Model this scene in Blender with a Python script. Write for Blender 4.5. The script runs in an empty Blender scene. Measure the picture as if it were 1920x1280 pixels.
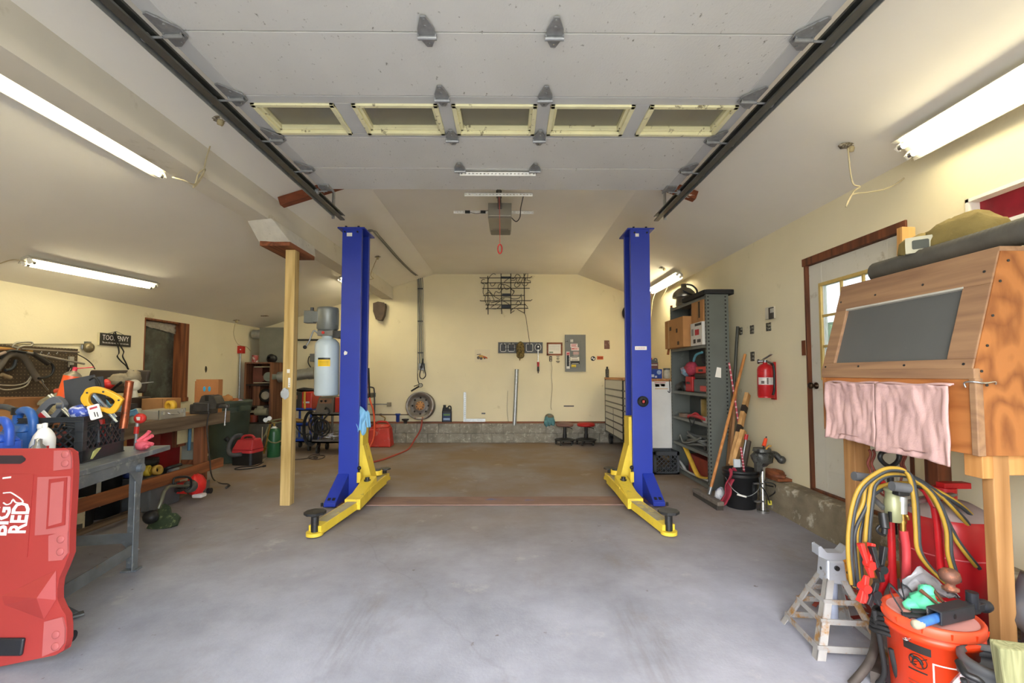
import bpy, math, random
from mathutils import Matrix, Vector, Euler, noise
random.seed(7)
R = math.radians
COL = bpy.context.scene.collection
V = Vector
# ---------------------------------------------------------------- camera model (pixels of the 1920x1280 frame)
CZ = 1.35
PITCH, YAW, FPX = math.atan(40/853.3), R(-0.5), 853.3
_rot = Euler((R(90)+PITCH, 0, YAW)).to_matrix()
def ray(px, py): return (_rot @ V((px-960, 660-py, -FPX))).normalized()
CAM = V((0, 0, CZ))
def at(px, py, y): d = ray(px, py); return CAM + d*(y/d.y)
def fl(px, py, z=0.0): d = ray(px, py); return CAM + d*((z-CZ)/d.z)
def wx(px, py, x): d = ray(px, py); return CAM + d*(x/d.x)
def pln(px, py, p0, n):
    d = ray(px, py); p0 = V(p0); n = V(n); return CAM + d*((p0-CAM).dot(n)/d.dot(n))

# ---------------------------------------------------------------- materials
_mc = {}
def lin(c):
    if isinstance(c, str):
        c = c.lstrip('#'); c = tuple(int(c[i:i+2], 16)/255 for i in (0, 2, 4))
    return tuple((x/12.92 if x <= .04045 else ((x+.055)/1.055)**2.4) for x in c)
def rgba(c, k=1): l = lin(c); return (min(1, l[0]*k), min(1, l[1]*k), min(1, l[2]*k), 1)
def mat(name, col, rough=.5, metal=0, var=.12, sc=9, col2=None, thr=.62, soft=.06, bump=0, bsc=60, stretch=None, sc2=None, em=0, trans=0, alpha=1, spec=.5, fine=0):
    """noise-mottled colour; col2 = spots of wear, rust or dirt where a second noise passes thr"""
    if name in _mc: return _mc[name]
    m = bpy.data.materials.new(name); m.use_nodes = True; nt = m.node_tree; N = nt.nodes; L = nt.links
    b = N['Principled BSDF']; b.inputs['Roughness'].default_value = rough; b.inputs['Metallic'].default_value = metal
    b.inputs['Specular IOR Level'].default_value = spec
    tc = N.new('ShaderNodeTexCoord'); src = tc.outputs['Object']
    if stretch:
        mp = N.new('ShaderNodeMapping'); mp.inputs['Scale'].default_value = stretch; L.new(src, mp.inputs['Vector']); vec = mp.outputs['Vector']
    else: vec = src
    n1 = N.new('ShaderNodeTexNoise'); n1.inputs['Scale'].default_value = sc; n1.inputs['Detail'].default_value = 5; L.new(vec, n1.inputs['Vector'])
    r1 = N.new('ShaderNodeValToRGB'); r1.color_ramp.elements[0].position = .3; r1.color_ramp.elements[1].position = .7
    r1.color_ramp.elements[0].color = rgba(col, 1-var); r1.color_ramp.elements[1].color = rgba(col, 1+var)
    L.new(n1.outputs['Fac'], r1.inputs['Fac']); out = r1.outputs['Color']
    if col2 is not None:
        n2 = N.new('ShaderNodeTexNoise'); n2.inputs['Scale'].default_value = sc2 or sc*1.7; n2.inputs['Detail'].default_value = 8; n2.inputs['Roughness'].default_value = .65
        L.new(vec, n2.inputs['Vector'])
        r2 = N.new('ShaderNodeValToRGB'); r2.color_ramp.elements[0].position = thr-soft; r2.color_ramp.elements[1].position = thr+soft
        L.new(n2.outputs['Fac'], r2.inputs['Fac'])
        mx = N.new('ShaderNodeMix'); mx.data_type = 'RGBA'; L.new(r2.outputs['Color'], mx.inputs['Factor']); L.new(out, mx.inputs[6]); mx.inputs[7].default_value = rgba(col2)
        out = mx.outputs[2]
    L.new(out, b.inputs['Base Color'])
    if bump:
        n3 = N.new('ShaderNodeTexNoise'); n3.inputs['Scale'].default_value = bsc; n3.inputs['Detail'].default_value = 3; L.new(vec, n3.inputs['Vector'])
        bp = N.new('ShaderNodeBump'); bp.inputs['Strength'].default_value = bump; bp.inputs['Distance'].default_value = .01
        L.new(n3.outputs['Fac'], bp.inputs['Height']); L.new(bp.outputs['Normal'], b.inputs['Normal'])
    if em:
        L.new(out, b.inputs['Emission Color']); b.inputs['Emission Strength'].default_value = em
    if trans: b.inputs['Transmission Weight'].default_value = trans
    b.inputs['Alpha'].default_value = alpha
    _mc[name] = m; return m
def wood(name, c1, c2, axis='y', sc=14, rough=.65, knots=True, rings=1.0):
    if name in _mc: return _mc[name]
    m = bpy.data.materials.new(name); m.use_nodes = True; nt = m.node_tree; N = nt.nodes; L = nt.links
    b = N['Principled BSDF']; b.inputs['Roughness'].default_value = rough
    tc = N.new('ShaderNodeTexCoord'); mp = N.new('ShaderNodeMapping'); k = .07
    mp.inputs['Scale'].default_value = {'x': (k, 1, 1), 'y': (1, k, 1), 'z': (1, 1, k)}[axis]
    L.new(tc.outputs['Object'], mp.inputs['Vector'])
    n0 = N.new('ShaderNodeTexNoise'); n0.inputs['Scale'].default_value = sc*.35; n0.inputs['Detail'].default_value = 2; L.new(mp.outputs['Vector'], n0.inputs['Vector'])
    mu = N.new('ShaderNodeMath'); mu.operation = 'MULTIPLY'; mu.inputs[1].default_value = 9*rings; L.new(n0.outputs['Fac'], mu.inputs[0])
    fr = N.new('ShaderNodeMath'); fr.operation = 'PINGPONG'; fr.inputs[1].default_value = .5; L.new(mu.outputs[0], fr.inputs[0])
    n1 = N.new('ShaderNodeTexNoise'); n1.inputs['Scale'].default_value = sc*4; n1.inputs['Detail'].default_value = 6; L.new(mp.outputs['Vector'], n1.inputs['Vector'])
    ad = N.new('ShaderNodeMath'); ad.operation = 'MULTIPLY_ADD'; ad.inputs[1].default_value = .9; L.new(n1.outputs['Fac'], ad.inputs[0]); L.new(fr.outputs[0], ad.inputs[2])
    r1 = N.new('ShaderNodeValToRGB'); r1.color_ramp.elements[0].position = .35; r1.color_ramp.elements[1].position = .95
    r1.color_ramp.elements[0].color = rgba(c1); r1.color_ramp.elements[1].color = rgba(c2); L.new(ad.outputs[0], r1.inputs['Fac']); out = r1.outputs['Color']
    if knots:
        vo = N.new('ShaderNodeTexVoronoi'); vo.inputs['Scale'].default_value = 3.2
        mp2 = N.new('ShaderNodeMapping'); mp2.inputs['Scale'].default_value = {'x': (.5, 1, 1), 'y': (1, .5, 1), 'z': (1, 1, .5)}[axis]
        L.new(tc.outputs['Object'], mp2.inputs['Vector']); L.new(mp2.outputs['Vector'], vo.inputs['Vector'])
        r2 = N.new('ShaderNodeValToRGB'); r2.color_ramp.elements[0].position = .03; r2.color_ramp.elements[0].color = (1, 1, 1, 1); r2.color_ramp.elements[1].position = .09; r2.color_ramp.elements[1].color = (0, 0, 0, 1)
        L.new(vo.outputs['Distance'], r2.inputs['Fac'])
        mx = N.new('ShaderNodeMix'); mx.data_type = 'RGBA'; L.new(r2.outputs['Color'], mx.inputs['Factor']); L.new(out, mx.inputs[6]); mx.inputs[7].default_value = rgba(c1, .35); out = mx.outputs[2]
    L.new(out, b.inputs['Base Color']); _mc[name] = m; return m
def emit(name, col, s):
    if name in _mc: return _mc[name]
    m = bpy.data.materials.new(name); m.use_nodes = True; nt = m.node_tree
    b = nt.nodes['Principled BSDF']; b.inputs['Base Color'].default_value = rgba(col)
    b.inputs['Emission Color'].default_value = rgba(col); b.inputs['Emission Strength'].default_value = s
    _mc[name] = m; return m
def glassy(name, col, rough=.1, alpha=.35):
    return mat(name, col, rough=rough, alpha=alpha, var=.05, sc=3)

# ---------------------------------------------------------------- mesh builder
XF = Matrix.Identity(4)
def place(loc=(0, 0, 0), rz=0, rx=0, ry=0, s=1):
    global XF
    XF = Matrix.Translation(V(loc)) @ Euler((R(rx), R(ry), R(rz))).to_matrix().to_4x4() @ Matrix.Scale(s, 4)
def ident():
    global XF
    XF = Matrix.Identity(4)
def frame(o, xdir, ydir):
    """local x along xdir, y in the plane of ydir"""
    global XF
    x = V(xdir).normalized(); z = x.cross(V(ydir)).normalized(); y = z.cross(x)
    XF = Matrix(((x.x, y.x, z.x, o[0]), (x.y, y.y, z.y, o[1]), (x.z, y.z, z.z, o[2]), (0, 0, 0, 1)))
def spline(pts, k=6, closed=False):
    p = [V(q) for q in pts]; n = len(p)
    if n < 3 or k <= 1: return p
    o = []
    for i in range(n if closed else n-1):
        if closed: a, b, c, d = p[(i-1) % n], p[i], p[(i+1) % n], p[(i+2) % n]
        else: a, b, c, d = p[max(0, i-1)], p[i], p[i+1], p[min(n-1, i+2)]
        for j in range(k):
            t = j/k
            o.append(.5*((2*b)+(c-a)*t+(2*a-5*b+4*c-d)*t*t+(3*b-a-3*c+d)*t**3))
    if not closed: o.append(p[-1])
    return o
class M:
    def __init__(s): s.v = []; s.f = []; s.mi = []; s.sm = []
    def add(s, vs, fs, mi=0, sm=False):
        b = len(s.v)
        s.v += [tuple(XF @ V(q)) for q in vs]
        for f in fs: s.f.append([i+b for i in f]); s.mi.append(mi); s.sm.append(sm)
        return s
    def box(s, x0, y0, z0, x1, y1, z1, mi=0):
        vs = [(x, y, z) for z in (z0, z1) for y in (y0, y1) for x in (x0, x1)]
        return s.add(vs, [(0, 2, 3, 1), (4, 5, 7, 6), (0, 1, 5, 4), (2, 6, 7, 3), (0, 4, 6, 2), (1, 3, 7, 5)], mi)
    def cb(s, c, sz, mi=0): return s.box(c[0]-sz[0]/2, c[1]-sz[1]/2, c[2]-sz[2]/2, c[0]+sz[0]/2, c[1]+sz[1]/2, c[2]+sz[2]/2, mi)
    def hexa(s, b4, t4, mi=0):
        return s.add(list(b4)+list(t4), [(3, 2, 1, 0), (4, 5, 6, 7), (0, 1, 5, 4), (1, 2, 6, 5), (2, 3, 7, 6), (3, 0, 4, 7)], mi)
    def beam(s, p, q, w, h, up=(0, 0, 1), mi=0, w2=None, h2=None):
        p = V(p); q = V(q); d = (q-p).normalized(); u = V(up)
        if abs(d.dot(u)) > .98: u = V((0, 1, 0))
        a = d.cross(u).normalized(); c = a.cross(d); w2 = w if w2 is None else w2; h2 = h if h2 is None else h2
        f = lambda o, w, h: [o-a*w/2-c*h/2, o+a*w/2-c*h/2, o+a*w/2+c*h/2, o-a*w/2+c*h/2]
        return s.hexa(f(p, w, h), f(q, w2, h2), mi)
    def cyl(s, p, q, r, r2=None, n=16, mi=0, cap=True, sm=True):
        p = V(p); q = V(q); d = (q-p).normalized(); u = V((0, 0, 1)) if abs(d.z) < .9 else V((1, 0, 0))
        a = d.cross(u).normalized(); c = a.cross(d)*-1; r2 = r if r2 is None else r2
        vs = [o+a*rr*math.cos(2*math.pi*i/n)+c*rr*math.sin(2*math.pi*i/n) for o, rr in ((p, r), (q, r2)) for i in range(n)]
        s.add(vs, [(i, (i+1) % n, n+(i+1) % n, n+i) for i in range(n)], mi, sm)
        if cap: s.add(vs, [tuple(range(n))[::-1], tuple(range(n, 2*n))], mi)
        return s
    def tube(s, pts, r, n=8, k=6, closed=False, mi=0, r2=None):
        p = spline(pts, k, closed); m = len(p); vs = []; prev = None
        for i in range(m):
            t = (p[(i+1) % m]-p[i-1]) if closed else (p[min(m-1, i+1)]-p[max(0, i-1)])
            if t.length < 1e-9: t = V((0, 0, 1))
            t.normalize()
            if prev is None:
                u = V((0, 0, 1)) if abs(t.z) < .9 else V((1, 0, 0)); a = t.cross(u).normalized()
            else:
                a = prev-t*prev.dot(t)
                if a.length < 1e-6: a = t.cross(V((0, 0, 1)))
                a.normalize()
            prev = a; c = t.cross(a); rr = r if r2 is None else r+(r2-r)*i/(m-1)
            vs += [p[i]+a*rr*math.cos(2*math.pi*j/n)+c*rr*math.sin(2*math.pi*j/n) for j in range(n)]
        fs = [(i*n+j, i*n+(j+1) % n, ((i+1) % m)*n+(j+1) % n, ((i+1) % m)*n+j) for i in range(m if closed else m-1) for j in range(n)]
        s.add(vs, fs, mi, True)
        if not closed: s.add(vs, [tuple(range(n))[::-1], tuple(range((m-1)*n, m*n))], mi)
        return s
    def strap(s, pts, w, t, wdir, k=6, mi=0):
        p = spline(pts, k); w_ = V(wdir).normalized(); m = len(p); vs = []
        for i in range(m):
            d = (p[min(m-1, i+1)]-p[max(0, i-1)]).normalized(); nn = d.cross(w_)
            nn = nn.normalized() if nn.length > 1e-5 else V((0, 0, 1))
            for a, b in ((-1, -1), (1, -1), (1, 1), (-1, 1)): vs.append(p[i]+w_*a*w/2+nn*b*t/2)
        fs = [(i*4+j, i*4+(j+1) % 4, i*4+4+(j+1) % 4, i*4+4+j) for i in range(m-1) for j in range(4)]
        return s.add(vs, fs+[(3, 2, 1, 0), tuple(range(m*4-4, m*4))], mi, True)
    def lathe(s, prof, c=(0, 0, 0), ax=(0, 0, 1), n=24, mi=0, sm=True, cap=True):
        d = V(ax).normalized(); u = V((1, 0, 0)) if abs(d.x) < .9 else V((0, 1, 0)); a = d.cross(u).normalized(); b = d.cross(a); c = V(c)
        vs = [c+d*z+(a*math.cos(2*math.pi*i/n)+b*math.sin(2*math.pi*i/n))*r for r, z in prof for i in range(n)]
        m = len(prof)
        s.add(vs, [(j*n+i, j*n+(i+1) % n, (j+1)*n+(i+1) % n, (j+1)*n+i) for j in range(m-1) for i in range(n)], mi, sm)
        if cap:
            if prof[0][0] > 1e-4: s.add(vs[:n], [tuple(range(n))[::-1]], mi)
            if prof[-1][0] > 1e-4: s.add(vs[-n:], [tuple(range(n))], mi)
        return s
    def prism(s, poly, h0, h1, pl='xy', mi=0, sm=False):
        n = len(poly); f = {'xy': lambda a, b, h: (a, b, h), 'xz': lambda a, b, h: (a, h, b), 'yz': lambda a, b, h: (h, a, b)}[pl]
        vs = [f(a, b, h0) for a, b in poly]+[f(a, b, h1) for a, b in poly]
        s.add(vs, [tuple(range(n))[::-1], tuple(range(n, 2*n))], mi)
        return s.add(vs, [(i, (i+1) % n, n+(i+1) % n, n+i) for i in range(n)], mi, sm)
    def sph(s, c, r, n=16, mi=0, jit=0, jsc=6, seed=0):
        if not hasattr(r, '__len__'): r = (r, r, r)
        vs = []; h = n//2
        for j in range(h+1):
            th = math.pi*j/h
            for i in range(n):
                ph = 2*math.pi*i/n; d = V((math.sin(th)*math.cos(ph), math.sin(th)*math.sin(ph), math.cos(th)))
                k = 1+(jit*noise.noise(d*jsc*.3+V((seed*7.1, seed*3.3, 0))) if jit else 0)
                if jit: k += jit*.5*noise.noise(d*jsc*.9+V((seed*2.1, 5, 0)))
                vs.append((c[0]+d.x*r[0]*k, c[1]+d.y*r[1]*k, c[2]+d.z*r[2]*k))
        return s.add(vs, [(j*n+i, (j+1)*n+i, (j+1)*n+(i+1) % n, j*n+(i+1) % n) for j in range(h) for i in range(n)], mi, True)
    def torus(s, c, ax, r, t, n=28, m=8, mi=0):
        d = V(ax).normalized(); u = V((1, 0, 0)) if abs(d.x) < .9 else V((0, 1, 0)); a = d.cross(u).normalized(); b = d.cross(a)
        return s.tube([V(c)+(a*math.cos(2*math.pi*i/n)+b*math.sin(2*math.pi*i/n))*r for i in range(n)], t, m, 1, True, mi)
    def sheet(s, fn, nu, nv, mi=0):
        vs = [fn(i/nu, j/nv) for j in range(nv+1) for i in range(nu+1)]; w = nu+1
        return s.add(vs, [(j*w+i, j*w+i+1, (j+1)*w+i+1, (j+1)*w+i) for j in range(nv) for i in range(nu)], mi, True)
    def rbox(s, c, sz, r=.02, mi=0, k=3):
        """box with rounded vertical corners"""
        hx, hy = sz[0]/2, sz[1]/2; p = []
        for cx, cy, a0 in ((hx-r, hy-r, 0), (-hx+r, hy-r, 90), (-hx+r, -hy+r, 180), (hx-r, -hy+r, 270)):
            for i in range(k+1): a = R(a0+90*i/k); p.append((c[0]+cx+r*math.cos(a), c[1]+cy+r*math.sin(a)))
        return s.prism(p, c[2]-sz[2]/2, c[2]+sz[2]/2, 'xy', mi)
    def text(s, txt, size, mi=0, align='CENTER', depth=.0015, w=None, bold=0, rot=0, dx=0, dy=0, dz=0):
        """letters in local xy plane, facing +z"""
        cu = bpy.data.curves.new('t', 'FONT'); cu.body = txt; cu.size = size; cu.align_x = align; cu.align_y = 'CENTER'; cu.extrude = depth; cu.resolution_u = 2; cu.offset = bold
        ob = bpy.data.objects.new('t', cu); COL.objects.link(ob); dg = bpy.context.evaluated_depsgraph_get(); me = bpy.data.meshes.new_from_object(ob.evaluated_get(dg))
        vs = [v.co.copy() for v in me.vertices]; fs = [list(p.vertices) for p in me.polygons]
        bpy.data.objects.remove(ob); bpy.data.meshes.remove(me); bpy.data.curves.remove(cu)
        if not vs: return s
        k = 1
        if w: k = w/max(1e-6, max(v.x for v in vs)-min(v.x for v in vs))
        c, n_ = math.cos(R(rot)), math.sin(R(rot))
        return s.add([(v.x*k*c-v.y*n_+dx, v.x*k*n_+v.y*c+dy, v.z+dz) for v in vs], fs, mi)
    def build(s, name, mats, parent=None, bev=0, sub=0, solid=0, seg=2):
        me = bpy.data.meshes.new(name); me.from_pydata(s.v, [], s.f); me.update()
        if not isinstance(mats, (list, tuple)): mats = [mats]
        for m in mats: me.materials.append(m)
        me.polygons.foreach_set('material_index', s.mi); me.polygons.foreach_set('use_smooth', s.sm)
        o = bpy.data.objects.new(name, me); COL.objects.link(o)
        if parent is not None:
            o.parent = parent; pm = parent; tr = V((0, 0, 0))
            while pm is not None: tr = tr + pm.location; pm = pm.parent
            o.location = -tr
        if solid:
            md = o.modifiers.new('solid', 'SOLIDIFY'); md.thickness = solid; md.offset = 0
        if bev:
            md = o.modifiers.new('bevel', 'BEVEL'); md.width = bev; md.segments = seg; md.limit_method = 'ANGLE'; md.angle_limit = R(40); md.use_clamp_overlap = True
        if sub:
            md = o.modifiers.new('sub', 'SUBSURF'); md.levels = sub; md.render_levels = sub
        return o
def thing(name, label, cat, loc=None, group=None):
    o = bpy.data.objects.new(name, None); COL.objects.link(o); o.empty_display_size = .05
    if loc is None: loc = XF.translation
    o.location = V(loc); o['label'] = label; o['category'] = cat
    if group: o['group'] = group
    return o
def tag(o, label, cat, group=None, kind=None):
    o['label'] = label; o['category'] = cat
    if group: o['group'] = group
    if kind: o['kind'] = kind
    return o
def struct(o, label=None):
    o['kind'] = 'structure'
    if label: o['label'] = label; o['category'] = o.name.split('_')[0]
    return o
def part(name, m, mats, p, bev=0, label=None, **k):
    o = m.build(name, mats, p, bev, **k)
    if label: o['label'] = label
    return o
SKY, EXPO, LAMP = .85, 1.15, 12.0
# ================================================================ shared materials
CREAM = mat('cream wall paint', '#e7ddbc', .8, var=.05, sc=1.3, col2='#c2b489', thr=.70, soft=.06, sc2=3.1, bump=.1, bsc=40)
CEIL = mat('off white ceiling paint', '#ebe7dc', .85, var=.04, sc=1.1, bump=.08, bsc=30)
CONC = mat('grey block concrete', '#8d897e', .95, var=.25, sc=7, col2='#b7b2a4', thr=.6, sc2=16, bump=.6, bsc=60)
STONE = mat('stained old concrete', '#867b66', .95, var=.25, sc=5, col2='#c9c2b0', thr=.6, sc2=8, bump=.7, bsc=30)
REDWOOD = wood('reddish brown bare timber', '#5e2f18', '#8f5230', 'y', 10, knots=True)
REDWOODZ = wood('reddish brown upright timber', '#4c2614', '#86492a', 'z', 10, knots=True)
PINE = wood('pale pressure treated pine', '#a98b4e', '#d2b578', 'z', 9)
PINEY = wood('pale pine lengthways', '#b98a4c', '#d9b377', 'y', 9)
PINEX = wood('pale pine crossways', '#b98a4c', '#d9b377', 'x', 9)
FIR = wood('orange fir stud', '#b27a3f', '#d29a5c', 'z', 8)
BLK = mat('black plastic', '#17181a', .45, var=.2, sc=12)
BLKM = mat('matt black rubber', '#1d1d1e', .8, var=.2, sc=14)
GRYP = mat('mid grey paint', '#5b5d5a', .5, var=.08, sc=6)
STEEL = mat('dull zinc steel', '#8b8d8e', .38, .85, var=.18, sc=12)
STEELD = mat('dark greased steel', '#4a4b4c', .42, .8, var=.25, sc=14, col2='#6b5a48', thr=.66)
GALV = mat('galvanised steel', '#aeb2b2', .4, .75, var=.14, sc=25)
WHT = mat('white paint', '#e9e8e2', .5, var=.04, sc=5)
WHTP = mat('white paper', '#ece9df', .8, var=.03, sc=9)
BROWNCARD = mat('brown cardboard', '#b07f4d', .85, var=.08, sc=9)
REDP = mat('red plastic', '#c22a22', .42, var=.1, sc=8)
RUBYM = mat('red enamel', '#b3161d', .35, var=.12, sc=9)
YEL = mat('yellow enamel', '#e6c93f', .5, var=.06, sc=8, col2='#9b8a55', thr=.68, sc2=9)
BLUE = mat('royal blue enamel', '#2238a2', .42, var=.07, sc=3)
CHROME = mat('bright steel', '#c8cacb', .22, .95, var=.08, sc=20)
BRASS = mat('brass', '#b08d4a', .35, .9, var=.15, sc=20)
ORNG = mat('orange plastic', '#e8481c', .42, var=.06, sc=6)
# ================================================================ room
XR, XL, YB, YF = 2.78, -4.92, 9.1, -0.55
BX0, BX1 = -2.53, -2.31            # dropped beam
ZF, ZR, ZS, ZB, ZLL, ZLR = 3.35, 2.83, 3.08, 2.84, 2.25, 3.0
CXL, CXR = -1.48, 1.40
# floor
def floor_mat():
    m = bpy.data.materials.new('worn concrete slab'); m.use_nodes = True; nt = m.node_tree; N = nt.nodes; L = nt.links
    b = N['Principled BSDF']; b.inputs['Roughness'].default_value = .62
    tc = N.new('ShaderNodeTexCoord')
    def ns(sc, det=6, rg=.6, st=None):
        n = N.new('ShaderNodeTexNoise'); n.inputs['Scale'].default_value = sc; n.inputs['Detail'].default_value = det; n.inputs['Roughness'].default_value = rg
        if st:
            mp = N.new('ShaderNodeMapping'); mp.inputs['Scale'].default_value = st; L.new(tc.outputs['Object'], mp.inputs['Vector']); L.new(mp.outputs['Vector'], n.inputs['Vector'])
        else: L.new(tc.outputs['Object'], n.inputs['Vector'])
        return n.outputs['Fac']
    def rp(f, a, b_, ca=(0, 0, 0, 1), cb=(1, 1, 1, 1)):
        r = N.new('ShaderNodeValToRGB'); r.color_ramp.elements[0].position = a; r.color_ramp.elements[1].position = b_; r.color_ramp.elements[0].color = ca; r.color_ramp.elements[1].color = cb
        L.new(f, r.inputs['Fac']); return r.outputs['Color']
    def mx(f, a, c, k=None):
        x = N.new('ShaderNodeMix'); x.data_type = 'RGBA'
        if f is not None: L.new(f, x.inputs['Factor'])
        L.new(a, x.inputs[6])
        if isinstance(c, tuple): x.inputs[7].default_value = c
        else: L.new(c, x.inputs[7])
        return x.outputs[2]
    base = rp(ns(1.1, 9, .68), .3, .72, rgba('#7e818b'), rgba('#adb1be'))
    # brown grime; the ramp with depth also paints daylight giving way to warm lamps
    sx = N.new('ShaderNodeSeparateXYZ'); L.new(tc.outputs['Object'], sx.inputs[0])
    dp = N.new('ShaderNodeMapRange'); dp.inputs[1].default_value = 2.7; dp.inputs[2].default_value = 5.6; L.new(sx.outputs['Y'], dp.inputs[0])
    dn = N.new('ShaderNodeMath'); dn.operation = 'MULTIPLY'; L.new(dp.outputs[0], dn.inputs[0]); L.new(rp(ns(.9, 5), .1, .6), dn.inputs[1])
    c = mx(dn.outputs[0], base, rgba('#85705a'))
    st = N.new('ShaderNodeMath'); st.operation = 'MULTIPLY'; st.inputs[1].default_value = .5; L.new(rp(ns(1.7, 7, .7, (1, .55, 1)), .56, .72), st.inputs[0])
    c = mx(st.outputs[0], c, rgba('#7d7264'))
    sp = N.new('ShaderNodeMath'); sp.operation = 'MULTIPLY'; sp.inputs[1].default_value = .75; L.new(rp(ns(13, 4, .55), .70, .74), sp.inputs[0])
    c = mx(sp.outputs[0], c, rgba('#62594f'))
    lt = N.new('ShaderNodeMath'); lt.operation = 'MULTIPLY'; lt.inputs[1].default_value = .45; L.new(rp(ns(2.3, 8, .7), .60, .75), lt.inputs[0])
    c = mx(lt.outputs[0], c, rgba('#cfccc8'))
    # hairline cracks
    vo = N.new('ShaderNodeTexVoronoi'); vo.feature = 'DISTANCE_TO_EDGE'; vo.inputs['Scale'].default_value = .34
    ad = N.new('ShaderNodeVectorMath'); ad.operation = 'MULTIPLY_ADD'; nn = N.new('ShaderNodeTexNoise'); nn.inputs['Scale'].default_value = 1.5; nn.inputs['Detail'].default_value = 6
    L.new(tc.outputs['Object'], nn.inputs['Vector']); L.new(nn.outputs['Color'], ad.inputs[0]); ad.inputs[1].default_value = (.5, .5, 0); L.new(tc.outputs['Object'], ad.inputs[2]); L.new(ad.outputs[0], vo.inputs['Vector'])
    ck = N.new('ShaderNodeMath'); ck.operation = 'MULTIPLY'; ck.inputs[1].default_value = .14; L.new(rp(vo.outputs['Distance'], .0, .004, (1, 1, 1, 1), (0, 0, 0, 1)), ck.inputs[0])
    c = mx(ck.outputs[0], c, rgba('#5b564f'))
    for cx_, cy_, w_, h_ in ((-.80, 2.45, .16, .5), (.70, 2.35, .17, .6)):      # rubber smears of the tyres
        vm = N.new('ShaderNodeVectorMath'); vm.operation = 'SUBTRACT'; vm.inputs[1].default_value = (cx_, cy_, 0); L.new(tc.outputs['Object'], vm.inputs[0])
        vd = N.new('ShaderNodeVectorMath'); vd.operation = 'DIVIDE'; vd.inputs[1].default_value = (w_, h_, 1); L.new(vm.outputs[0], vd.inputs[0])
        vl = N.new('ShaderNodeVectorMath'); vl.operation = 'LENGTH'; L.new(vd.outputs[0], vl.inputs[0])
        k = N.new('ShaderNodeMath'); k.operation = 'MULTIPLY'; L.new(rp(vl.outputs['Value'], .45, 1, (.32, .32, .32, 1), (0, 0, 0, 1)), k.inputs[0]); L.new(rp(ns(30, 2, .5, (1, .12, 1)), .4, .65), k.inputs[1])
        c = mx(k.outputs[0], c, rgba('#6f6b69'))
    L.new(c, b.inputs['Base Color'])
    bp = N.new('ShaderNodeBump'); bp.inputs['Strength'].default_value = .12; bp.inputs['Distance'].default_value = .01; L.new(ns(60, 4), bp.inputs['Height']); L.new(bp.outputs[0], b.inputs['Normal'])
    return m
m = M(); m.box(XL-.2, YF-.2, -.15, XR+.2, YB+.2, 0); struct(m.build('floor', floor_mat()), 'worn grey concrete garage floor slab')
m = M(); m.box(-40, -60, -.25, 40, 60, -.16); struct(m.build('ground', mat('outdoor ground lightened for bounce', '#a9a89c', .95, var=.2, sc=2, col2='#8c8a80', thr=.5, sc2=.6)))  # unseen ground, its tone lightened to bounce daylight up to the ceiling
# back wall follows the roof line
m = M(); m.prism([(XL-.2, 0), (XR+.2, 0), (XR+.2, ZR-.08), (XR, ZR), (CXR, ZF), (CXL, ZF), (BX1, ZS), (BX1, ZB), (BX0, ZB), (BX0, ZLR), (XL, ZLL), (XL-.2, ZLL-.06)], YB, YB+.2, 'xz')
struct(m.build('wall_back', CREAM))
m = M(); T = .18
m.prism([(CXL, ZF), (CXR, ZF), (XR+.2, ZR-.075), (XR+.2, ZR-.075+T), (CXR, ZF+T), (CXL, ZF+T), (BX1-.5, ZS-.162+T), (BX1-.1, ZS-.033)], YF-.2, YB+.2, 'xz')
m.prism([(XL-.2, ZLL-.063), (BX0+.05, ZLR+.016), (BX0+.05, ZLR+.016+T), (XL-.2, ZLL-.063+T)], YF-.2, YB+.2, 'xz')
struct(m.build('ceiling', CEIL))
m = M(); m.box(BX0, YF-.2, ZB, BX1, YB, 3.2); struct(m.build('trim_1', mat('painted beam', '#d8d2c2', .85, var=.05, sc=2, col2='#bdb49d', thr=.66)), 'painted plaster beam running front to back beside the low ceiling')
# dropped plaster box round the header above the wooden post
HC = mat('flaking white plaster', '#d9d6ca', .9, var=.08, sc=9, col2='#8b8371', thr=.68, sc2=22, bump=.5)
m = M(); m.hexa([(BX0-.02, 4.62, 2.69), (BX1+.09, 4.58, 2.69), (BX1+.09, 5.22, 2.69), (BX0-.02, 5.22, 2.69)], [(BX0-.02, 4.40, ZB), (BX1+.04, 4.32, ZB), (BX1+.04, 5.3, ZB), (BX0-.02, 5.3, ZB)])
o = struct(m.build('trim_2', HC, bev=.01), 'flaking plaster box around the bare header above the wooden post')
m = M(); m.box(BX0+.0, 4.6, 2.65, BX1+.085, 5.2, 2.70); m.build('header', REDWOOD, o, .004)
# left wall with the hole of window_2
WY0, WY1, WZ0, WZ1 = 6.18, 7.02, .93, 2.11
m = M()
for a, b, c, d in ((YF-.2, WY0, 0, ZLL+.04), (WY1, YB+.2, 0, ZLL+.04), (WY0, WY1, 0, WZ0), (WY0, WY1, WZ1, ZLL+.04)): m.box(XL-.2, a, c, XL, b, d)
struct(m.build('wall_left', CREAM))
# right wall with door_1 and the red window
DY0, DY1, DZ0, DZ1 = 3.12, 4.2, .28, 2.42
RY0, RY1, RZ0, RZ1 = 1.9, 2.69, 2.19, 2.40
m = M()
ys = [YF-.2, RY0, RY1, DY0, DY1, YB+.2]
for i, (a, b) in enumerate(zip(ys, ys[1:])):
    if i == 1: m.box(XR, a, 0, XR+.2, b, RZ0); m.box(XR, a, RZ1, XR+.2, b, ZR+.05)
    elif i == 3: m.box(XR, a, 0, XR+.2, b, DZ0); m.box(XR, a, DZ1, XR+.2, b, ZR+.05)
    else: m.box(XR, a, 0, XR+.2, b, ZR+.05)
struct(m.build('wall_right', CREAM))
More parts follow.
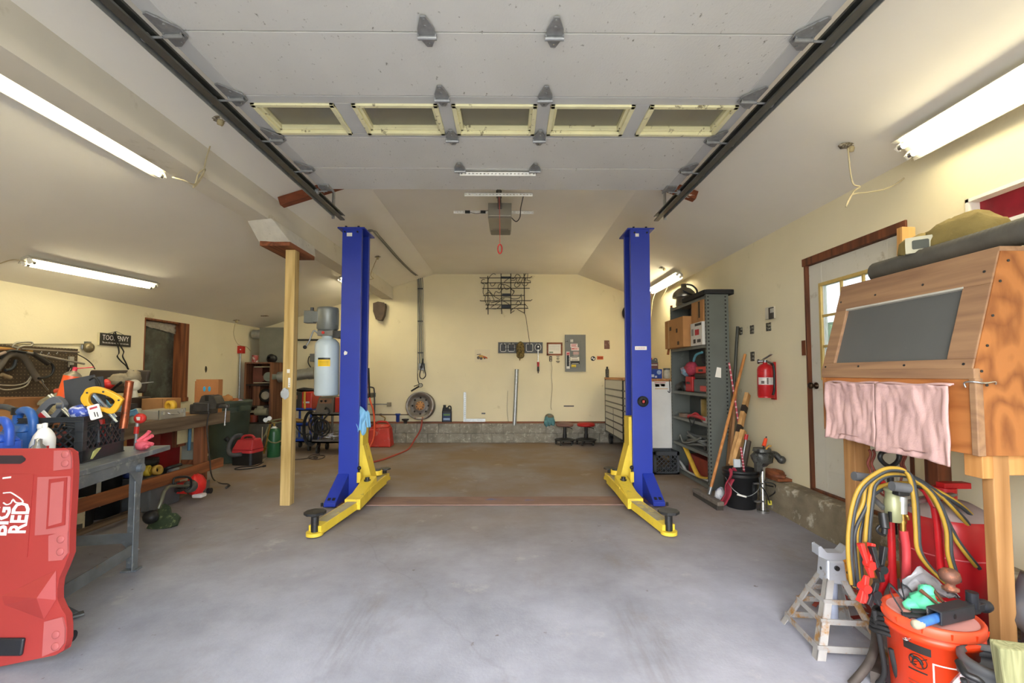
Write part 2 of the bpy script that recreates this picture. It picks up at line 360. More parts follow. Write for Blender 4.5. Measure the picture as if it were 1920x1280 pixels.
# front wall round the open overhead doorway
m = M(); m.prism([(XL-.2, 0), (-1.66, 0), (-1.66, 3.02), (1.50, 3.02), (1.50, 0), (XR+.2, 0), (XR+.2, ZR), (CXR, ZF+.1), (CXL, ZF+.1), (BX1, ZS+.1), (XL-.2, ZLL)], YF-.2, YF, 'xz'); struct(m.build('wall_front', CREAM))
# stem walls
m = M()
for i in range(20):
    x0 = XL+i*.42
    for j in range(2):
        a = x0-(.21 if j else 0); b = min(a+.406, 2.6)
        if b > a: m.box(a, 8.975, j*.19-.0, b, YB, j*.19+.178)
m.box(XL, 9.0, 0, 2.6, YB, .362)
struct(m.build('baseboard_back', CONC, bev=.004), 'low grey concrete block footing along the back wall')
m = M()
def kf(u, v):
    y = .2+u*8.8; b = noise.noise(V((0, y*1.7, v*2)))*.03
    if v < .62: return (2.6+b*.8+(.05*(1-v/.62) if False else 0), y, v/.62*(.285+noise.noise(V((3, y*2, 0)))*.018))
    return (2.6+(v-.62)/.38*(XR-2.6), y, .29+noise.noise(V((3, y*2, 0)))*.014)
m.sheet(kf, 120, 12)
struct(m.build('baseboard_right', STONE), 'rough whitewashed concrete footing along the right wall')
m = M(); m.box(XL, 9.0+.03, .364, 2.6, YB, .40); struct(m.build('trim_3', wood('worn red sill', '#55301f', '#8a5638', 'x', 12), bev=.004), 'worn red brown sill board on the block footing')
# ---------------------------------------------------------------- door_1 (right wall)
d1 = bpy.data.objects.new('door_1', None); COL.objects.link(d1); d1.location = (XR, (DY0+DY1)/2, DZ0); struct(d1, 'off white half glazed side door in the right wall')
m = M(); X = XR
m.box(X-.012, DY0, DZ0, X+.1, DY0+.025, DZ1); m.box(X-.012, DY1-.025, DZ0, X+.1, DY1, DZ1); m.box(X-.015, DY0-.02, DZ1-.07, X+.1, DY1+.02, DZ1)
m.box(X-.01, DY0, DZ0-.01, X+.12, DY1, DZ0+.03)
m.build('door_frame', wood('dark stained door casing', '#4e2a18', '#7a4528', 'z', 10), d1, .003)
a, b, z0, z1 = DY0+.025, DY1-.025, DZ0+.03, DZ1-.075
gy0, gy1, gz0, gz1 = a+.15, b-.17, 1.32, 2.13
DW = mat('off white door paint', '#d9d6c8', .55, var=.05, sc=3, col2='#b5ad98', thr=.66, sc2=8)
m = M()
for p, q, r_, s_ in ((a, gy0, z0, z1), (gy1, b, z0, z1), (gy0, gy1, z0, gz0), (gy0, gy1, gz1, z1)): m.box(X+.02, p, r_, X+.065, q, s_)
m.box(X+.012, a+.14, .50, X+.021, a+.42, 1.12); m.box(X+.012, b-.44, .50, X+.021, b-.16, 1.12)
m.build('door_panel', DW, d1, .005)
m = M(); w = .028
OAK = mat('yellowed window beading', '#c9ad66', .6, var=.1, sc=20)
for p, q, r_, s_ in ((gy0-w, gy1+w, gz0-w, gz0), (gy0-w, gy1+w, gz1, gz1+w), (gy0-w, gy0, gz0, gz1), (gy1, gy1+w, gz0, gz1)): m.box(X+.005, p, r_, X+.03, q, s_)
for k in (1, 2):
    y = gy0+(gy1-gy0)*k/3; m.box(X+.012, y-.011, gz0, X+.03, y+.011, gz1); z = gz0+(gz1-gz0)*k/3; m.box(X+.012, gy0, z-.011, X+.03, gy1, z+.011)
wf = m.build('window_grille', OAK, d1, .003)
m = M(); m.box(X+.035, gy0, gz0, X+.04, gy1, gz1); m.build('pane', glassy('frosted door glass', '#8fa5a2', .3, .55), wf)
m = M(); ky, kz = b-.06, 1.24
m.lathe([(.03, 0), (.03, .008), (.012, .012), (.012, .035), (.028, .045), (.03, .06), (.02, .072), (0, .074)], (X+.02, ky, kz), (-1, 0, 0), 20); m.build('door_knob', mat('aged bronze', '#4b3a2a', .35, .8), d1)
# small red curtained window
w1 = bpy.data.objects.new('window_1', None); COL.objects.link(w1); w1.location = (XR, RY0, RZ0); struct(w1, 'narrow high window with a red pane in the right wall')
m = M()
for p, q, r_, s_ in ((RY0, RY1, RZ0, RZ0+.02), (RY0, RY1, RZ1-.02, RZ1), (RY0, RY0+.02, RZ0, RZ1), (RY1-.02, RY1, RZ0, RZ1)): m.box(X-.01, p, r_, X+.12, q, s_)
m.build('window_frame', WHT, w1)
m = M(); m.box(X+.06, RY0, RZ0, X+.07, RY1, RZ1); m.build('pane', mat('dusty red sheet', '#8e1428', .6, var=.3, sc=6, col2='#b9a3a3', thr=.7), w1)
# window_2 on the left wall: brown frame, dark covered pane, torn batting at the top
w2 = bpy.data.objects.new('window_2', None); COL.objects.link(w2); w2.location = (XL, WY0, WZ0); struct(w2, 'dark covered window in a brown timber frame on the left wall')
m = M()
m.box(XL-.16, WY1-.17, WZ0, XL+.02, WY1, WZ1); m.box(XL-.16, WY0, WZ1-.025, XL+.015, WY1, WZ1); m.box(XL-.16, WY0, WZ0, XL+.04, WY1, WZ0+.06); m.box(XL-.16, WY0, WZ0, XL+.004, WY0+.02, WZ1)
m.build('window_frame', wood('chestnut frame', '#5a2b12', '#94562e', 'z', 9), w2, .004)
m = M(); m.box(XL-.10, WY0+.02, WZ0+.06, XL-.09, WY1-.17, WZ1-.02)
m.build('pane', mat('dark dusty glass', '#3b3f3a', .25, var=.25, sc=3, col2='#59605b', thr=.56, soft=.12, sc2=4), w2)
m = M(); m.sheet(lambda u, v: (XL-.07+.02*noise.noise(V((u*7, v*5, 0))), WY0+.03+u*(WY1-WY0-.2), WZ1-.03-v*(.07+.07*u+.02*noise.noise(V((u*9, 1, 0))))), 24, 6)
m.build('torn_batting', mat('grey torn batting', '#a8a090', .95, var=.2, sc=30), w2, solid=.01)
# bare patches in the walls: torn plaster beside the door, damp stain, cut plaster by the post
m = M(); m.box(XR-.006, 4.22, 1.52, XR+.002, 4.27, 1.66); m.build('trim_4', REDWOODZ); struct(bpy.data.objects['trim_4'], 'bare brown patch of door jamb where the plaster is torn')

# hedge outside the side door
m = M(); random.seed(5)
for k in range(26): m.sph((6.2+random.uniform(-.5, .8), 1.5+k*.34+random.uniform(-.3, .3), random.uniform(.4, 2.0)), (.7, .6, .8), 10, 0, .5, 9, k)
m.box(5.6, 1.2, -.2, 7.2, 10.5, .6); struct(m.build('garden_hedge', mat('hedge leaves', '#31472a', .9, var=.4, sc=14, col2='#6b7d50', thr=.55, sc2=20)), 'green hedge outside the glazed side door')
# ================================================================ overhead door
ident()
PLL = ((BX0, 0, ZLR), (-.75, 0, 2.39)); PLS = ((CXL, 0, ZF), (-.27, 0, .83)); PRS = ((CXR, 0, ZF), (.52, 0, 1.38))
ZD = 2.97; DXL, DXR = -1.64, 1.47
DOORP = mat('grey white door panel', '#c9c9c5', .6, var=.06, sc=2, col2='#77756c', thr=.66, soft=.03, sc2=34, stretch=(1, .6, 1), bump=.15, bsc=90)
DOORS = mat('grey door stile', '#b9bab8', .55, var=.05, sc=3, col2='#77756c', thr=.72, soft=.03, sc2=22)
CREAMW = mat('cream window moulding', '#ded9b0', .6, var=.06, sc=8, col2='#6d6248', thr=.64, soft=.04, sc2=20)
seams = [.62, 1.12, 1.61, 2.095, 2.594, 3.06, 3.53, 3.95]
gd = thing('garage_door', 'raised overhead garage door of white panels with a row of five windows', 'garage door', (0, 2.3, ZD))
wins = [(-1.55, -1.05), (-.945, -.425), (-.343, .177), (.258, .772), (.86, 1.40)]
for i in range(7):
    y0, y1 = seams[i]+.004, seams[i+1]-.004
    m = M()
    if i != 4:
        m.box(DXL, y0, ZD, DXR, y1, ZD+.045, 0)
        m.box(DXL, y0, ZD-.004, DXL+.085, y1, ZD, 1); m.box(DXR-.085, y0, ZD-.004, DXR, y1, ZD, 1)
        o = m.build('door_section', [DOORP, DOORS], gd, .003)
    else:
        wy0, wy1 = 2.67, 3.015
        xs = [DXL]+[v for ab in wins for v in ab]+[DXR]
        m.box(DXL, y0, ZD, DXR, wy0, ZD+.045, 1); m.box(DXL, wy1, ZD, DXR, y1, ZD+.045, 1)
        for k in range(0, len(xs), 2): m.box(xs[k], wy0, ZD, xs[k+1], wy1, ZD+.045, 1)
        o = m.build('door_section', [DOORP, DOORS], gd, .003)
        for a, b in wins:
            f = M(); t = .028
            for d, zz, h in ((0, ZD-.012, .03), (t*.6, ZD+.008, .035)):
                A, B, C, D = a+d, b-d, wy0+d, wy1-d
                f.box(A, C, zz, B, C+t, zz+h); f.box(A, D-t, zz, B, D, zz+h); f.box(A, C, zz, A+t, D, zz+h); f.box(B-t, C, zz, B, D, zz+h)
            fo = f.build('window_frame', CREAMW, o, .003)
            g = M(); g.box(a+.03, wy0+.03, ZD+.036, b-.03, wy1-.03, ZD+.041); g.build('pane', glassy('dusty door glass', '#8d8a78', .22, .55), o)
HM = mat('zinc hinge steel', '#949697', .45, .5, var=.15, sc=30)
def hinge(x, y, side=0):
    place((x, y, ZD-.004)); m = M()
    if side == 0:
        m.prism([(-.012, -.115), (.012, -.115), (.04, -.035), (.04, 0), (-.04, 0), (-.04, -.035)], -.012, -.004)
        m.prism([(-.012, .075), (.012, .075), (.035, .025), (.035, 0), (-.035, 0), (-.035, .025)], -.012, -.004)
    else:
        m.prism([(-.05, -.12), (-.03, -.125), (.055, -.03), (.055, 0), (-.05, 0)], -.012, -.004) if side > 0 else m.prism([(.05, -.12), (.03, -.125), (-.055, -.03), (-.055, 0), (.05, 0)], -.012, -.004)
        m.prism([(-.05, 0), (.055, 0), (.055, .025), (-.02, .085), (-.05, .085)], -.012, -.004) if side > 0 else m.prism([(.05, 0), (-.055, 0), (-.055, .025), (.02, .085), (.05, .085)], -.012, -.004)
        m.cyl((.045*(-side), -.002, -.03), (.14*(-side), -.002, -.03), .006)
        m.cyl((.115*(-side), -.002, -.03), (.14*(-side), -.002, -.03), .022, n=14)
    m.cyl((-.045, .004, -.02), (.045, .004, -.02), .011, n=10); m.box(-.045, -.012, -.02, -.037, .012, -.004); m.box(.037, -.012, -.02, .045, .012, -.004)
    for yy in (-.1, -.06, .055): m.cyl((0, yy, -.017), (0, yy, -.012), .007, n=6)
    ident(); m.build('hinge', HM, gd, .0015)
for y, xs in ((2.095, (795, 1042)), (2.594, (825, 1023)), (3.06, (845, 1012)), (3.53, (860, 1003))):
    for px in xs: hinge((px-952)*y/853.3, y)
    hinge(DXL+.055, y, 1); hinge(DXR-.055, y, -1)
for s in (-1, 1):
    x = DXL+.06 if s < 0 else DXR-.06; m = M()
    m.box(x-.045, 3.83, ZD-.014, x+.045, 3.96, ZD-.004); m.box(x-.045, 3.83, ZD-.03, x-.037, 3.96, ZD-.012); m.box(x+.037, 3.83, ZD-.03, x+.045, 3.96, ZD-.012)
    m.box(x-.006, 3.845, ZD-.02, x+.006, 3.945, ZD-.013); m.cyl((x, 3.92, ZD-.03), (x+s*.1, 3.92, ZD-.03), .006); m.cyl((x+s*.075, 3.92, ZD-.03), (x+s*.1, 3.92, ZD-.03), .022)
    part('top_bracket', m, HM, gd, .0015)
# tracks
def track(s, x, lab):
    t = thing('door_track', lab, 'track', (x, 2.4, ZD))
    m = M(); w, h, th = .03, .055, .004; z = ZD-.03
    P = [(-s*w, -h/2), (s*w*.5, -h/2), (s*w, -h*.2), (s*w, h*.2), (s*w*.5, h/2), (-s*w, h/2), (-s*w, h/2-.012), (-s*w+s*th, h/2-.012), (-s*w+s*th, h/2-th), (s*w*.45, h/2-th), (s*(w-th), h*.18), (s*(w-th), -h*.18), (s*w*.45, -h/2+th), (-s*w+s*th, -h/2+th), (-s*w+s*th, -h/2+.012), (-s*w, -h/2+.012)]
    m.prism([(x+a, z+b) for a, b in P], -.2, 4.6, 'xz'); part('rail', m, mat('dark galvanised track', '#6d6e6a', .4, .7, var=.14, sc=9), t)
    m = M(); m.prism([(x+s*.034, z+.045), (x+s*.034, z-.04), (x+s*.038, z-.04), (x+s*.038, z+.041), (x+s*.075, z+.041), (x+s*.075, z+.045)], -.2, 4.5, 'xz'); part('mounting_angle', m, GALV, t)
    m = M(); y = 4.48; zc = ZF-.325*max(0, abs(x)-1.45)
    m.box(x+s*.04, y, z-.04, x+s*.044, y+.035, zc-.02); m.box(x+s*.04, y+.033, z-.04, x+s*.07, y+.037, zc-.02)
    part('hanger', m, GALV, t)
    for k in range(3, 9): yy = .7+k*.43; m = M(); m.cyl((x+s*.036, yy, z-.02), (x+s*.046, yy, z-.02), .008, n=8); part('bolt', m, CHROME, t)
track(-1, -1.70, 'long steel overhead door track on the left'); track(1, 1.53, 'long steel overhead door track on the right')
# bare boards the tracks hang from
RAG = mat('peeling red brown board', '#7c3f22', .7, var=.2, sc=18, col2='#d8d3c6', thr=.64, soft=.02, sc2=14, stretch=(.5, 1, 2))
def cleat(p, q, lab):
    m = M(); m.beam(p, q, .085, .085, (0, 0, 1)); o = m.build('ceiling_cleat', RAG, None, .004); tag(o, lab, 'board')
zs = lambda x: ZF-.325*max(0, -1.48-x) if x < 0 else ZF-.377*max(0, x-1.4)
cleat((-2.26, 4.47, zs(-2.26)-.05), (-1.49, 4.47, zs(-1.49)-.05), 'peeling red brown board on the ceiling above the end of the left door track')
cleat((1.42, 4.47, zs(1.42)-.05), (1.88, 4.47, zs(1.88)-.05), 'red brown board on the ceiling above the end of the right door track')
# door opener
def perf(m, x0, x1, y, z, vert=True):
    n = int((x1-x0)/.03); holes = []
    m.box(x0, y, z, x1, y+.003, z+.012); m.box(x0, y, z+.021, x1, y+.003, z+.033); m.box(x0, y, z+.030, x1, y+.032, z+.033)
    for k in range(n+1): xx = x0+(x1-x0)*k/n; m.box(xx-.009 if k else x0, y, z+.012, xx+.009 if k < n else x1, y+.003, z+.021)
    return m
op = thing('door_opener', 'grey overhead garage door opener on its rail with a red handled pull cord', 'door opener', (-.085, 4.9, 3.0))
OX = -.085
PS = mat('white galvanised perforated angle', '#e9e9e4', .5, .1, var=.08, sc=30)
for x0, x1, y, z in ((-.385, .22, 3.56, ZD-.045), (-.40, .225, 4.10, 2.972), (-.60, .28, 4.93, 3.105)):
    part('mounting_strap', perf(M(), x0, x1, y, z), PS, op)
m = M(); m.box(OX-.018, 3.5, 3.035, OX+.018, 4.75, 3.065); part('rail', m, STEELD, op)
m = M(); m.box(OX-.012, 3.56, 2.985, OX+.012, 4.05, 3.0); m.beam((OX, 3.6, 2.98), (OX, 4.15, 3.03), .03, .006); m.cb((OX, 4.2, 3.03), (.05, .12, .03)); part('door_arm', m, STEELD, op)
m = M()
sec = [(4.6, .118, 2.965, 3.10), (4.63, .122, 2.952, 3.11), (5.05, .12, 2.95, 3.11), (5.2, .116, 2.955, 3.10), (5.28, .10, 2.98, 3.08)]
for (a, w, z0, z1), (b, w2, z2, z3) in zip(sec, sec[1:]): m.hexa([(OX-w, a, z0), (OX+w, a, z0), (OX+w2, b, z2), (OX-w2, b, z2)], [(OX-w, a, z1), (OX+w, a, z1), (OX+w2, b, z3), (OX-w2, b, z3)])
mo = part('motor_housing', m, mat('grey brown opener housing', '#8b867a', .35, .3, var=.06, sc=6), op, .004)
m = M()
for k in range(15): m.box(OX-.085+k*.0118, 4.98, 2.9465, OX-.079+k*.0118, 5.01, 2.951)
m.box(OX-.108, 5.03, 2.9468, OX+.108, 5.19, 2.951); m.build('light_lens', mat('smoked lens', '#4d463b', .3, var=.1), mo)
m = M(); m.tube([(OX+.12, 4.75, 3.0), (OX+.17, 4.76, 2.96), (OX+.21, 4.74, 3.0), (OX+.215, 4.6, 3.05), (OX+.235, 4.2, 3.04)], .005, 6); part('power_cord', m, BLK, op)
m = M(); m.cb((OX-.36, 4.92, 3.12), (.055, .02, .028)); m.cb((OX-.19, 4.92, 3.12), (.055, .02, .028)); m.tube([(OX-.34, 4.9, 3.11), (OX-.25, 4.9, 3.095), (OX-.17, 4.9, 3.12), (OX-.11, 4.8, 3.1)], .003, 5); part('receiver', m, BLK, op)
m = M(); m.tube([(OX, 4.22, 3.02), (OX+.004, 4.32, 2.85), (OX+.006, 4.34, 2.6)], .003, 5); c = part('pull_cord', m, mat('red and white cord', '#b7463a', .7), op)
m = M(); m.tube([(OX+.006+.02*math.cos(a), 4.34, 2.55+.045*math.sin(a)) for a in [k*math.pi/6 for k in range(12)]], .007, 6, 1, True); m.build('pull_handle', REDP, c)
# ================================================================ fluorescent lamps
TUBE = emit('lit fluorescent tube', '#fbefca', LAMP)
HOUS = mat('white enamel lamp housing', '#b3b0a6', .5, var=.06, sc=6, col2='#8f897b', thr=.63, soft=.05, sc2=26, stretch=(1, .4, 1))
TUBE2 = emit('brighter lit fluorescent tube', '#fbefca', LAMP*1.9)
def lamp(p, q, up, w, lab, nt=2, cord=None, tb=None):
    """p, q: the two ends of the fitting against the ceiling; up points into the ceiling"""
    p = V(p); q = V(q); up = V(up).normalized(); d = (q-p).normalized(); L_ = (q-p).length; s = d.cross(up).normalized(); up = s.cross(d)
    global XF
    t = thing('fluorescent_lamp', lab, 'lamp', (p+q)/2, 'fluorescent lamps on the ceiling')
    XF = Matrix(((d.x, s.x, up.x, p.x), (d.y, s.y, up.y, p.y), (d.z, s.z, up.z, p.z), (0, 0, 0, 1)))
    m = M(); hw = w/2
    m.prism([(-hw, -.045), (-hw+.004, -.05), (-hw*.42, -.02), (-hw*.42, -.028), (hw*.42, -.028), (hw*.42, -.02), (hw-.004, -.05), (hw, -.045), (hw*.42, 0), (-hw*.42, 0)], 0, L_, 'yz')
    h = part('lamp_housing', m, HOUS, t, .002)
    ys = [0] if nt == 1 else [-w*.2, w*.2]
    for y in ys:
        for x in (.012, L_-.012): m = M(); m.box(x-.01, y-.018, -.075, x+.01, y+.018, -.028); m.build('tube_socket', WHT, h, .002)
    for y in ys:
        m = M(); m.cyl((.022, y, -.062), (L_-.022, y, -.062), .0165, n=14)
        for x in (.022, L_-.05): m.cyl((x, y, -.062), (x+.028, y, -.062), .0172, n=14, mi=1)
        part('tube', m, [tb or TUBE, CHROME], t)
    if cord:
        ident(); m = M(); m.tube(cord, .005, 6); part('lamp_cord', m, mat('old cream flex', '#b9ad8c', .7, var=.1, sc=20), t)
    ident(); return t
nl = (-.75, 0, 2.39); nr = (.9, 0, .5)
kL = [V((-2.62, 3.51, 2.88))]+[wx(x, y, -2.27) for x, y in ((345, 338), (365, 345), (372, 325), (385, 318), (362, 352), (380, 330), (386, 300), (400, 255))]+[pln(409, 226, *PLS)]
lamp((-2.67, .9, 2.955), (-2.67, 3.52, 2.955), nl, .22, 'long twin tube fluorescent lamp along the beam, nearest on the left ceiling', cord=kL)
pa, pb = pln(45, 480, *PLL), pln(288, 529, *PLL)
lamp(pa, pb, nl, .15, 'twin tube fluorescent lamp on the low sloping ceiling near the left wall', cord=[pa+V((.02, .0, -.05)), at(25, 487, pa.y-.1), at(0, 494, pa.y-.25), at(-25, 505, pa.y-.3)])
yR = pln(1590, 273, *PRS).y-.03; kR = [at(x, y, yR) for x, y in ((1722, 297), (1714, 310), (1700, 330), (1665, 352), (1630, 360), (1598, 365), (1586, 388), (1600, 360), (1612, 350), (1600, 345), (1594, 320), (1590, 278))]
lamp((2.62, 2.90, 2.84), (2.62, 1.55, 2.84), (.62, 0, .78), .2, 'twin tube fluorescent lamp in the corner above the side door', cord=kR)
lamp((2.60, 8.1, 2.86), (2.60, 6.75, 2.86), (.62, 0, .78), .15, 'twin tube fluorescent lamp above the steel shelving', cord=[(2.6, 7.9, 2.8), (2.5, 7.8, 2.6), (2.42, 7.7, 2.25), (2.3, 7.6, 2.15)], tb=TUBE2)
lamp((-2.72, 7.35, 2.935), (-2.72, 8.6, 2.935), nl, .15, 'short fluorescent lamp half hidden behind the left blue lift column', tb=TUBE2)
# torn ceiling holes with wires
TORN = mat('torn plaster edge', '#6b604c', .9, var=.3, sc=30, col2='#d5cfbd', thr=.55, sc2=60)
def hole(px, py, pl, sz, lab, cord=None):
    p = pln(px, py, *pl); m = M()
    m.sph(p, (sz, sz*.6, .012), 10, 0, .35, 9, px)
    m.sph(p+V((sz*.3, 0, -.02)), (sz*.35, sz*.3, .03), 8, 1, .3, 9, px+1)
    o = thing('ceiling_outlet', lab, 'outlet', p)
    part('torn_hole', m, [TORN, mat('old cream wire', '#b3a47c', .7)], o)
    if cord:
        m = M(); m.tube([p+V((.01, 0, -.02))]+cord, .0045, 6); part('wire', m, mat('old cream wire', '#b3a47c'), o)
hole(408, 223, PLS, .07, 'torn ceiling outlet with a cream wire beside the left door track')
hole(1590, 273, PRS, .07, 'torn ceiling outlet with a cream wire right of the right door track')
hole(706, 481, PLS, .06, 'small ceiling outlet with a dangling wire behind the left lift column', [at(700, 500, 6.2), at(695, 515, 6.2), at(700, 522, 6.2), at(692, 524, 6.2)])
hole(1243, 502, PRS, .07, 'ceiling outlet with crossed wires above the lit lamp by the shelving', [at(1246, 515, 7.4), at(1252, 535, 7.4), at(1240, 560, 7.4)])
hole(441, 600, PLL, .08, 'ceiling outlet with a looping wire near the low back corner', [at(438, 625, 7.9), at(446, 645, 8.0), at(462, 650, 8.2), at(470, 658, 8.4)])
p = pln(492, 592, *PLL); m = M(); m.sph(p, (.12, .05, .01), 12, 0, .5, 9, 3); tag(m.build('ceiling_tear', TORN), 'dark torn gash in the low ceiling near the back corner', 'hole')
# ================================================================ two post lift
DUST = mat('dusty yellow arm top', '#a59b7c', .8, var=.15, sc=12, col2='#d9c04a', thr=.6, sc2=9)
def lift_column(xo, s, lab):
    """xo outer face x, s=+1 if the inside is towards +x"""
    X = lambda u: xo+s*u
    def bx(m, u0, y0, z0, u1, y1, z1, mi=0): m.box(min(X(u0), X(u1)), y0, z0, max(X(u0), X(u1)), y1, z1, mi)
    t = thing('lift_column', lab, 'car lift column', (X(.11), 5.15, 0), 'columns of the two post car lift')
    m = M(); H = 2.955; w, d = .215, .31
    P = [(0, 5.0), (w, 5.0), (w, 5.05), (w-.01, 5.05), (w-.01, 5.012), (.012, 5.012), (.012, 5.0+d-.012), (w-.01, 5.0+d-.012), (w-.01, 5.0+d-.05), (w, 5.0+d-.05), (w, 5.0+d), (0, 5.0+d)]
    m.prism([(X(a), b) for a, b in P], .015, H); part('column', m, BLUE, t, .006)
    m = M(); bx(m, -.05, 4.985, H, w+.035, 5.0+d+.06, H+.016); part('top_plate', m, BLUE, t, .003)
    for u in (.03, .17): m = M(); m.cyl((X(u), 5.03, H+.016), (X(u), 5.03, H+.04), .013, n=6); part('bolt', m, BLK, t); m = M(); m.cyl((X(u), 4.99, H-.035), (X(u), 5.0, H-.035), .011, n=6); part('bolt', m, BLK, t)
    m = M(); bx(m, -.03, 4.68, 0.001, w+.06, 5.0+d+.04, .016); part('base_plate', m, mat('rust stained blue plate', '#39426f', .6, var=.2, sc=10, col2='#8a5a44', thr=.52, sc2=9), t, .003)
    m = M()
    u0, u1 = -.004, .118
    m.hexa([(X(u0), 4.63, .016), (X(u1), 4.63, .016), (X(u1), 4.998, .016), (X(u0), 4.998, .016)], [(X(u0), 4.63, .055), (X(u1), 4.63, .055), (X(u1), 4.998, .27), (X(u0), 4.998, .27)])
    g = part('foot_gusset', m, BLUE, t, .006)
    for a, b in ((.02, .05), (.066, .096)): m = M(); m.hexa([(X(a), 4.66, .072), (X(b), 4.66, .072), (X(b), 4.69, .09), (X(a), 4.69, .09)], [(X(a), 4.66, .075), (X(b), 4.66, .075), (X(b), 4.69, .093), (X(a), 4.69, .093)]); m.build('bolt_slot', BLK, g)
    m = M(); m.cyl((X(-.03), 4.66, .016), (X(-.03), 4.66, .05), .012, n=6); part('anchor_stud', m, STEELD, t)
    # chain and cable in the channel
    m = M(); bx(m, .10, 5.06, .9, .112, 5.075, 2.9, 0); bx(m, .16, 5.17, 1.0, .168, 5.178, 2.9, 0)
    part('lift_cable', m, GALV, t)
    m = M()
    for k in range(44): z = .84+k*.018; bx(m, .185-(k % 2)*.003, 5.08-(k % 2)*.004, z, .197, 5.10+(k % 2)*.004, z+.015)
    part('chain', m, STEELD, t)
    # carriage
    m = M(); bx(m, .13, 5.055, .12, .245, 5.255, .87); 
    m.prism([(X(.245), .12), (X(.345), .12), (X(.345), .2), (X(.25), .56), (X(.245), .56)], 5.06, 5.25, 'xz')
    part('carriage', m, YEL, t, .004)
    # arms
    def arm(nm, a, b, c, hump):
        a, b, c = [V((X(q[0]), q[1], q[2])) for q in (a, b, c)]
        m = M(); m.beam(a, b, .15, .10); m.beam(b+(a-b).normalized()*.08+V((0, 0, -.012)), c+V((0, 0, -.02)), .115, .075)
        dr = (c-b).normalized(); sd = dr.cross(V((0, 0, 1)))
        if hump:
            p0 = a+V((0, 0, .05)); m.hexa([p0-sd*.075+V((0, 0, -.02)), p0+sd*.075+V((0, 0, -.02)), b+sd*.07, b-sd*.07], [p0-sd*.07+V((0, 0, .07)), p0+sd*.07+V((0, 0, .07)), b+sd*.06+V((0, 0, .04)), b-sd*.06+V((0, 0, .04))])
        m.cyl(c+V((0, 0, -.058)), c+V((0, 0, -.03)), .068, n=20)
        ao = part(nm, m, YEL, t, .005)
        m = M(); e = c-dr*.10
        m.hexa([b-sd*.05+V((0, 0, .028)), b+sd*.05+V((0, 0, .028)), e+sd*.05+V((0, 0, .0185)), e-sd*.05+V((0, 0, .0185))], [b-sd*.05+V((0, 0, .03)), b+sd*.05+V((0, 0, .03)), e+sd*.05+V((0, 0, .0205)), e-sd*.05+V((0, 0, .0205))])
        ta, tb = (a+V((0, 0, .0705)), b+V((0, 0, .0405))) if hump else (a+V((0, 0, .0505)), b+V((0, 0, .0505)))
        m.hexa([ta-sd*.06+V((0, 0, -.002)), ta+sd*.06+V((0, 0, -.002)), tb+sd*.055+V((0, 0, -.002)), tb-sd*.055+V((0, 0, -.002))], [ta-sd*.06, ta+sd*.06, tb+sd*.055, tb-sd*.055])
        m.build('arm_top', DUST, ao)
        return ao, c
    fa, c = arm('arm', (.36, 4.98, .13), (.355, 4.42, .10), (.235, 3.86, .07), True)
    m = M(); m.cyl((c.x, c.y, .035), (c.x, c.y, .165), .031, n=20); m.cyl((c.x, c.y, .165), (c.x, c.y, .185), .035, .05); m.prism([(c.x+.088*math.cos(R(a+22)), c.y+.088*math.sin(R(a+22))) for a in range(0, 360, 45)], .185, .205)
    m.build('lift_pad', STEELD, fa, .003)
    ra, c = arm('arm', (.36, 4.74, .13), (.36, 5.35, .125), (.34, 5.62, .12), False)
    m = M(); m.cyl((c.x, c.y, .07), (c.x, c.y, .185), .022, n=16); m.prism([(c.x+.07*math.cos(R(a)), c.y+.07*math.sin(R(a))) for a in range(0, 360, 45)], .185, .2)
    m.build('lift_pad', STEELD, ra, .003)
    m = M(); m.cyl((X(.36), 4.86, .18), (X(.36), 4.86, .235), .035, n=14); m.cyl((X(.36), 4.86, .235), (X(.36), 4.86, .26), .024, n=6); part('pivot_pin', m, STEELD, t)
    m = M(); bx(m, .235, 4.9, .19, .275, 4.93, .3); part('lock_bracket', m, YEL, t, .003)
    m = M(); m.cyl((X(.255), 4.915, .3), (X(.255), 4.915, .33), .008); m.sph((X(.255), 4.915, .345), .022, 12); part('lock_knob', m, BLK, t)
    m = M(); p = V((X(.335), 5.3, .19)); m.cyl(p, p+V((0, 0, .05)), .06, n=18); m.cyl(p+V((0, 0, .05)), p+V((0, 0, .062)), .045, n=18, mi=1); part('arm_restraint', m, [YEL, STEELD], t, .003)
    return t, X
lc, X = lift_column(-1.84, 1, 'tall blue left lift column with yellow arms, a blue glove hanging on it')
m = M(); place((-1.76, 4.9995, 2.89), rx=90, ry=0, rz=0); m.box(-.03, -.02, 0, .03, .02, .0015); ident(); part('sticker', m, WHTP, lc)
m = M(); m.prism([(-1.795, 1.55), (-1.765, 1.56), (-1.76, 1.585), (-1.79, 1.6), (-1.80, 1.575)], 4.9985, 5.0, 'xz'); part('sticker', m, WHTP, lc)
rc, X = lift_column(1.58, -1, 'tall blue right lift column with yellow arms, a black bumper disc and a white plate')
m = M(); m.box(1.40, 4.9975, 1.61, 1.53, 5.0, 1.65); 
for k in range(6): m.box(1.412+k*.018, 4.997, 1.622, 1.422+k*.018, 4.9976, 1.639, 1)
part('nameplate', m, [WHTP, mat('pink label print', '#c9a3b4', .7)], rc)
m = M(); c = (1.475, 4.999, 1.045)
m.lathe([(.058, 0), (.058, .03), (.05, .04), (.026, .042)], c, (0, -1, 0), 28, cap=False); m.lathe([(.028, .0405), (.0, .0405)], c, (0, -1, 0), 24, mi=1); m.box(c[0]-.012, c[1]-.0425, c[2]-.014, c[0]+.012, c[1]-.041, c[2]+.014, 2)
part('bumper_disc', m, [BLKM, WHTP, mat('red print', '#a83a35', .6)], rc)
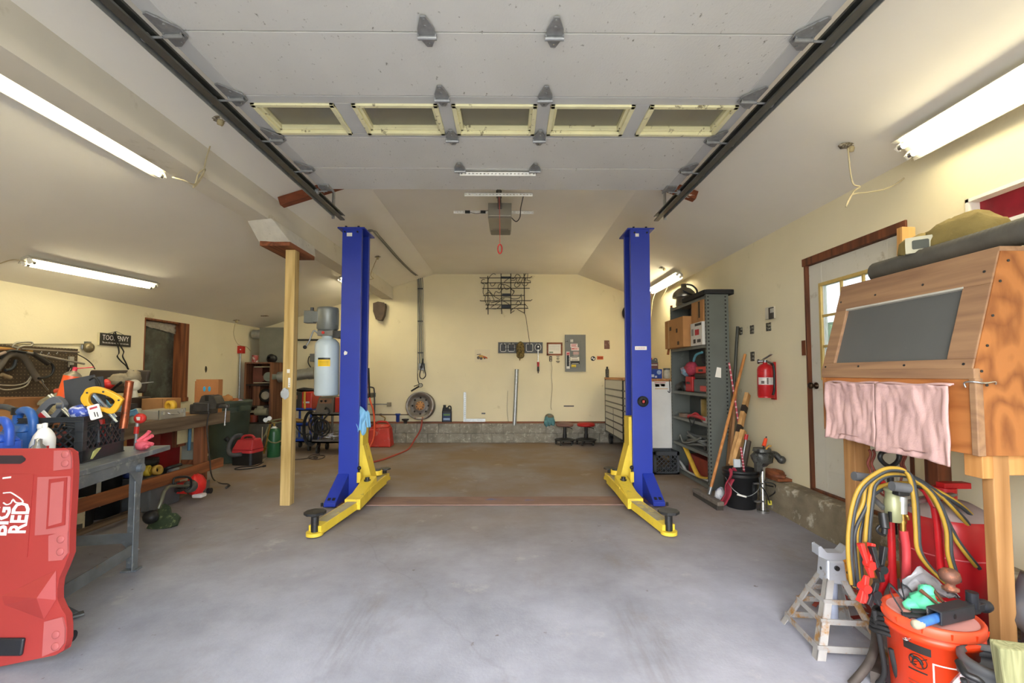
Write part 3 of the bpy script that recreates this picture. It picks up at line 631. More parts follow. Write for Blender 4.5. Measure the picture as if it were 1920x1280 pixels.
m = M(); m.box(1.42, 4.998, 2.875, 1.46, 5.0, 2.91); part('sticker', m, WHTP, rc)
# floor plate between the columns
m = M(); m.box(-1.45, 4.72, .001, 1.2, 5.02, .014)
tag(m.build('floor_plate', mat('rusty floor plate', '#8b6f64', .75, var=.18, sc=6, col2='#5f6a9a', thr=.68, sc2=3.2, stretch=(.6, 1, 1)), None, .003), 'flat rusty steel plate on the floor joining the two lift columns', 'plate')
# hydraulic power unit on the outside of the left column
t = thing('hydraulic_pump', 'hydraulic pump with a white fluid tank and grey motor beside the left blue lift column', 'pump', (-2.06, 5.2, 1.1))
c = (-2.06, 5.2)
m = M(); m.lathe([(.0, 1.10), (.118, 1.10), (.132, 1.12), (.134, 1.66), (.125, 1.70), (.09, 1.74), (.06, 1.75), (.06, 1.78)], (*c, 0), n=32); rs = part('fluid_tank', m, mat('milky white plastic tank', '#bfcdd2', .35, var=.04, sc=3), t)
m = M(); R0 = .1362
def cyl_patch(m, c, r, z0, z1, a0, a1, mi=0, n=8): 
    return m.add([(c[0]+r*math.cos(R(a0+(a1-a0)*i/n)), c[1]+r*math.sin(R(a0+(a1-a0)*i/n)), z) for z in (z0, z1) for i in range(n+1)], [(i, i+1, n+2+i, n+1+i) for i in range(n)], mi, True)
cyl_patch(m, c, R0, 1.43, 1.505, -112, -55, 0); cyl_patch(m, c, R0+.0006, 1.505, 1.525, -112, -55, 1)
for k in range(4): cyl_patch(m, c, R0+.0008, 1.44+k*.014, 1.445+k*.014, -105, -62, 2)
m.build('warning_label', [mat('warning yellow', '#f0c419', .6), BLK, mat('small dark print', '#a98d1c', .7)], rs)
m = M(); m.box(c[0]-.09, c[1]-.07, 1.775, c[0]+.09, c[1]+.07, 1.84); m.cyl((c[0]-.02, c[1]-.07, 1.81), (c[0]-.02, c[1]-.085, 1.81), .016, n=14, mi=1)
part('valve_block', m, [STEEL, REDP], t, .004)
m = M(); m.lathe([(.10, 1.84), (.118, 1.86), (.118, 2.07), (.112, 2.10), (.05, 2.11), (0, 2.11)], (*c, 0), n=32)
for k in range(14): a = R(-20+k*9); m.box(c[0]+.116*math.cos(a)-.003, c[1]-.119*abs(math.sin(a))-.002 if 0 else c[1]+.116*math.sin(a)-.003, 1.9, c[0]+.116*math.cos(a)+.003, c[1]+.116*math.sin(a)+.003, 2.04)
mo = part('motor', m, mat('grey motor enamel', '#7f837f', .4, .3, var=.06), t)
m = M(); m.cb((c[0]-.19, c[1]-.03, 1.99), (.11, .09, .14)); m.cb((c[0]-.12, c[1]-.04, 1.99), (.08, .09, .12)); m.cyl((c[0]-.17, c[1]-.03, 2.06), (c[0]-.17, c[1]-.03, 2.1), .02, mi=1); m.build('switch_box', [mat('grey motor enamel', ''), STEELD], mo, .006)
m = M(); m.tube([(c[0]-.09, c[1]-.05, 1.80), (c[0]-.13, c[1]-.07, 1.83), (c[0]-.17, c[1]-.08, 1.72), (c[0]-.21, c[1]-.09, 1.65)], .008, 8); m.sph((c[0]-.215, c[1]-.09, 1.645), .022, 12, 1); part('release_lever', m, [STEEL, BLK], t)
m = M(); m.box(c[0]+.09, c[1]-.09, 1.75, -1.845, c[1]+.09, 1.83); part('mounting_bracket', m, STEELD, t)
# blue glove over the left carriage
m = M()
m.sheet(lambda u, v: (-1.60+(.13-.05*v)*(u-.5)+.01*math.sin(v*9), 5.05-.02*math.sin(u*8+v*3)-.05*v, .965-.26*v+.03*math.sin(u*6)), 10, 14)
m.sheet(lambda u, v: (-1.545+.045*(u-.5)+.02*v, 5.03-.02*math.sin(u*6), .93-.17*v), 5, 10)
tag(m.build('glove', mat('sky blue nitrile', '#7fb9de', .5, var=.06), None, solid=.006, sub=1), 'sky blue glove draped over the carriage of the left lift column', 'glove')
# grey electrical cable from the column top along the ceiling and down the back wall
pts = [(-1.66, 5.2, 2.985), (-1.6, 5.3, 3.03)]+[tuple(pln(px, py, *PLS)+V((.0, 0, -.02))) for px, py in ((708, 440), (724, 458), (745, 482), (768, 505), (780, 514))]
m = M(); m.tube(pts, .012, 8); m.tube([V(p)+V((.03, .02, .0)) for p in pts], .007, 6)
tag(m.build('ceiling_cable', mat('grey armoured cable', '#7d7c74', .6, .2)), 'grey cable running along the ceiling from the left lift column to the back wall', 'cable')
# ================================================================ back wall
ident()
YW = YB
def wr(m, x0, y0, x1, y1, Y, d=.01, mi=0):
    a = at(x0, y1, Y); b = at(x1, y0, Y); return m.box(a.x, Y-d, a.z, b.x, Y, b.z, mi)
def fb(px, py, Y): frame(at(px, py, Y), (1, 0, 0), (0, 0, 1))     # local xy on the back wall, z towards the room
# neon sign frame
t = thing('neon_sign', 'unlit neon sign of bent black tubes on a wire frame, high on the back wall', 'sign', at(948, 548, 9.05))
nz = lambda x, y, d=0: at(880+x/10.667, 490+y/10.667, 9.04-d)
WIRE = mat('black sign wire', '#26221d', .5, .4)
m = M()
for x0, y0, x1, y1 in ((370, 290, 375, 1060), (632, 190, 648, 1050), (828, 190, 830, 1045), (1095, 220, 1103, 1040)): m.tube([nz(x0, y0), nz(x1, y1)], .009, 6, 1)
for x0, y, x1 in ((205, 330, 1250), (228, 428, 1230), (258, 540, 1208), (275, 683, 1105), (210, 788, 1258), (320, 868, 1130), (330, 942, 1180)): m.tube([nz(x0, y-8 if x1 > 1240 else y), nz(x0+30, y), nz(x1-30, y-4), nz(x1, y-30 if x1 > 1240 else y-4)], .0075, 6, 1)
for x0, x1 in ((370, 0), (632, 0), (828, 0), (1095, 0)): m.cyl(nz(x0+4, 600), nz(x0+4, 600, -.06), .008, n=6)
part('wire_frame', m, WIRE, t)
NT = mat('dark painted glass tube', '#3a332b', .3)
for pts in ([(530, 265), (480, 245), (420, 290), (380, 360), (380, 430)], [(310, 365), (270, 360), (240, 400), (260, 440), (300, 460), (280, 560), (280, 640), (320, 700), (315, 780), (350, 860), (370, 900)],
            [(320, 435), (345, 450), (360, 420)], [(420, 430), (440, 490), (490, 480), (520, 430)], [(640, 440), (590, 470), (575, 530), (605, 560), (640, 480), (680, 460), (700, 520), (740, 560), (800, 540)],
            [(690, 430), (720, 390), (790, 340)], [(640, 450), (760, 480), (850, 560), (890, 620), (850, 670)], [(830, 330), (890, 340), (950, 255), (1020, 310), (960, 420), (980, 450), (1010, 400)],
            [(910, 370), (950, 320), (930, 420), (900, 470), (940, 515), (1000, 480), (1060, 360), (1120, 260), (1150, 225), (1170, 260), (1160, 370), (1220, 390), (1215, 420)],
            [(1050, 430), (1080, 480), (1140, 480), (1175, 430)], [(1100, 400), (1125, 320), (1130, 400)], [(820, 375), (910, 378)], [(350, 680), (330, 650), (390, 620), (440, 660), (490, 760), (490, 800)],
            [(380, 570), (490, 690), (590, 750)], [(490, 680), (530, 600), (600, 630), (650, 570), (680, 540)], [(400, 720), (410, 800), (360, 920), (330, 950), (420, 940), (540, 945), (620, 880)],
            [(590, 770), (680, 720), (780, 715), (880, 750), (1000, 730), (1040, 650)], [(430, 830), (600, 790), (700, 800), (800, 860)], [(430, 920), (560, 830), (700, 740)], [(830, 560), (900, 590), (860, 660)],
            [(1040, 690), (1045, 820), (960, 890), (850, 960), (830, 1020), (880, 1000), (900, 980)], [(930, 850), (980, 790), (1040, 850)], [(1110, 850), (1160, 930), (950, 940), (1100, 1030)]):
    m = M(); m.tube([nz(x, y, .02) for x, y in pts], .0065, 6, 4); part('bent_tube', m, NT, t)
for x0, y0, x1, y1 in ((640, 870, 830, 930), (640, 300, 830, 335), (655, 640, 820, 690)):
    a, b = nz(x0, y1, .01), nz(x1, y0, .01); m = M(); m.box(a.x, a.y, a.z, b.x, a.y+.05, b.z); part('transformer', m, mat('black transformer', '#232936', .5), t, .004)
m = M(); m.tube([nz(1103, 1040), nz(1130, 1110), at(989, 615, 9.06), at(993, 641, 9.06), at(994, 645, 9.05)], .005, 6); part('power_cord', m, WIRE, t)
# peg strip with white outlines of hooks
t = thing('hook_board', 'grey board with white outlined hooks on the back wall', 'hook board', at(976, 651, YW))
m = M(); wr(m, 934, 641.5, 1017.5, 662, YW, .02); part('board', m, mat('slate grey board', '#5c5f62', .6, var=.05), t, .003)
s_ = lambda x: 880+x/6.857
v_ = lambda y: 620+y/6.857
for x0, x1, rd in ((400, 470, 0), (500, 580, 0), (733, 815, 0), (845, 920, 1)):
    m = M(); Y = YW-.021; a = at(s_(x0), v_(265 if not rd else 255), Y); b = at(s_(x1), v_(168), Y); cx, cz, hw, hh = (a.x+b.x)/2, (a.z+b.z)/2, (b.x-a.x)/2, (b.z-a.z)/2
    if rd: m.tube([(cx+hw*math.cos(k*math.pi/12), Y, cz+hh*math.sin(k*math.pi/12)) for k in range(24)], .0075, 6, 1, True)
    else: m.tube([(cx-hw+.015, Y, cz-hh), (cx+hw-.015, Y, cz-hh), (cx+hw, Y, cz-hh+.015), (cx+hw, Y, cz+hh-.015), (cx+hw-.015, Y, cz+hh), (cx-hw+.015, Y, cz+hh), (cx-hw, Y, cz+hh-.015), (cx-hw, Y, cz-hh+.015)], .0075, 6, 1, True)
    part('white_outline', m, WHT, t)
    m = M(); m.box(cx-hw*.62, Y-.03, cz-hh*.75, cx+hw*.62, Y, cz+hh*.8); m.tube([(cx, Y, cz+hh*.8), (cx, Y-.04, cz+hh), (cx, Y-.05, cz+hh*1.4)], .008, 6); h = part('hook', m, BLK, t, .004)
for y in (180, 232):
    m = M(); m.tube([at(s_(440), v_(y), YW-.06), at(s_(620), v_(y-4), YW-.06)], .006, 6, 1); part('rail', m, BLK, t)
# camouflage cap
c = at(s_(657), v_(255), YW-.10); m = M()
m.sph((c.x, c.y, c.z+.02), (.085, .08, .165), 20, 0, .08, 6, 3); m.sph((c.x, c.y-.03, c.z-.10), (.075, .05, .06), 14, 0, .1, 6, 5); m.cyl((c.x-.01, c.y-.01, c.z-.15), (c.x-.015, c.y-.01, c.z-.20), .012, .004, 8)
tag(m.build('camouflage_cap', mat('camouflage cloth', '#7d6a3c', .9, var=.15, sc=8, col2='#4a3d22', thr=.52, soft=.03, sc2=26), None), 'camouflage cap hanging on the grey hook board', 'cap')
# torque wrench hung on the round hook
t = thing('torque_wrench', 'torque wrench with a red and black handle hanging from the round outlined hook', 'wrench', at(1009, 650, YW-.05))
Y = YW-.06; p = lambda y, x=885: at(s_(x), v_(y), Y)
m = M(); m.cyl(p(195), p(215), .022, n=12); m.cyl(p(240), p(400), .012, n=12); part('shaft', m, CHROME, t)
m = M(); m.cyl(p(400), p(460), .024, .02, 12); part('red_grip', m, RUBYM, t)
m = M(); m.cyl(p(460), p(520), .02, .022, 12); m.cyl(p(520), p(545), .01, n=8); part('black_grip', m, BLK, t)
# framed certificate
t = thing('picture_frame', 'wooden framed certificate on the back wall left of the electrical panel', 'picture frame', at(1040, 654, YW))
m = M(); a = at(1025, 666, YW); b = at(1054.5, 642, YW); w = .032
for q in ((a.x, a.z, b.x, a.z+w), (a.x, b.z-w, b.x, b.z), (a.x, a.z, a.x+w, b.z), (b.x-w, a.z, b.x, b.z)): m.box(q[0], YW-.022, q[1], q[2], YW, q[3])
part('frame', m, wood('cherry frame', '#6d3a22', '#8f5232', 'x', 20, knots=False), t, .004)
m = M(); m.box(a.x+w, YW-.008, a.z+w, b.x-w, YW-.002, b.z-w); pp = part('certificate', m, WHTP, t)
m = M(); m.box(a.x+.05, YW-.0095, a.z+.045, a.x+.13, YW-.0082, a.z+.075); m.build('seal', mat('sage print', '#8d9a86', .8), pp)
for k in range(4): m = M(); m.box(a.x+.06, YW-.0092, a.z+.11+k*.025, b.x-.06, YW-.0082, a.z+.114+k*.025); m.build('text_line', mat('grey print', '#a9a89f', .8), pp)
# outlets and small wall bits
def wall_bit(name, lab, cat, x0, y0, x1, y1, d, col, extra=None, Y=YW):
    t = thing(name, lab, cat, at((x0+x1)/2, (y0+y1)/2, Y)); m = M(); wr(m, x0, y0, x1, y1, Y, d); part('plate', m, mat(name+col, col, .6, var=.1, sc=20), t, .002)
    if extra: extra(t)
    return t
def oc(t):
    for k in (0, 1): m = M(); wr(m, 1031.4, 669+k*4.6, 1034, 672.4+k*4.6, YW-.012, .006); part('socket', m, mat('old ivory socket', '#b9ad93', .5), t)
    m = M(); m.tube([at(1033, 676, YW-.02), at(1035, 690, YW-.02), at(1034, 705, YW-.015), at(1035.5, 725, YW-.015), at(1034, 745, YW-.015), at(1033, 762, YW-.015), at(1034.5, 768, YW-.015)], .004, 6); part('hanging_cord', m, mat('grey brown cord', '#7a705c', .7), t)
wall_bit('wall_outlet', 'black wall outlet with a thin cord hanging down below the framed certificate', 'outlet', 1030, 667.5, 1035, 677.5, .012, '#241f1b', oc)
t = thing('skull_sticker', 'black line drawing sticker on the wall under the certificate', 'sticker', at(1046, 674, YW)); m = M(); c = at(1046, 672, YW-.003)
m.torus(c, (0, 1, 0), .024, .004, 18, 6); m.sph((c.x, c.y, c.z), (.012, .003, .012), 8); wr(m, 1042.5, 676.5, 1049.5, 678, YW-.001, .004); wr(m, 1044, 679, 1048.5, 680, YW-.001, .004); wr(m, 1043, 667.3, 1049, 668.3, YW-.001, .004); part('print', m, mat('dark print', '#4c4434', .8), t)
# electrical panel
t = thing('electrical_panel', 'grey electrical panel covered in stickers on the back wall', 'electrical panel', at(1079, 662, YW))
GP = mat('grey panel enamel', '#777a79', .5, var=.05, sc=5)
m = M(); wr(m, 1059.5, 627.5, 1097.5, 696.5, YW, .035); part('cover', m, GP, t, .003)
m = M(); wr(m, 1069, 637, 1090, 690, YW-.035, .008); dr = part('panel_door', m, mat('grey panel door', '#727574', .5, var=.05), t, .003)
def sticker(x0, y0, x1, y1, base, txt=None, col='#b8282c', d=.044, w=None, rot=0, bars=0):
    m = M(); Y = YW-d; wr(m, x0, y0, x1, y1, Y, .0015); 
    fb((x0+x1)/2, (y0+y1)/2, Y-.0017)
    W = (x1-x0)*.01066; H = (y1-y0)*.01066
    if txt: m.text(txt, H*.75 if not rot else W*.8, 1, w=(W*.86 if not rot else H*.86), depth=.0005, rot=rot, bold=.001)
    for k in range(bars): m.box(-W*.38, -H*.3+k*H*.6/max(1, bars-1)-H*.06, 0, W*(.38-.1*(k % 2)), -H*.3+k*H*.6/max(1, bars-1)+H*.06, .0006, 1)
    ident(); part('sticker', m, [mat('sticker '+base, base, .6, var=.03), mat('ink '+col, col, .6, var=.03)], t)
sticker(1069.5, 636, 1074.5, 641.5, '#dddcd6', None, '#55585a', bars=2)
sticker(1069.5, 644, 1083, 651, '#e3dcdc', None, bars=3)
sticker(1071, 651, 1085.5, 656.8, '#e9dede', 'MSD', '#c3242d')
sticker(1074.5, 659, 1085.5, 664.5, '#b58f8e', None, '#d9d2cf', bars=2)
sticker(1075, 665, 1085, 667, '#8f908e', None, '#e4e2dc', bars=1)
sticker(1069.5, 669, 1086, 676, '#dedcd4', None, '#3c3b3a', bars=2)
sticker(1070.5, 677, 1087, 682.3, '#25272a', None, '#e6e3da', bars=1)
sticker(1071.5, 683.5, 1080, 688, '#e0c52e', None, '#2a2a22', bars=1)
sticker(1062, 659, 1068.2, 691, '#e2e2dd', None, '#46525a', .037, bars=9)
sticker(1062.5, 660, 1067.8, 666, '#c84a54', None, '#ecd9d9', .039, bars=2)
sticker(1061, 638, 1065, 642, '#26282a', None, '#dcdcd6', .037, bars=2)
# roundel, orange tag and poster
t = thing('round_badge', 'small round black and white quartered badge on the back wall', 'badge', at(1112, 672, YW)); c = at(1112, 672, YW-.004)
m = M(); m.cyl((c.x, YW, c.z), (c.x, YW-.006, c.z), .047, n=28); part('rim', m, BLK, t)
for k in range(4):
    a0 = R(90*k+15); m = M(); m.prism([(c.x, c.z)]+[(c.x+.033*math.cos(a0+R(90*j/6)), c.z+.033*math.sin(a0+R(90*j/6))) for j in range(7)], YW-.008, YW-.0061, 'xz'); part('quarter', m, WHT if k % 2 else mat('dark blue grey', '#353c48', .5), t)
t = thing('orange_tag', 'small orange sign with dark print beside the round badge', 'sign', at(1125, 671, YW)); m = M(); wr(m, 1119.5, 667.5, 1131, 673.8, YW, .006); part('plate', m, mat('orange tag', '#cf5b22', .5, var=.04), t)
for k in range(4): m = M(); wr(m, 1121+k*2.4, 669.3, 1122.6+k*2.4, 672, YW-.006, .0012); part('print', m, mat('rust print', '#7c3010', .6), t)
t = thing('small_poster', 'small dark red and brown poster on the wall above the tool chest', 'poster', at(1138, 646, YW)); m = M(); wr(m, 1133, 638, 1143, 654, YW, .006); part('print', m, mat('mottled poster', '#6e4a40', .6, var=.3, sc=14, col2='#c8b7a4', thr=.6, soft=.02, sc2=22), t)
# drawing of a racing car on a pale sheet
t = thing('car_drawing', 'pale sheet with a small orange racing car picture on the back wall', 'drawing', at(904, 668, YW)); m = M(); wr(m, 890, 655, 919, 679, YW, .0025); part('sheet', m, mat('cream sheet', '#e2d8bb', .85, var=.03), t)
fb(904, 669, YW-.0026)
CARM = [mat('orange car print', '#c8622c', .7, var=.2, sc=30), mat('grey car print', '#5d5750', .7), mat('ochre car print', '#c39a4f', .7)]
for mi, polys in ((0, [[(.02, -.02), (.11, -.035), (.10, -.005), (.04, .02), (-.02, .03), (-.03, .0)]]), (2, [[(-.07, -.02), (.02, -.03), (.02, .03), (-.05, .045), (-.08, .02)]]), (1, [[(-.11, .04), (-.02, .05), (-.03, .062), (-.10, .055)]])):
    for q in polys: m = M(); m.prism(q, 0, .0012+mi*.0004, 'xy'); part('car_print', m, CARM[mi], t)
for x, y, r in ((-.075, -.015, .03), (-.02, -.03, .026), (.05, -.025, .018)): m = M(); m.cyl((x, y, .001), (x, y, .0028), r, n=16); part('wheel_print', m, CARM[1], t)
ident()
# conduit drop with cables and outlet
t = thing('cable_drop', 'grey cables and conduit running down the back wall to an outlet box', 'cable', at(790, 600, YW))
for x0, x1, r in ((786, 787, .014), (789.5, 791.5, .012), (783.5, 783, .008), (793, 794.5, .007)):
    m = M(); m.tube([at(x0-2, 516, YW-.03), at(x0, 535, YW-.03), at(x0, 600, YW-.03), at(x1, 684 if r > .01 else 700, YW-.03)], r, 8); part('conduit', m, mat('grey conduit', '#83837c', .5, .3), t)
m = M(); wr(m, 785.5, 681, 797, 694, YW, .06); part('outlet_box', m, STEEL, t, .004)
m = M(); m.cyl(at(790, 688, YW-.06), at(790, 688, YW-.07), .03, n=16); part('socket', m, BLK, t)
m = M(); m.tube([at(791, 688, YW-.08), at(793, 672, YW-.08), at(789, 690, YW-.08), at(787, 705, YW-.08), at(792, 710, YW-.08), at(798, 704, YW-.08), at(796, 692, YW-.08), at(792, 675, YW-.08)], .009, 8); part('plug_cable', m, BLKM, t)
for y in (540, 601, 660): m = M(); wr(m, 783, y, 793, y+2.2, YW-.035, .012); part('clip', m, STEELD, t)
# tyre inflator
t = thing('tyre_inflator', 'black tyre inflator with a round gauge hanging above the wheel rim', 'air gauge', at(782, 725, YW))
c = at(789, 722, YW-.06); m = M(); m.cyl(c, (c.x, c.y-.03, c.z), .042, n=20); m.cyl((c.x, c.y-.03, c.z), (c.x, c.y-.032, c.z), .034, n=20, mi=1); part('gauge', m, [BLK, mat('grey dial', '#9b9a8f', .5)], t)
m = M(); m.tube([at(786, 724, YW-.07), at(779, 728, YW-.07), at(771, 733, YW-.07)], .016, 8); m.tube([at(785, 721, YW-.07), at(776, 724, YW-.07)], .008, 6); part('trigger_body', m, BLK, t)
m = M(); m.tube([at(783, 700, YW-.04), at(783.5, 712, YW-.05), at(786, 720, YW-.06)], .008, 6); part('hose', m, BLKM, t)
# steel wheel rim on the wall
t = thing('wheel_rim', 'steel wheel rim with a rusty hub leaning on the back wall', 'wheel', at(790, 760, 8.98))
c = at(789, 760.5, 8.9); m = M(); ax = (-.05, -1, .1)
m.lathe([(.245, -.11), (.262, -.115), (.266, -.10), (.245, -.085), (.235, -.03), (.215, .0), (.205, .04), (.225, .075), (.262, .085), (.272, .095), (.268, .105), (.245, .10), (.22, .085), (.195, .05)], c, ax, 48, cap=False)
part('rim', m, mat('grey steel rim', '#8f8a85', .4, .6, var=.2, sc=9, col2='#7a4a30', thr=.64, sc2=12), t)
m = M(); m.lathe([(.205, .05), (.17, .035), (.15, .02), (.12, .05), (.09, .055), (.055, .05), (.05, .03), (0, .03)], c, ax, 40, cap=False); dk = part('disc', m, mat('brown grey disc', '#76706a', .45, .5, var=.2, sc=9), t)
m = M(); m.lathe([(.088, .056), (.085, .062), (.04, .066), (0, .064)], c, ax, 24, cap=False); m.build('hub_cap', mat('rusty hub', '#b27f4c', .7, var=.2, sc=30), dk)
d = V(ax).normalized(); a = d.cross(V((1, 0, 0))).normalized(); b = d.cross(a)
for k in range(8):
    an = k*math.pi/4; o_ = V(c)+d*.0345+(a*math.cos(an)+b*math.sin(an))*.155; m = M(); m.cyl(o_-d*.004, o_+d*.004, .019, n=14); m.build('hand_hole', mat('dark hole', '#2a2622', .9), dk)
    o_ = V(c)+d*.064+(a*math.cos(an+.3)+b*math.sin(an+.3))*.068; m = M(); m.cyl(o_-d*.006, o_+d*.008, .011, n=6); m.build('lug', STEELD, dk)
# coolant jug on the ledge
def jug(c, w, d, h, col, lab, cap='#1b1b1c', label=None, cat='jug', name='oil_jug', capx=-.25, sx=1):
    place(c); t = thing(name, lab, cat, c); m = M(); hs = h*.62
    m.rbox((0, 0, hs/2), (w, d, hs), d*.28)
    m.hexa([(-w*.48, -d*.46, hs-.001), (w*.48, -d*.46, hs-.001), (w*.48, d*.46, hs-.001), (-w*.48, d*.46, hs-.001)], [(-w*.42, -d*.22, h*.86), (w*.1, -d*.22, h*.86), (w*.1, d*.22, h*.86), (-w*.42, d*.22, h*.86)])
    m.tube([(w*.08, 0, h*.84), (w*.2, 0, h*.93), (w*.38, 0, h*.9), (w*.42, 0, h*.72), (w*.4, 0, hs*.95)], d*.13, 8); b = part('body', m, mat('jug '+col, col, .4, var=.05), t, min(.012, w*.08))
    m = M(); m.cyl((capx*w, 0, h*.84), (capx*w, 0, h), w*.14, n=16); part('cap', m, mat('cap '+cap, cap, .5, var=.05), t, .002)
    if label:
        m = M(); m.box(-w*.4, -d/2-.001, hs*.12, w*.4, -d/2+.004, hs*.85, 0)
        for k, (cc, z0, z1) in enumerate(label[1:]): m.box(-w*.34, -d/2-.0018, hs*z0, w*.34, -d/2, hs*z1, k+1)
        part('label', m, [mat('lab '+c_, c_, .6, var=.1, sc=30) for c_ in [label[0]]+[q[0] for q in label[1:]]], t)
    ident(); return t
c = at(838, 797, 9.02); jug((c.x, 9.02, .40), .19, .1, .33, '#17181b', 'black coolant jug with a blue and green label on the block ledge', label=('#263a63', ('#5d7f4c', .62, .78), ('#8fa9c9', .2, .38)))
# L shaped zinc strips and the pipe
t = thing('steel_angle', 'L shaped perforated zinc strip standing on the ledge beside the coolant jug', 'steel strip', at(872, 797, 9.02))
a = at(869, 796, 9.05); b = at(874, 735, 9.05); m = M(); m.box(a.x, 9.045, .40, b.x, 9.05, b.z); m.box(a.x, 9.02, .40, a.x+.004, 9.05, b.z); part('upright', m, GALV, t)
m = M(); e = at(910, 796, 9.05); m.box(a.x+.0, 9.03, .40, e.x, 9.035, .46); part('foot', m, GALV, t)
for k in range(14): m = M(); m.cyl((a.x+.03, 9.0445, .46+k*.04), (a.x+.03, 9.046, .46+k*.04), .006, n=8); part('hole', m, BLK, t)
m = M(); m.cyl(at(964.5, 797, 9.0)+V((0, 0, .0)), at(969, 692, 9.06), .040, n=20); tag(m.build('steel_pipe', GALV), 'tall galvanised pipe leaning on the back wall', 'pipe')
# air line along the wall with a blue filter
t = thing('air_line', 'thin air pipe along the back wall with a blue filter and grey regulator', 'air pipe', at(740, 777, YW))
m = M(); m.tube([at(640, 777, YW-.03), at(770, 777, YW-.03), at(790, 776, YW-.03)], .012, 8, 1); m.cyl(at(712, 777, YW-.03), at(716, 777, YW-.03), .02); part('pipe', m, mat('brown grey pipe', '#6d6458', .5, .5), t)
m = M(); c = at(746, 777, YW-.05); m.lathe([(.05, .02), (.05, -.01), (.035, -.02), (.035, -.13), (.02, -.15), (.01, -.18)], c, n=20); part('filter_bowl', m, mat('blue filter', '#27428f', .4), t)
m = M(); c = at(760, 787, YW-.07); m.lathe([(.07, .02), (.07, .0), (.035, -.02), (.03, -.09), (.05, -.1)], c, n=20); part('regulator', m, STEELD, t)
m = M(); m.tube([at(714, 779, YW-.04), at(722, 783, YW-.06), at(720, 790, YW-.06)], .01, 6); part('valve', m, BRASS, t)
t = thing('wall_outlet', 'grey outlet box on a short horizontal conduit near the back left of the wall', 'outlet', at(730, 757, YW))
m = M(); wr(m, 726.5, 754, 734, 761.5, YW, .05); part('box', m, mat('grey box', '#8a8473', .6), t, .004); m = M(); m.tube([at(690, 757.5, YW-.03), at(727, 757.5, YW-.03)], .011, 8, 1); part('conduit', m, STEEL, t)
# red fuel can
c = fl(712, 838); c = V((c.x, 8.55, 0))
place(c); t = thing('fuel_can', 'red plastic fuel can on the floor by the back wall', 'fuel can', c)
m = M(); m.hexa([(-.22, -.14, 0), (.21, -.14, 0), (.21, .14, 0), (-.22, .14, 0)], [(-.2, -.12, .33), (.17, -.12, .36), (.17, .12, .36), (-.2, .12, .33)]); m.hexa([(-.2, -.12, .33), (.17, -.12, .36), (.17, .12, .36), (-.2, .12, .33)], [(-.1, -.06, .41), (.14, -.06, .41), (.14, .06, .41), (-.1, .06, .41)]); part('body', m, mat('faded red plastic', '#c5382b', .5, var=.1, sc=6, col2='#b98374', thr=.62, sc2=8), t, .03, seg=3)
m = M(); m.tube([(-.1, 0, .4), (-.06, 0, .45), (.08, 0, .45), (.13, 0, .41)], .018, 8); part('handle', m, REDP, t)
m = M(); m.cyl((-.15, 0, .34), (-.17, 0, .40), .035, n=14); part('cap', m, mat('dark red cap', '#7c1d16'), t)
ident()
# hoses
m = M(); m.tube([at(790, 777, 9.04), at(791, 790, 8.95), at(788, 806, 8.9), fl(778, 835, .01)+V((0, .0, .12)), fl(765, 842, .015), fl(740, 853, .015), fl(715, 862, .015), fl(690, 867, .015), fl(660, 868, .015), fl(640, 862, .015), fl(648, 854, .015)], .014, 8)
tag(m.build('air_hose', mat('red rubber air hose', '#b04a3c', .6)), 'red rubber air hose from the wall line curving across the floor', 'hose')
m = M(); m.tube([at(691, 700, 8.6), at(693, 745, 8.5), at(700, 770, 8.4), at(702, 800, 8.3), at(699, 825, 8.25), at(690, 842, 8.2), at(680, 850, 8.0)], .016, 8); m.tube([at(691, 690, 8.6), at(693, 745, 8.5)], .017, 8, 1, mi=1)
tag(m.build('power_cord', [mat('orange cord', '#e2552a', .5), BLKM]), 'bright orange cord hanging beside the left lift column', 'cord')
# handle of the cart behind the left column
t = thing('hand_cart', 'black tubular cart handle standing behind the left lift column', 'cart', at(697, 800, 8.75))
m = M(); m.tube([at(702, 822, 8.75), at(702, 790, 8.75), at(702, 735, 8.75), at(698, 726, 8.75), at(688, 726, 8.75)], .014, 8, 3); part('handle', m, STEELD, t)
m = M(); a = at(672, 745, 8.8); b = at(699, 735, 8.8); m.box(a.x, 8.6, a.z, b.x, 9.0, b.z-.02); part('tray', m, STEELD, t); m = M(); m.box(a.x, 8.6, .1, b.x, 9.0, .13); part('base', m, STEELD, t)
# dark helmet shape and black disc hanging high
t = thing('leather_mask', 'dark brown rounded shape hanging high on the back wall right of the left column', 'mask', at(713, 583, YW))
m = M(); P = [at(x, y, YW-.01) for x, y in ((703, 570), (712, 567), (724, 569), (725.5, 576), (723, 592), (718, 602), (708, 600), (703, 585))]
m.prism([(p.x, p.z) for p in P], YW-.14, YW-.005, 'xz'); part('shell', m, mat('dark brown leather', '#4a3b31', .7, var=.25, sc=10), t, .03, seg=4)
t = thing('black_disc', 'black round disc hanging on the back wall behind the right lift column', 'disc', at(1182, 587, YW))
c = at(1183, 587, YW); m = M(); m.lathe([(.17, 0), (.185, .03), (.185, .1), (.16, .13), (0, .135)], c, (0, -1, 0), 36, cap=False); part('shell', m, BLKM, t)
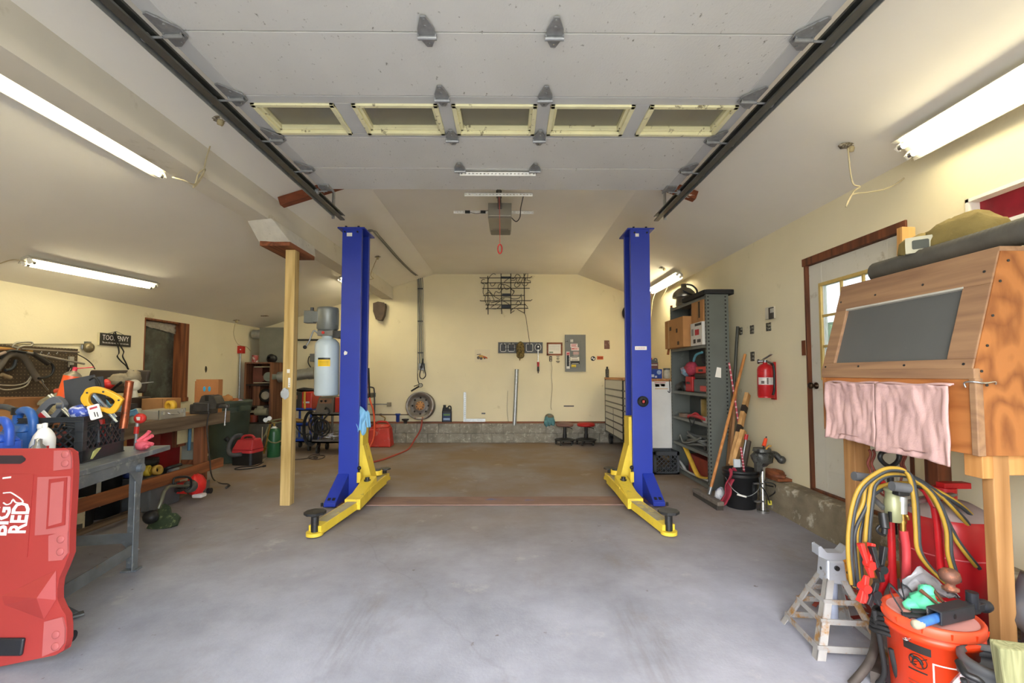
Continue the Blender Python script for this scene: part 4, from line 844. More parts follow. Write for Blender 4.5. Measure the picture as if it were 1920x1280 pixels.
# teal cloth with a grey top on the ledge
t = thing('teal_cloth', 'teal cloth draped over a grey cap on the back ledge left of the stools', 'cloth', at(1030, 796, 9.0))
c = at(1030, 786, 8.99); m = M(); m.sph((c.x, c.y, c.z-.01), (.10, .09, .11), 20, 0, .25, 9, 4); m.sph((c.x-.06, c.y-.03, c.z-.06), (.05, .05, .07), 12, 0, .3, 9, 2); m.sph((c.x+.06, c.y-.03, c.z-.06), (.05, .05, .06), 12, 0, .3, 9, 6); part('cloth', m, mat('teal cloth', '#56858a', .85, var=.15, sc=20), t)
m = M(); m.sph((c.x, c.y, c.z+.06), (.085, .085, .05), 16, 0, .1, 5, 3); part('cap', m, mat('dusty grey cap', '#77705f', .9), t)
# mechanic stools
def stool(px, col, lab):
    Y = 8.75; p = fl(px, 831); c = V((at(px, 830, Y).x, Y, 0)); place(c); t = thing('creeper_stool', lab, 'stool', c, 'stools by the back wall')
    m = M(); m.lathe([(0, .345), (.155, .345), (.168, .36), (.168, .385), (.15, .405), (0, .41)], n=32); part('seat', m, mat('seat '+col, col, .5, var=.15, sc=8), t)
    m = M(); m.cyl((0, 0, .09), (0, 0, .345), .03, n=16); m.cyl((0, 0, .09), (0, 0, .2), .038, n=16); part('post', m, BLK, t)
    m = M(); m.tube([(.03, -.03, .33), (.1, -.08, .32), (.13, -.1, .30)], .007, 6); part('lever', m, BLK, t)
    m = M(); m.lathe([(.05, .10), (.18, .075), (.195, .085), (.195, .095), (.18, .10), (.05, .125)], n=32); part('tray', m, STEELD, t)
    for k in range(5):
        a = R(72*k+20); x, y = .172*math.cos(a), .185*math.sin(a); m = M(); m.cyl((x-.012, y, .026), (x+.012, y, .026), .026, n=14); m.cyl((x, y, .03), (x, y, .085), .008, n=6); part('caster', m, BLK, t)
    ident()
stool(1059, '#7a5a50', 'low stool on casters with a worn dull red seat, nearer the teal cloth')
stool(1099, '#b5201c', 'low stool on casters with a bright red seat beside the tool chest')
# dark scuffs on the wall are loose smears; a short dark clip and a thin nail sit on it
for x0, y0, x1, y1, lab in ((903, 773.5, 910, 776, 'short dark metal clip on the lower back wall left of the tall pipe'), (1057, 760, 1076, 762, 'thin dark strip on the lower back wall above the stools')):
    m = M(); wr(m, x0, y0, x1, y1, YW, .006); tag(m.build('metal_clip', STEELD), lab, 'clip')
m = M(); m.tube([at(952, 732, YW-.006), at(951, 770, YW-.006), at(954, 795, YW-.006)], .003, 5); tag(m.build('thin_wire', mat('grey brown cord', '')), 'thin wire hanging on the back wall left of the tall pipe', 'wire')
# ================================================================ right side: tool chests, shelving, leaning things
ident()
def slotmat(name, base, per=.038, duty=.5, slot='#1d1f1e'):
    if name in _mc: return _mc[name]
    m = bpy.data.materials.new(name); m.use_nodes = True; nt = m.node_tree; N = nt.nodes; L = nt.links; b = N['Principled BSDF']; b.inputs['Roughness'].default_value = .5
    tc = N.new('ShaderNodeTexCoord'); sx = N.new('ShaderNodeSeparateXYZ'); L.new(tc.outputs['Object'], sx.inputs[0])
    d = N.new('ShaderNodeMath'); d.operation = 'DIVIDE'; d.inputs[1].default_value = per; L.new(sx.outputs['Z'], d.inputs[0])
    f = N.new('ShaderNodeMath'); f.operation = 'FRACT'; L.new(d.outputs[0], f.inputs[0])
    g = N.new('ShaderNodeMath'); g.operation = 'LESS_THAN'; g.inputs[1].default_value = duty; L.new(f.outputs[0], g.inputs[0])
    x = N.new('ShaderNodeMix'); x.data_type = 'RGBA'; L.new(g.outputs[0], x.inputs['Factor']); x.inputs[6].default_value = rgba(base); x.inputs[7].default_value = rgba(slot); L.new(x.outputs[2], b.inputs['Base Color'])
    _mc[name] = m; return m
IVORY = mat('ivory drawer enamel', '#c9c8bf', .4, var=.03, sc=4)
BUTCH = wood('oiled butcher block', '#a06a3c', '#c8905a', 'y', 16, .5, knots=False)
def chest(y0, y1, lab, endlab=False):
    x0, x1 = 1.9, 2.5
    t = thing('tool_chest', lab, 'tool chest', (x0+.3, (y0+y1)/2, 0), 'tool chests along the right wall')
    m = M(); m.box(x0+.02, y0, .22, x1, y1, 1.235); b = part('body', m, WHT if endlab else IVORY, t, .004)
    m = M(); m.box(x0-.01, y0-.01, 1.236, x1+.01, y1, 1.276); part('wooden_top', m, BUTCH, t, .004)
    for y in (y0, y1-.025): m = M(); m.box(x0-.004, y, .215, x0+.03, y+.025, 1.235); part('corner_post', m, BLK, t, .003)
    zt = 1.225; L_ = y1-y0-.05
    for h in (.175, .12, .12, .09):
        m = M(); m.box(x0, y0+.028, zt-h+.006, x0+.02, y1-.028, zt, 0); d = part('drawer', m, IVORY, t, .003)
        m = M(); m.box(x0-.014, y0+.028, zt-h+.004, x0+.002, y1-.028, zt-h+.024); m.build('drawer_pull', mat('dark chrome pull', '#3b3c3e', .3, .7), d, .003); zt -= h
    for c in (0, 1):
        z = zt; a = y0+.028+c*L_/2; e = a+L_/2-.012
        for h in (.12, .12, .12, .13):
            m = M(); m.box(x0, a, z-h+.006, x0+.02, e, z, 0); d = part('drawer', m, IVORY, t, .003)
            m = M(); m.box(x0-.014, a, z-h+.004, x0+.002, e, z-h+.024); m.build('drawer_pull', mat('dark chrome pull', '#3b3c3e'), d, .003); z -= h
    m = M(); m.box(x0-.003, (y0+y1)/2-.012, .225, x0+.02, (y0+y1)/2+.004, zt); part('divider', m, BLK, t)
    for x in (x0+.08, x1-.08):
        for y in (y0+.12, y1-.12):
            m = M(); m.cyl((x-.025, y, .08), (x+.025, y, .08), .08, n=20); m.box(x-.04, y-.04, .10, x+.04, y+.04, .222); part('caster', m, BLK, t, .003)
    if endlab:
        def lb(n, a, z0, b, z1, c): m = M(); m.box(a, y0-.0015, z0, b, y0+.001, z1); part(n, m, mat('lbl '+c, c, .6, var=.05, sc=40), t)
        lb('label', 2.11, 1.15, 2.27, 1.21, '#e9e7df'); lb('label_stripe', 2.11, 1.212, 2.27, 1.222, '#c9573a'); lb('label_stripe', 2.115, 1.125, 2.3, 1.137, '#d9b58a'); lb('label_text', 2.12, 1.16, 2.18, 1.20, '#8d8b84'); lb('label_text', 2.2, 1.165, 2.26, 1.20, '#a9a59a')
        m = M(); m.tube([(2.32, y0-.01, 1.26), (2.325, y0-.015, 1.1), (2.31, y0-.015, 1.08), (2.295, y0-.015, 1.1)], .006, 6); part('hook', m, BLK, t)
    return t
chest(7.55, 8.93, 'long ivory tool chest with dark drawer pulls, farther back beside the stools')
chest(6.55, 7.5, 'white ended tool chest with a wooden top beside the right lift column', True)
c = at(1138.5, 705, 8.75); place((c.x, 8.75, 1.277)); t = thing('spray_can', 'dark spray can standing on the far end of the long ivory tool chest', 'spray can')
m = M(); m.lathe([(.033, 0), (.033, .15), (.02, .165), (.02, .17)], n=18); part('can', m, mat('dark can print', '#2e2c28', .4, var=.4, sc=30, col2='#c9c4b4', thr=.62, sc2=40), t); m = M(); m.lathe([(.018, .168), (.018, .2), (.012, .205), (0, .205)], n=14); part('cap', m, BLK, t)
ident()
def simple_box(name, lab, cat, c, sz, mt, rz=0, flaps=None, group=None, bev=.003):
    place(c, rz); t = thing(name, lab, cat, c, group); m = M(); m.box(-sz[0]/2, -sz[1]/2, 0, sz[0]/2, sz[1]/2, sz[2]); part('body', m, mt, t, bev); ident(); return t
t = simple_box('blue_box', 'blue carton with a round emblem on the white ended tool chest', 'box', (2.15, 6.65, 1.277), (.17, .12, .135), mat('deep blue carton', '#1d3f97', .6, var=.06))
place((2.15, 6.65, 1.277)); m = M(); m.cyl((.04, -.0605, .09), (.04, -.0615, .09), .032, n=20); part('emblem', m, mat('pale blue emblem', '#9fb6d9', .6), t)
m = M(); m.box(-.07, -.0612, .02, -.03, -.0603, .06); m.box(-.02, -.0612, .012, .01, -.0603, .04); part('print', m, mat('pale print', '#c9d2e2', .6), t); ident()
jug((2.13, 6.66, 1.413), .13, .09, .165, '#5e6162', 'grey oil jug with an orange cap on top of the blue carton', cap='#e0592a', label=('#7a4440', ('#c9c4bb', .5, .7)))
place((2.32, 6.64, 1.277)); t = thing('glass_jar', 'small pale jar with a grey lid beside the blue carton', 'jar')
m = M(); m.lathe([(.05, 0), (.055, .01), (.055, .11), (.045, .125)], n=22); part('jar', m, mat('pale jar', '#b9b5a3', .3, var=.2, sc=20), t); m = M(); m.lathe([(.05, .125), (.05, .15), (0, .152)], n=22); part('lid', m, STEEL, t)
ident()
# black lattice crate
def lattice(m, o, u, v, W, H, n, t, bar=.008, d=None):
    """diagonal bars on a rectangle o + u*W, v*H"""
    u, v, o = V(u), V(v), V(o); nn = u.cross(v); s = W/n
    k = int(H/s)+n+1
    for i in range(-k, k+1):
        for sg in (1, -1):
            pts = []
            x0 = i*s; a, b = (x0, 0), (x0+sg*H, H)
            if sg < 0: a, b = (x0+H, 0), (x0, H)
            (ax_, ay), (bx_, by) = a, b
            lo, hi = 0, 1; dx = bx_-ax_
            for bound, sign in ((0, 1), (W, -1)):
                f0 = sign*(ax_-bound); f1 = sign*(bx_-bound)
                if f0 < 0 and f1 < 0: lo, hi = 1, 0
                elif f0 < 0: lo = max(lo, -f0/(f1-f0))
                elif f1 < 0: hi = min(hi, f0/(f0-f1))
            if hi-lo < .04: continue
            p = o+u*(ax_+dx*lo)+v*(H*lo); q = o+u*(ax_+dx*hi)+v*(H*hi)
            m.beam(p, q, bar, t, nn)
place((2.13, 6.30, 0)); t = thing('plastic_crate', 'dark grey plastic crate on the floor between the right lift column and the shelving', 'crate')
m = M(); w, d, h = .34, .30, .30
for a, b in ((0, .03), (.255, .3)):
    for q in ((-w/2, -d/2, w/2, -d/2+.012), (-w/2, d/2-.012, w/2, d/2), (-w/2, -d/2, -w/2+.012, d/2), (w/2-.012, -d/2, w/2, d/2)): m.box(q[0], q[1], a, q[2], q[3], b)
for x in (-w/2, w/2-.03):
    for y in (-d/2, d/2-.03): m.box(x, y, 0, x+.03, y+.03, h)
m.box(-w/2, -d/2, 0, w/2, d/2, .012); m.box(-w/2+.01, -d/2+.01, .25, w/2-.01, d/2-.01, .262)
CRG = mat('charcoal crate plastic', '#3c4044', .5, var=.12)
part('frame', m, CRG, t)
m = M(); lattice(m, (-w/2+.02, -d/2+.006, .03), (1, 0, 0), (0, 0, 1), w-.04, .225, 5, .01, .009); part('lattice_side', m, CRG, t)
m = M(); lattice(m, (w/2-.006, -d/2+.02, .03), (0, 1, 0), (0, 0, 1), d-.04, .225, 5, .01, .009); part('lattice_side', m, CRG, t)
ident()
# steel shelving
SG = mat('grey green shelving enamel', '#5d625d', .5, var=.08, sc=4, col2='#737872', thr=.68, sc2=6); SGD = mat('dark grey shelf back', '#474d4e', .6, var=.08)
x0, x1, y0, y1, zt = 2.33, 2.59, 5.3, 6.48, 2.29
t = thing('steel_shelving', 'tall grey steel shelving unit with slotted posts against the right wall', 'shelving', (2.46, 5.9, 0))
m = M(); m.box(x0, y0, .01, x1, y0+.006, zt); near = part('side_panel', m, SG, t)
m = M(); m.box(x0, y1-.006, .01, x1, y1, zt); part('side_panel', m, SG, t)
m = M(); m.box(x1-.005, y0, .01, x1, y1, zt); part('back_panel', m, SGD, t)
for y in (y0-.002, y1-.038): m = M(); m.box(x0-.003, y, 0, x0, y+.04, zt); m.box(x0-.003, y-.0015, 0, x0+.04, y, zt); o = part('post', m, SG, t); m = M(); m.box(x0-.0042, y+.014, .05, x0-.0028, y+.026, zt-.03); m.build('slots', slotmat('slotted post', '#6b706b', .044, .45, '#c9cbb9' if y > 6 else '#20211f'), o)  # pale slot colour for the far post stands for light showing through
for x in (x0+.02, x1-.035):
    m = M(); m.box(x-.009, y0-.0048, .05, x+.009, y0-.0034, zt-.03); m.build('slots', slotmat('slotted panel edge', '#636862', .044, .45), near)
m = M(); m.box(x1-.04, y0-.0035, 0, x1, y0-.002, zt); m.build('edge_flange', SG, near)
SZ = (.05, .41, .76, 1.11, 1.69, 2.27)
for z in SZ:
    m = M(); m.box(x0, y0+.006, z-.035 if z > .06 else .01, x0+.006, y1-.006, z+.003); m.box(x0, y0+.006, z-.004, x1-.006, y1-.006, z); part('shelf', m, mat('worn shelf enamel', '#6e716c', .5, var=.12, sc=10), t)
m = M(); a = wx(1328, 708, 2.4); m.prism([(2.415, 1.31), (2.485, 1.30), (2.488, 1.415), (2.44, 1.425)], y0-.005, y0-.002, 'xz'); part('torn_label', m, WHTP, t)
# on top
m = M(); m.rbox((2.475, 5.62, 2.272+.035), (.36, .74, .05), .05); tag(m.build('rubber_mat', BLKM, None, .012), 'thick black mat lying on top of the steel shelving', 'mat')
place((2.42, 6.2, 2.272)); t = thing('work_lamp', 'old silver reflector lamp with a black cord on top of the shelving', 'lamp')
m = M(); m.lathe([(.10, .0), (.11, .02), (.10, .10), (.13, .13)], n=24); part('base', m, mat('tarnished chrome', '#7f7b72', .3, .8, var=.3, sc=14), t)
m = M(); m.lathe([(.15, .12), (.155, .14), (.14, .19), (.09, .24), (.04, .26), (.035, .31), (0, .312)], n=28); part('reflector', m, mat('tarnished chrome', ''), t)
m = M(); m.tube([(.03, -.03, .3), (.09, -.08, .27), (.14, -.1, .2), (.1, -.14, .13), (.0, -.17, .15), (-.08, -.16, .19)], .012, 8); part('cord', m, BLK, t)
ident()
# cartons
def carton(x0, y0, z0, x1, y1, z1, lab, mt=BROWNCARD, tape=True, prints=()):
    t = thing('cardboard_box', lab, 'box', ((x0+x1)/2, (y0+y1)/2, z0), 'boxes on the shelving'); m = M(); m.box(x0, y0, z0, x1, y1, z1); part('carton', m, mt, t, .003)
    for nm, a, b, c, d, col in prints:
        m = M(); m.box(x0-.0012, y0+(y1-y0)*a, z0+(z1-z0)*b, x0+.001, y0+(y1-y0)*c, z0+(z1-z0)*d); part(nm, m, mat('carton '+col, col, .7), t)
    return t
carton(2.22, 5.74, 1.692, 2.56, 6.4, 2.08, 'big brown carton sticking out of the upper shelf', prints=(('arrow_print', .62, .62, .72, .75, '#3c2a1a'), ('arrow_print', .28, .5, .36, .64, '#3c2a1a'), ('stamp', .2, .08, .3, .2, '#4a3320'), ('tape', .75, 0, .8, 1, '#c09a6a')))
carton(2.30, 5.36, 1.692, 2.56, 5.70, 1.97, 'white printed carton with a red picture beside the big brown carton', mat('white carton', '#d6d3c9', .7, var=.05), prints=(('picture', .25, .45, .6, .7, '#b9323a'), ('print', .05, .85, .6, .96, '#33312e'), ('print', .55, .1, .75, .28, '#3b3835'), ('print', .12, .12, .42, .26, '#4b4845'), ('barcode', .72, .45, .9, .75, '#8f8c84')))
carton(2.32, 5.37, 1.972, 2.55, 5.71, 2.235, 'torn open brown carton on top of the white printed carton', prints=(('torn_gap', .25, .2, .38, .95, '#2d2218'), ('tape', .42, .1, .46, 1, '#8a6a44')))
m = M(); m.tube([(2.36, 6.52, 2.33), (2.36, 6.52, 2.2), (2.34, 6.52, 1.9), (2.30, 6.52, 1.62)], .016, 10, 3); tag(m.build('wooden_stick', wood('red brown handle', '#8a4a24', '#b06a38', 'z', 10)), 'slim red brown wooden handle hanging by the far end of the shelving', 'handle')
# middle shelves
def shelfbox(x0, y0, z0, x1, y1, z1, name, lab, cat, mt, extra=None, bev=.015):
    t = thing(name, lab, cat, ((x0+x1)/2, (y0+y1)/2, z0)); m = M(); m.box(x0, y0, z0, x1, y1, z1); part('body', m, mt, t, bev, seg=3)
    for e in (extra or ()): m = M(); m.box(*e[2]); part(e[0], m, e[1], t, .006)
    return t
z = 1.112
shelfbox(2.37, 5.86, z, 2.55, 6.08, z+.2, 'tool_case', 'red tool case on the middle shelf', 'case', RUBYM, (('handle', BLK, (2.36, 5.92, z+.1, 2.372, 6.02, z+.13)),))
shelfbox(2.36, 5.36, z, 2.56, 5.78, z+.17, 'drill_case', 'grey drill case with a red latch on the middle shelf, next to the red case', 'case', mat('slate plastic', '#4c5558', .5), (('latch', RUBYM, (2.345, 5.36, z+.02, 2.362, 5.56, z+.09)),))
m = M(); m.tube([(2.37, 6.3, z+.05), (2.37, 6.15, z+.09), (2.4, 6.12, z+.02)], .05, 10, 4); tag(m.build('black_drill', BLK), 'black power drill body lying at the far end of the middle shelf', 'drill')
shelfbox(2.38, 5.38, z+.172, 2.56, 5.8, z+.24, 'tool_tray', 'dark tray on top of the grey drill case', 'tray', BLK)
shelfbox(2.36, 5.40, z+.242, 2.54, 5.72, z+.325, 'battery_charger', 'red battery charger on the dark tray on the middle shelf', 'charger', mat('bright red charger', '#c9302a', .45), (('vent', BLK, (2.355, 5.5, z+.26, 2.362, 5.62, z+.29)),))
m = M(); m.sph((2.47, 5.55, z+.43), (.09, .16, .10), 16, 0, .2, 6, 7); tag(m.build('black_pouch', BLKM), 'black pouch behind the teal hose on the middle shelf', 'pouch')
m = M(); m.sph((2.42, 5.98, z+.30), (.075, .13, .095), 18, 0, .3, 9, 11, ); m.sph((2.41, 6.12, z+.27), (.07, .09, .075), 16, 1, .3, 9, 15); tag(m.build('patterned_bag', [mat('pink cloth', '#a8394e', .8, var=.25, sc=30), mat('blue flowered cloth', '#7fa7bd', .8, var=.4, sc=40, col2='#c46a76', thr=.55, sc2=30)]), 'pink and blue patterned cloth bag on the red case', 'bag')
m = M(); m.tube([(2.40, 5.86, z+.4), (2.38, 5.74, z+.47), (2.40, 5.6, z+.50)], .016, 8); tag(m.build('teal_hose', mat('teal cord', '#5f9fb0', .6)), 'teal hose looped over the black pouch on the middle shelf', 'hose')
z = .762
place((2.47, 5.62, z)); t = thing('brass_tin', 'tall brass coloured tin on the shelf below the middle', 'tin'); m = M(); m.lathe([(.085, 0), (.085, .27), (.08, .275), (.08, .27)], n=28, cap=False); m.lathe([(0, .005), (.085, .005)], n=28, cap=False); part('tin', m, mat('brassy tin', '#8c7a4e', .35, .7, var=.3, sc=8), t); ident()
m = M(); m.cyl((2.42, 6.2, z), (2.42, 6.2, z+.05), .09, n=26); m.cyl((2.42, 6.2, z+.05), (2.42, 6.2, z+.051), .05, n=20, mi=1); tag(m.build('tape_roll', [mat('brown tape', '#6a5646', .6), BLK]), 'flat brown tape roll at the far end below the middle shelf', 'tape')
m = M(); m.tube([(2.36, 5.95, z+.03), (2.37, 5.8, z+.05), (2.36, 5.6, z+.05), (2.36, 5.42, z+.04)], .025, 8); m.tube([(2.36, 5.86, z+.05), (2.36, 5.72, z+.09), (2.37, 5.6, z+.04)], .014, 8); tag(m.build('red_clamp', mat('red grip', '#b52733', .5)), 'red handled clamp lying in front of the brass tin', 'clamp')
m = M(); m.box(2.345, 5.36, z, 2.42, 5.5, z+.07); m.tube([(2.33, 5.86, z+.02), (2.325, 5.8, z-.06), (2.325, 5.74, z-.06), (2.33, 5.7, z+.02), (2.335, 5.78, z+.03)], .008, 6, 4, True, mi=1); tag(m.build('strap_buckle', [mat('pale grey plastic', '#9b9d98', .5), BLK]), 'grey block with a black buckle hanging over the shelf edge', 'buckle')
z = .412
m = M()
for k in range(4): m.tube([(2.46+(.09+.006*k)*math.cos(a), 5.86+(.36-.03*k)*math.sin(a), z+.03+.035*k+.03*math.sin(a*2+k)) for a in [i*math.pi/8 for i in range(16)]], .015, 8, 2, True)
m.tube([(2.36, 5.6, z+.15), (2.35, 5.8, z+.08), (2.345, 6.1, z+.02), (2.34, 6.2, z+.1), (2.36, 6.3, z+.04)], .013, 8)
tag(m.build('coiled_hose', mat('grey rubber hose', '#6a6c69', .6, var=.12)), 'coil of grey hose on the low shelf', 'hose')
m = M(); m.sph((2.42, 5.45, z+.035), (.05, .07, .034), 14); m.cyl((2.36, 5.45, z+.05), (2.345, 5.45, z+.05), .03, n=14, mi=1); tag(m.build('metal_fitting', [mat('pale metal casting', '#9c9d98', .4, .6), BLK]), 'pale round metal fitting at the near end of the low shelf', 'fitting')
z = .052
shelfbox(2.4, 5.5, z, 2.56, 6.1, z+.24, 'red_toolbox', 'dusty dark red toolbox at the bottom of the shelving', 'toolbox', mat('dusty dark red', '#7d2a22', .6, var=.2))
m = M(); m.strap([(2.36, 6.12, z+.33), (2.355, 5.95, z+.22), (2.35, 5.75, z+.08), (2.35, 5.62, z+.035), (2.36, 5.4, z+.07)], .055, .012, (1, 0, .2), 4); tag(m.build('yellow_strap', mat('yellow webbing', '#cfa637', .7, var=.15, sc=12)), 'broad yellow strap hanging in front of the red toolbox', 'strap')
m = M(); m.tube([(2.35, 6.35, z+.07), (2.36, 6.25, z+.02), (2.35, 6.0, z+.02), (2.36, 5.7, z+.02), (2.37, 5.45, z+.03)], .013, 8); m.tube([(2.35, 6.36, z+.08), (2.345, 6.25, z+.1), (2.36, 6.1, z+.02)], .018, 8); tag(m.build('pale_cable', mat('pale grey cable', '#a7a8a3', .6)), 'pale grey cable lying on the bottom shelf', 'cable')
# ---------------------------------------------------------------- leaning tools, bucket
HW = wood('orange brown broom handle', '#a5662f', '#c98a4c', 'z', 12, .5, knots=False)
t = thing('push_broom', 'push broom with a grey head and an orange brown handle leaning on the shelving', 'broom', fl(1330, 932))
a, b = fl(1303, 918, .06), fl(1352, 945, .06); m = M(); m.beam(a, b, .07, .045); part('head', m, mat('dusty grey block', '#6b6258', .9, var=.2, sc=20), t, .01)
m = M(); m.beam(a+V((.01, .0, -.04)), b+V((-.01, 0, -.04)), .065, .04); part('bristles', m, mat('dark bristles', '#3b362f', .95, var=.3, sc=60), t)
m = M(); p0 = (a+b)/2+V((.02, 0, .02)); p1 = at(1397, 664, 5.22); m.cyl(p0, p1, .0155, n=14); part('handle', m, HW, t)
m = M(); m.cyl(p0, p0+(p1-p0).normalized()*.08, .021, n=14); part('ferrule', m, STEEL, t)
m = M(); m.tube([at(1383, 612, 5.28), at(1379, 680, 5.27), at(1368, 880, 5.24)], .017, 10, 1); tag(m.build('black_pipe', mat('dark grey pipe', '#40413c', .5, .4)), 'long thin dark pipe leaning in the corner beside the shelving', 'pipe')
def striped(a, b, lab):
    t = thing('striped_rod', lab, 'rod', b); a, b = V(a), V(b); n = 12
    m = M(); m.cyl(a, b, .0105, n=10); part('rod', m, mat('pinkish red rod', '#b4404e', .5, var=.1), t)
    for k in range(n): q = a+(b-a)*((k+.2)/n); r_ = a+(b-a)*((k+.5)/n); m = M(); m.cyl(q, r_, .0112, n=10, cap=False); part('stripe', m, mat('pale pink stripe', '#d9b6b4', .5), t)
striped(at(1367, 680, 5.2), at(1386, 800, 5.1), 'red and white striped rod leaning beside the shelving, the higher one')
striped(at(1389, 838, 4.72), at(1396, 884, 4.72)+V((.01, 0, -.12)), 'red and white striped rod standing in the black bucket')
BRD = wood('weathered brown board', '#7c5636', '#a4784e', 'z', 10); BRD2 = wood('scorched pale stud', '#a87b46', '#caa068', 'z', 9)
m = M(); m.beam(at(1379, 716, 5.27), at(1364, 900, 5.18), .075, .03, (1, 0, 0)); tag(m.build('plank', BRD, None, .003), 'narrow dark brown plank leaning behind the broom handle', 'plank')
t = thing('scorched_stud', 'scorched pale wooden stud leaning on the wall above the black bucket', 'board', at(1385, 850, 5.0))
p, q = at(1402, 738, 5.16), at(1371, 872, 4.95); m = M(); m.beam(p, q, .09, .04, (.7, -.7, 0)); part('stud', m, BRD2, t, .003)
for f0, f1 in ((.18, .27), (.46, .56)): m = M(); m.beam(p+(q-p)*f0, p+(q-p)*f1, .0925, .0425, (.7, -.7, 0)); part('burn_mark', m, mat('charred wood', '#2c2119', .9, var=.3, sc=30), t)
m = M(); m.beam(at(1390, 806, 5.0)+V((0, -.05, 0)), at(1364, 880, 4.88)+V((0, -.03, -.1)), .09, .045, (.7, -.7, 0)); tag(m.build('stud', wood('clean pale stud', '#b5874e', '#d4a76c', 'z', 9), None, .003), 'short clean wooden stud leaning in front of the scorched one', 'board')
m = M(); m.beam(at(1405, 826, 4.86), at(1392, 876, 4.80)+V((0, 0, -.1)), .05, .03, (.7, -.7, 0)); tag(m.build('plank', mat('dark grey brown plank', '#4d433b', .8, var=.15), None, .003), 'short dark grey plank leaning behind the black bucket', 'plank')
t = thing('paint_scraper', 'scraper with a grey shaft and red end standing in the black bucket', 'scraper', at(1395, 870, 4.75)); m = M(); m.cyl(at(1399, 822, 4.78), at(1390, 875, 4.76), .012, n=10); part('shaft', m, STEEL, t); m = M(); m.cyl(at(1400, 814, 4.78), at(1398, 824, 4.78), .018, n=10); part('end', m, RUBYM, t)
m = M(); a = at(1383, 872, 4.62); m.box(a.x-.035, a.y, a.z-.02, a.x+.03, a.y+.02, a.z+.06); tag(m.build('scraper_blade', mat('pale blade', '#b9bfc2', .5)), 'pale flat blade sticking out of the black bucket', 'blade')
place((2.37, 4.68, 0)); t = thing('black_bucket', 'black plastic bucket full of odds and ends by the broom', 'bucket')
m = M(); m.lathe([(0, 0), (.135, 0), (.14, .01), (.158, .31), (.168, .315), (.168, .325), (.160, .327), (.161, .35), (.172, .352), (.172, .375), (.160, .38), (.152, .375), (.133, .02), (0, .02)], n=40, cap=False); part('tub', m, BLK, t)
m = M(); m.tube([(-.165, -.03, .30), (-.14, -.15, .2), (-.03, -.19, .15), (.09, -.18, .22), (.16, -.05, .31)], .0035, 6); h = part('wire_handle', m, GALV, t); m = M(); m.cyl((-.12, -.17, .165), (-.04, -.19, .145), .009, n=10); m.build('grip', WHT, h)
m = M(); cyl_patch(m, (0, 0), .1545, .1, .27, -75, -42); part('label', m, mat('dark label', '#26282a', .5), t); m = M(); m.torus((.08, -.128, .2), (.55, -.83, 0), .022, .003, 18, 6); part('emblem', m, mat('grey emblem', '#55585a', .5), t)
ident()
m = M(); m.sheet(lambda u, v: (2.22+.045*math.cos(v*3)*1-.02+.07*(u-.5)+.015*math.sin(v*11), 4.60-.03*math.sin(u*7+v*2), .39-.36*v+.02*math.sin(u*9)), 10, 18); tag(m.build('red_rag', mat('dark red rag', '#8c2636', .85, var=.2, sc=20), None, solid=.012, sub=1), 'dark red rag hanging over the edge of the black bucket', 'rag')
m = M(); m.sph((2.21, 4.78, .08), (.06, .05, .08), 14, 0, .4, 9, 3); tag(m.build('crumpled_wrapper', mat('white and blue wrapper', '#cfd0d2', .5, var=.1, col2='#4a58a0', thr=.6, sc2=14)), 'crumpled white and blue wrapper behind the broom head', 'wrapper')
# upright tube with a motor head
t = thing('trolling_motor', 'upright metal tube with a grey motor head and loose wires beside the black bucket', 'motor', fl(1431, 962))
b_ = fl(1431, 960); X0, Y0 = b_.x, b_.y
m = M(); m.cyl((X0, Y0, .0), (X0, Y0, .02), .055, n=20); m.cyl((X0, Y0, .02), (X0+.03, Y0+.05, .46), .028, n=18); part('tube', m, CHROME, t)
m = M(); h = V((X0+.03, Y0+.05, .52)); m.sph(h, (.10, .08, .085), 18, 0, .25, 9, 2); m.cyl(h+V((0, 0, .06)), h+V((0, 0, .09)), .085, .08, 18); m.tube([h+V((.05, 0, .04)), h+V((.13, .0, .03)), h+V((.17, -.02, -.02))], .03, 10); m.cb(h+V((-.06, -.04, -.08)), (.06, .05, .09)); m.sph(h+V((.18, -.02, -.02)), .04, 12); part('motor_head', m, mat('grimy grey casting', '#5b5c5a', .5, .6, var=.35, sc=16, col2='#2d2d2c', thr=.55, sc2=20), t)
for pts in ([(0, -.02, .3), (.09, -.05, .28), (.11, -.02, .2), (.04, -.04, .16)], [(-.02, -.03, .42), (-.06, -.06, .3), (.0, -.06, .2), (.04, -.05, .1)], [(.03, 0, .26), (.16, .0, .24), (.2, .02, .28)]):
    m = M(); m.tube([V((X0, Y0, 0))+V(q) for q in pts], .006, 6); part('wire', m, BLK, t)
m = M(); m.box(X0-.09, Y0-.02, .1, X0-.0, Y0+.0, .115); m.box(X0-.09, Y0-.01, .27, X0, Y0+.01, .285); part('bracket', m, STEEL, t); m = M(); m.cb((X0+.05, Y0-.03, .1), (.03, .02, .04)); part('tag', m, mat('yellow tag', '#d2c84a', .6), t)
t = thing('screwdriver', 'orange handled screwdriver standing on the grey motor head', 'screwdriver', at(1433, 840, 4.5)); m = M(); m.cyl(at(1432, 836, 4.48), at(1436, 822, 4.5), .019, .015, 10); part('handle', m, ORNG, t); m = M(); m.cyl(at(1429, 848, 4.47), at(1432, 836, 4.48), .006, n=8); m.cyl(at(1436, 822, 4.5), at(1437, 818, 4.5), .006, n=8); part('shaft', m, BLK, t)
m = M(); m.tube([at(1436, 842, 4.46), at(1441, 836, 4.46), at(1446, 836, 4.46)], .008, 6); tag(m.build('brass_pin', mat('ochre pin', '#b98a3a', .5)), 'small ochre bent pin on the grey motor head', 'pin')
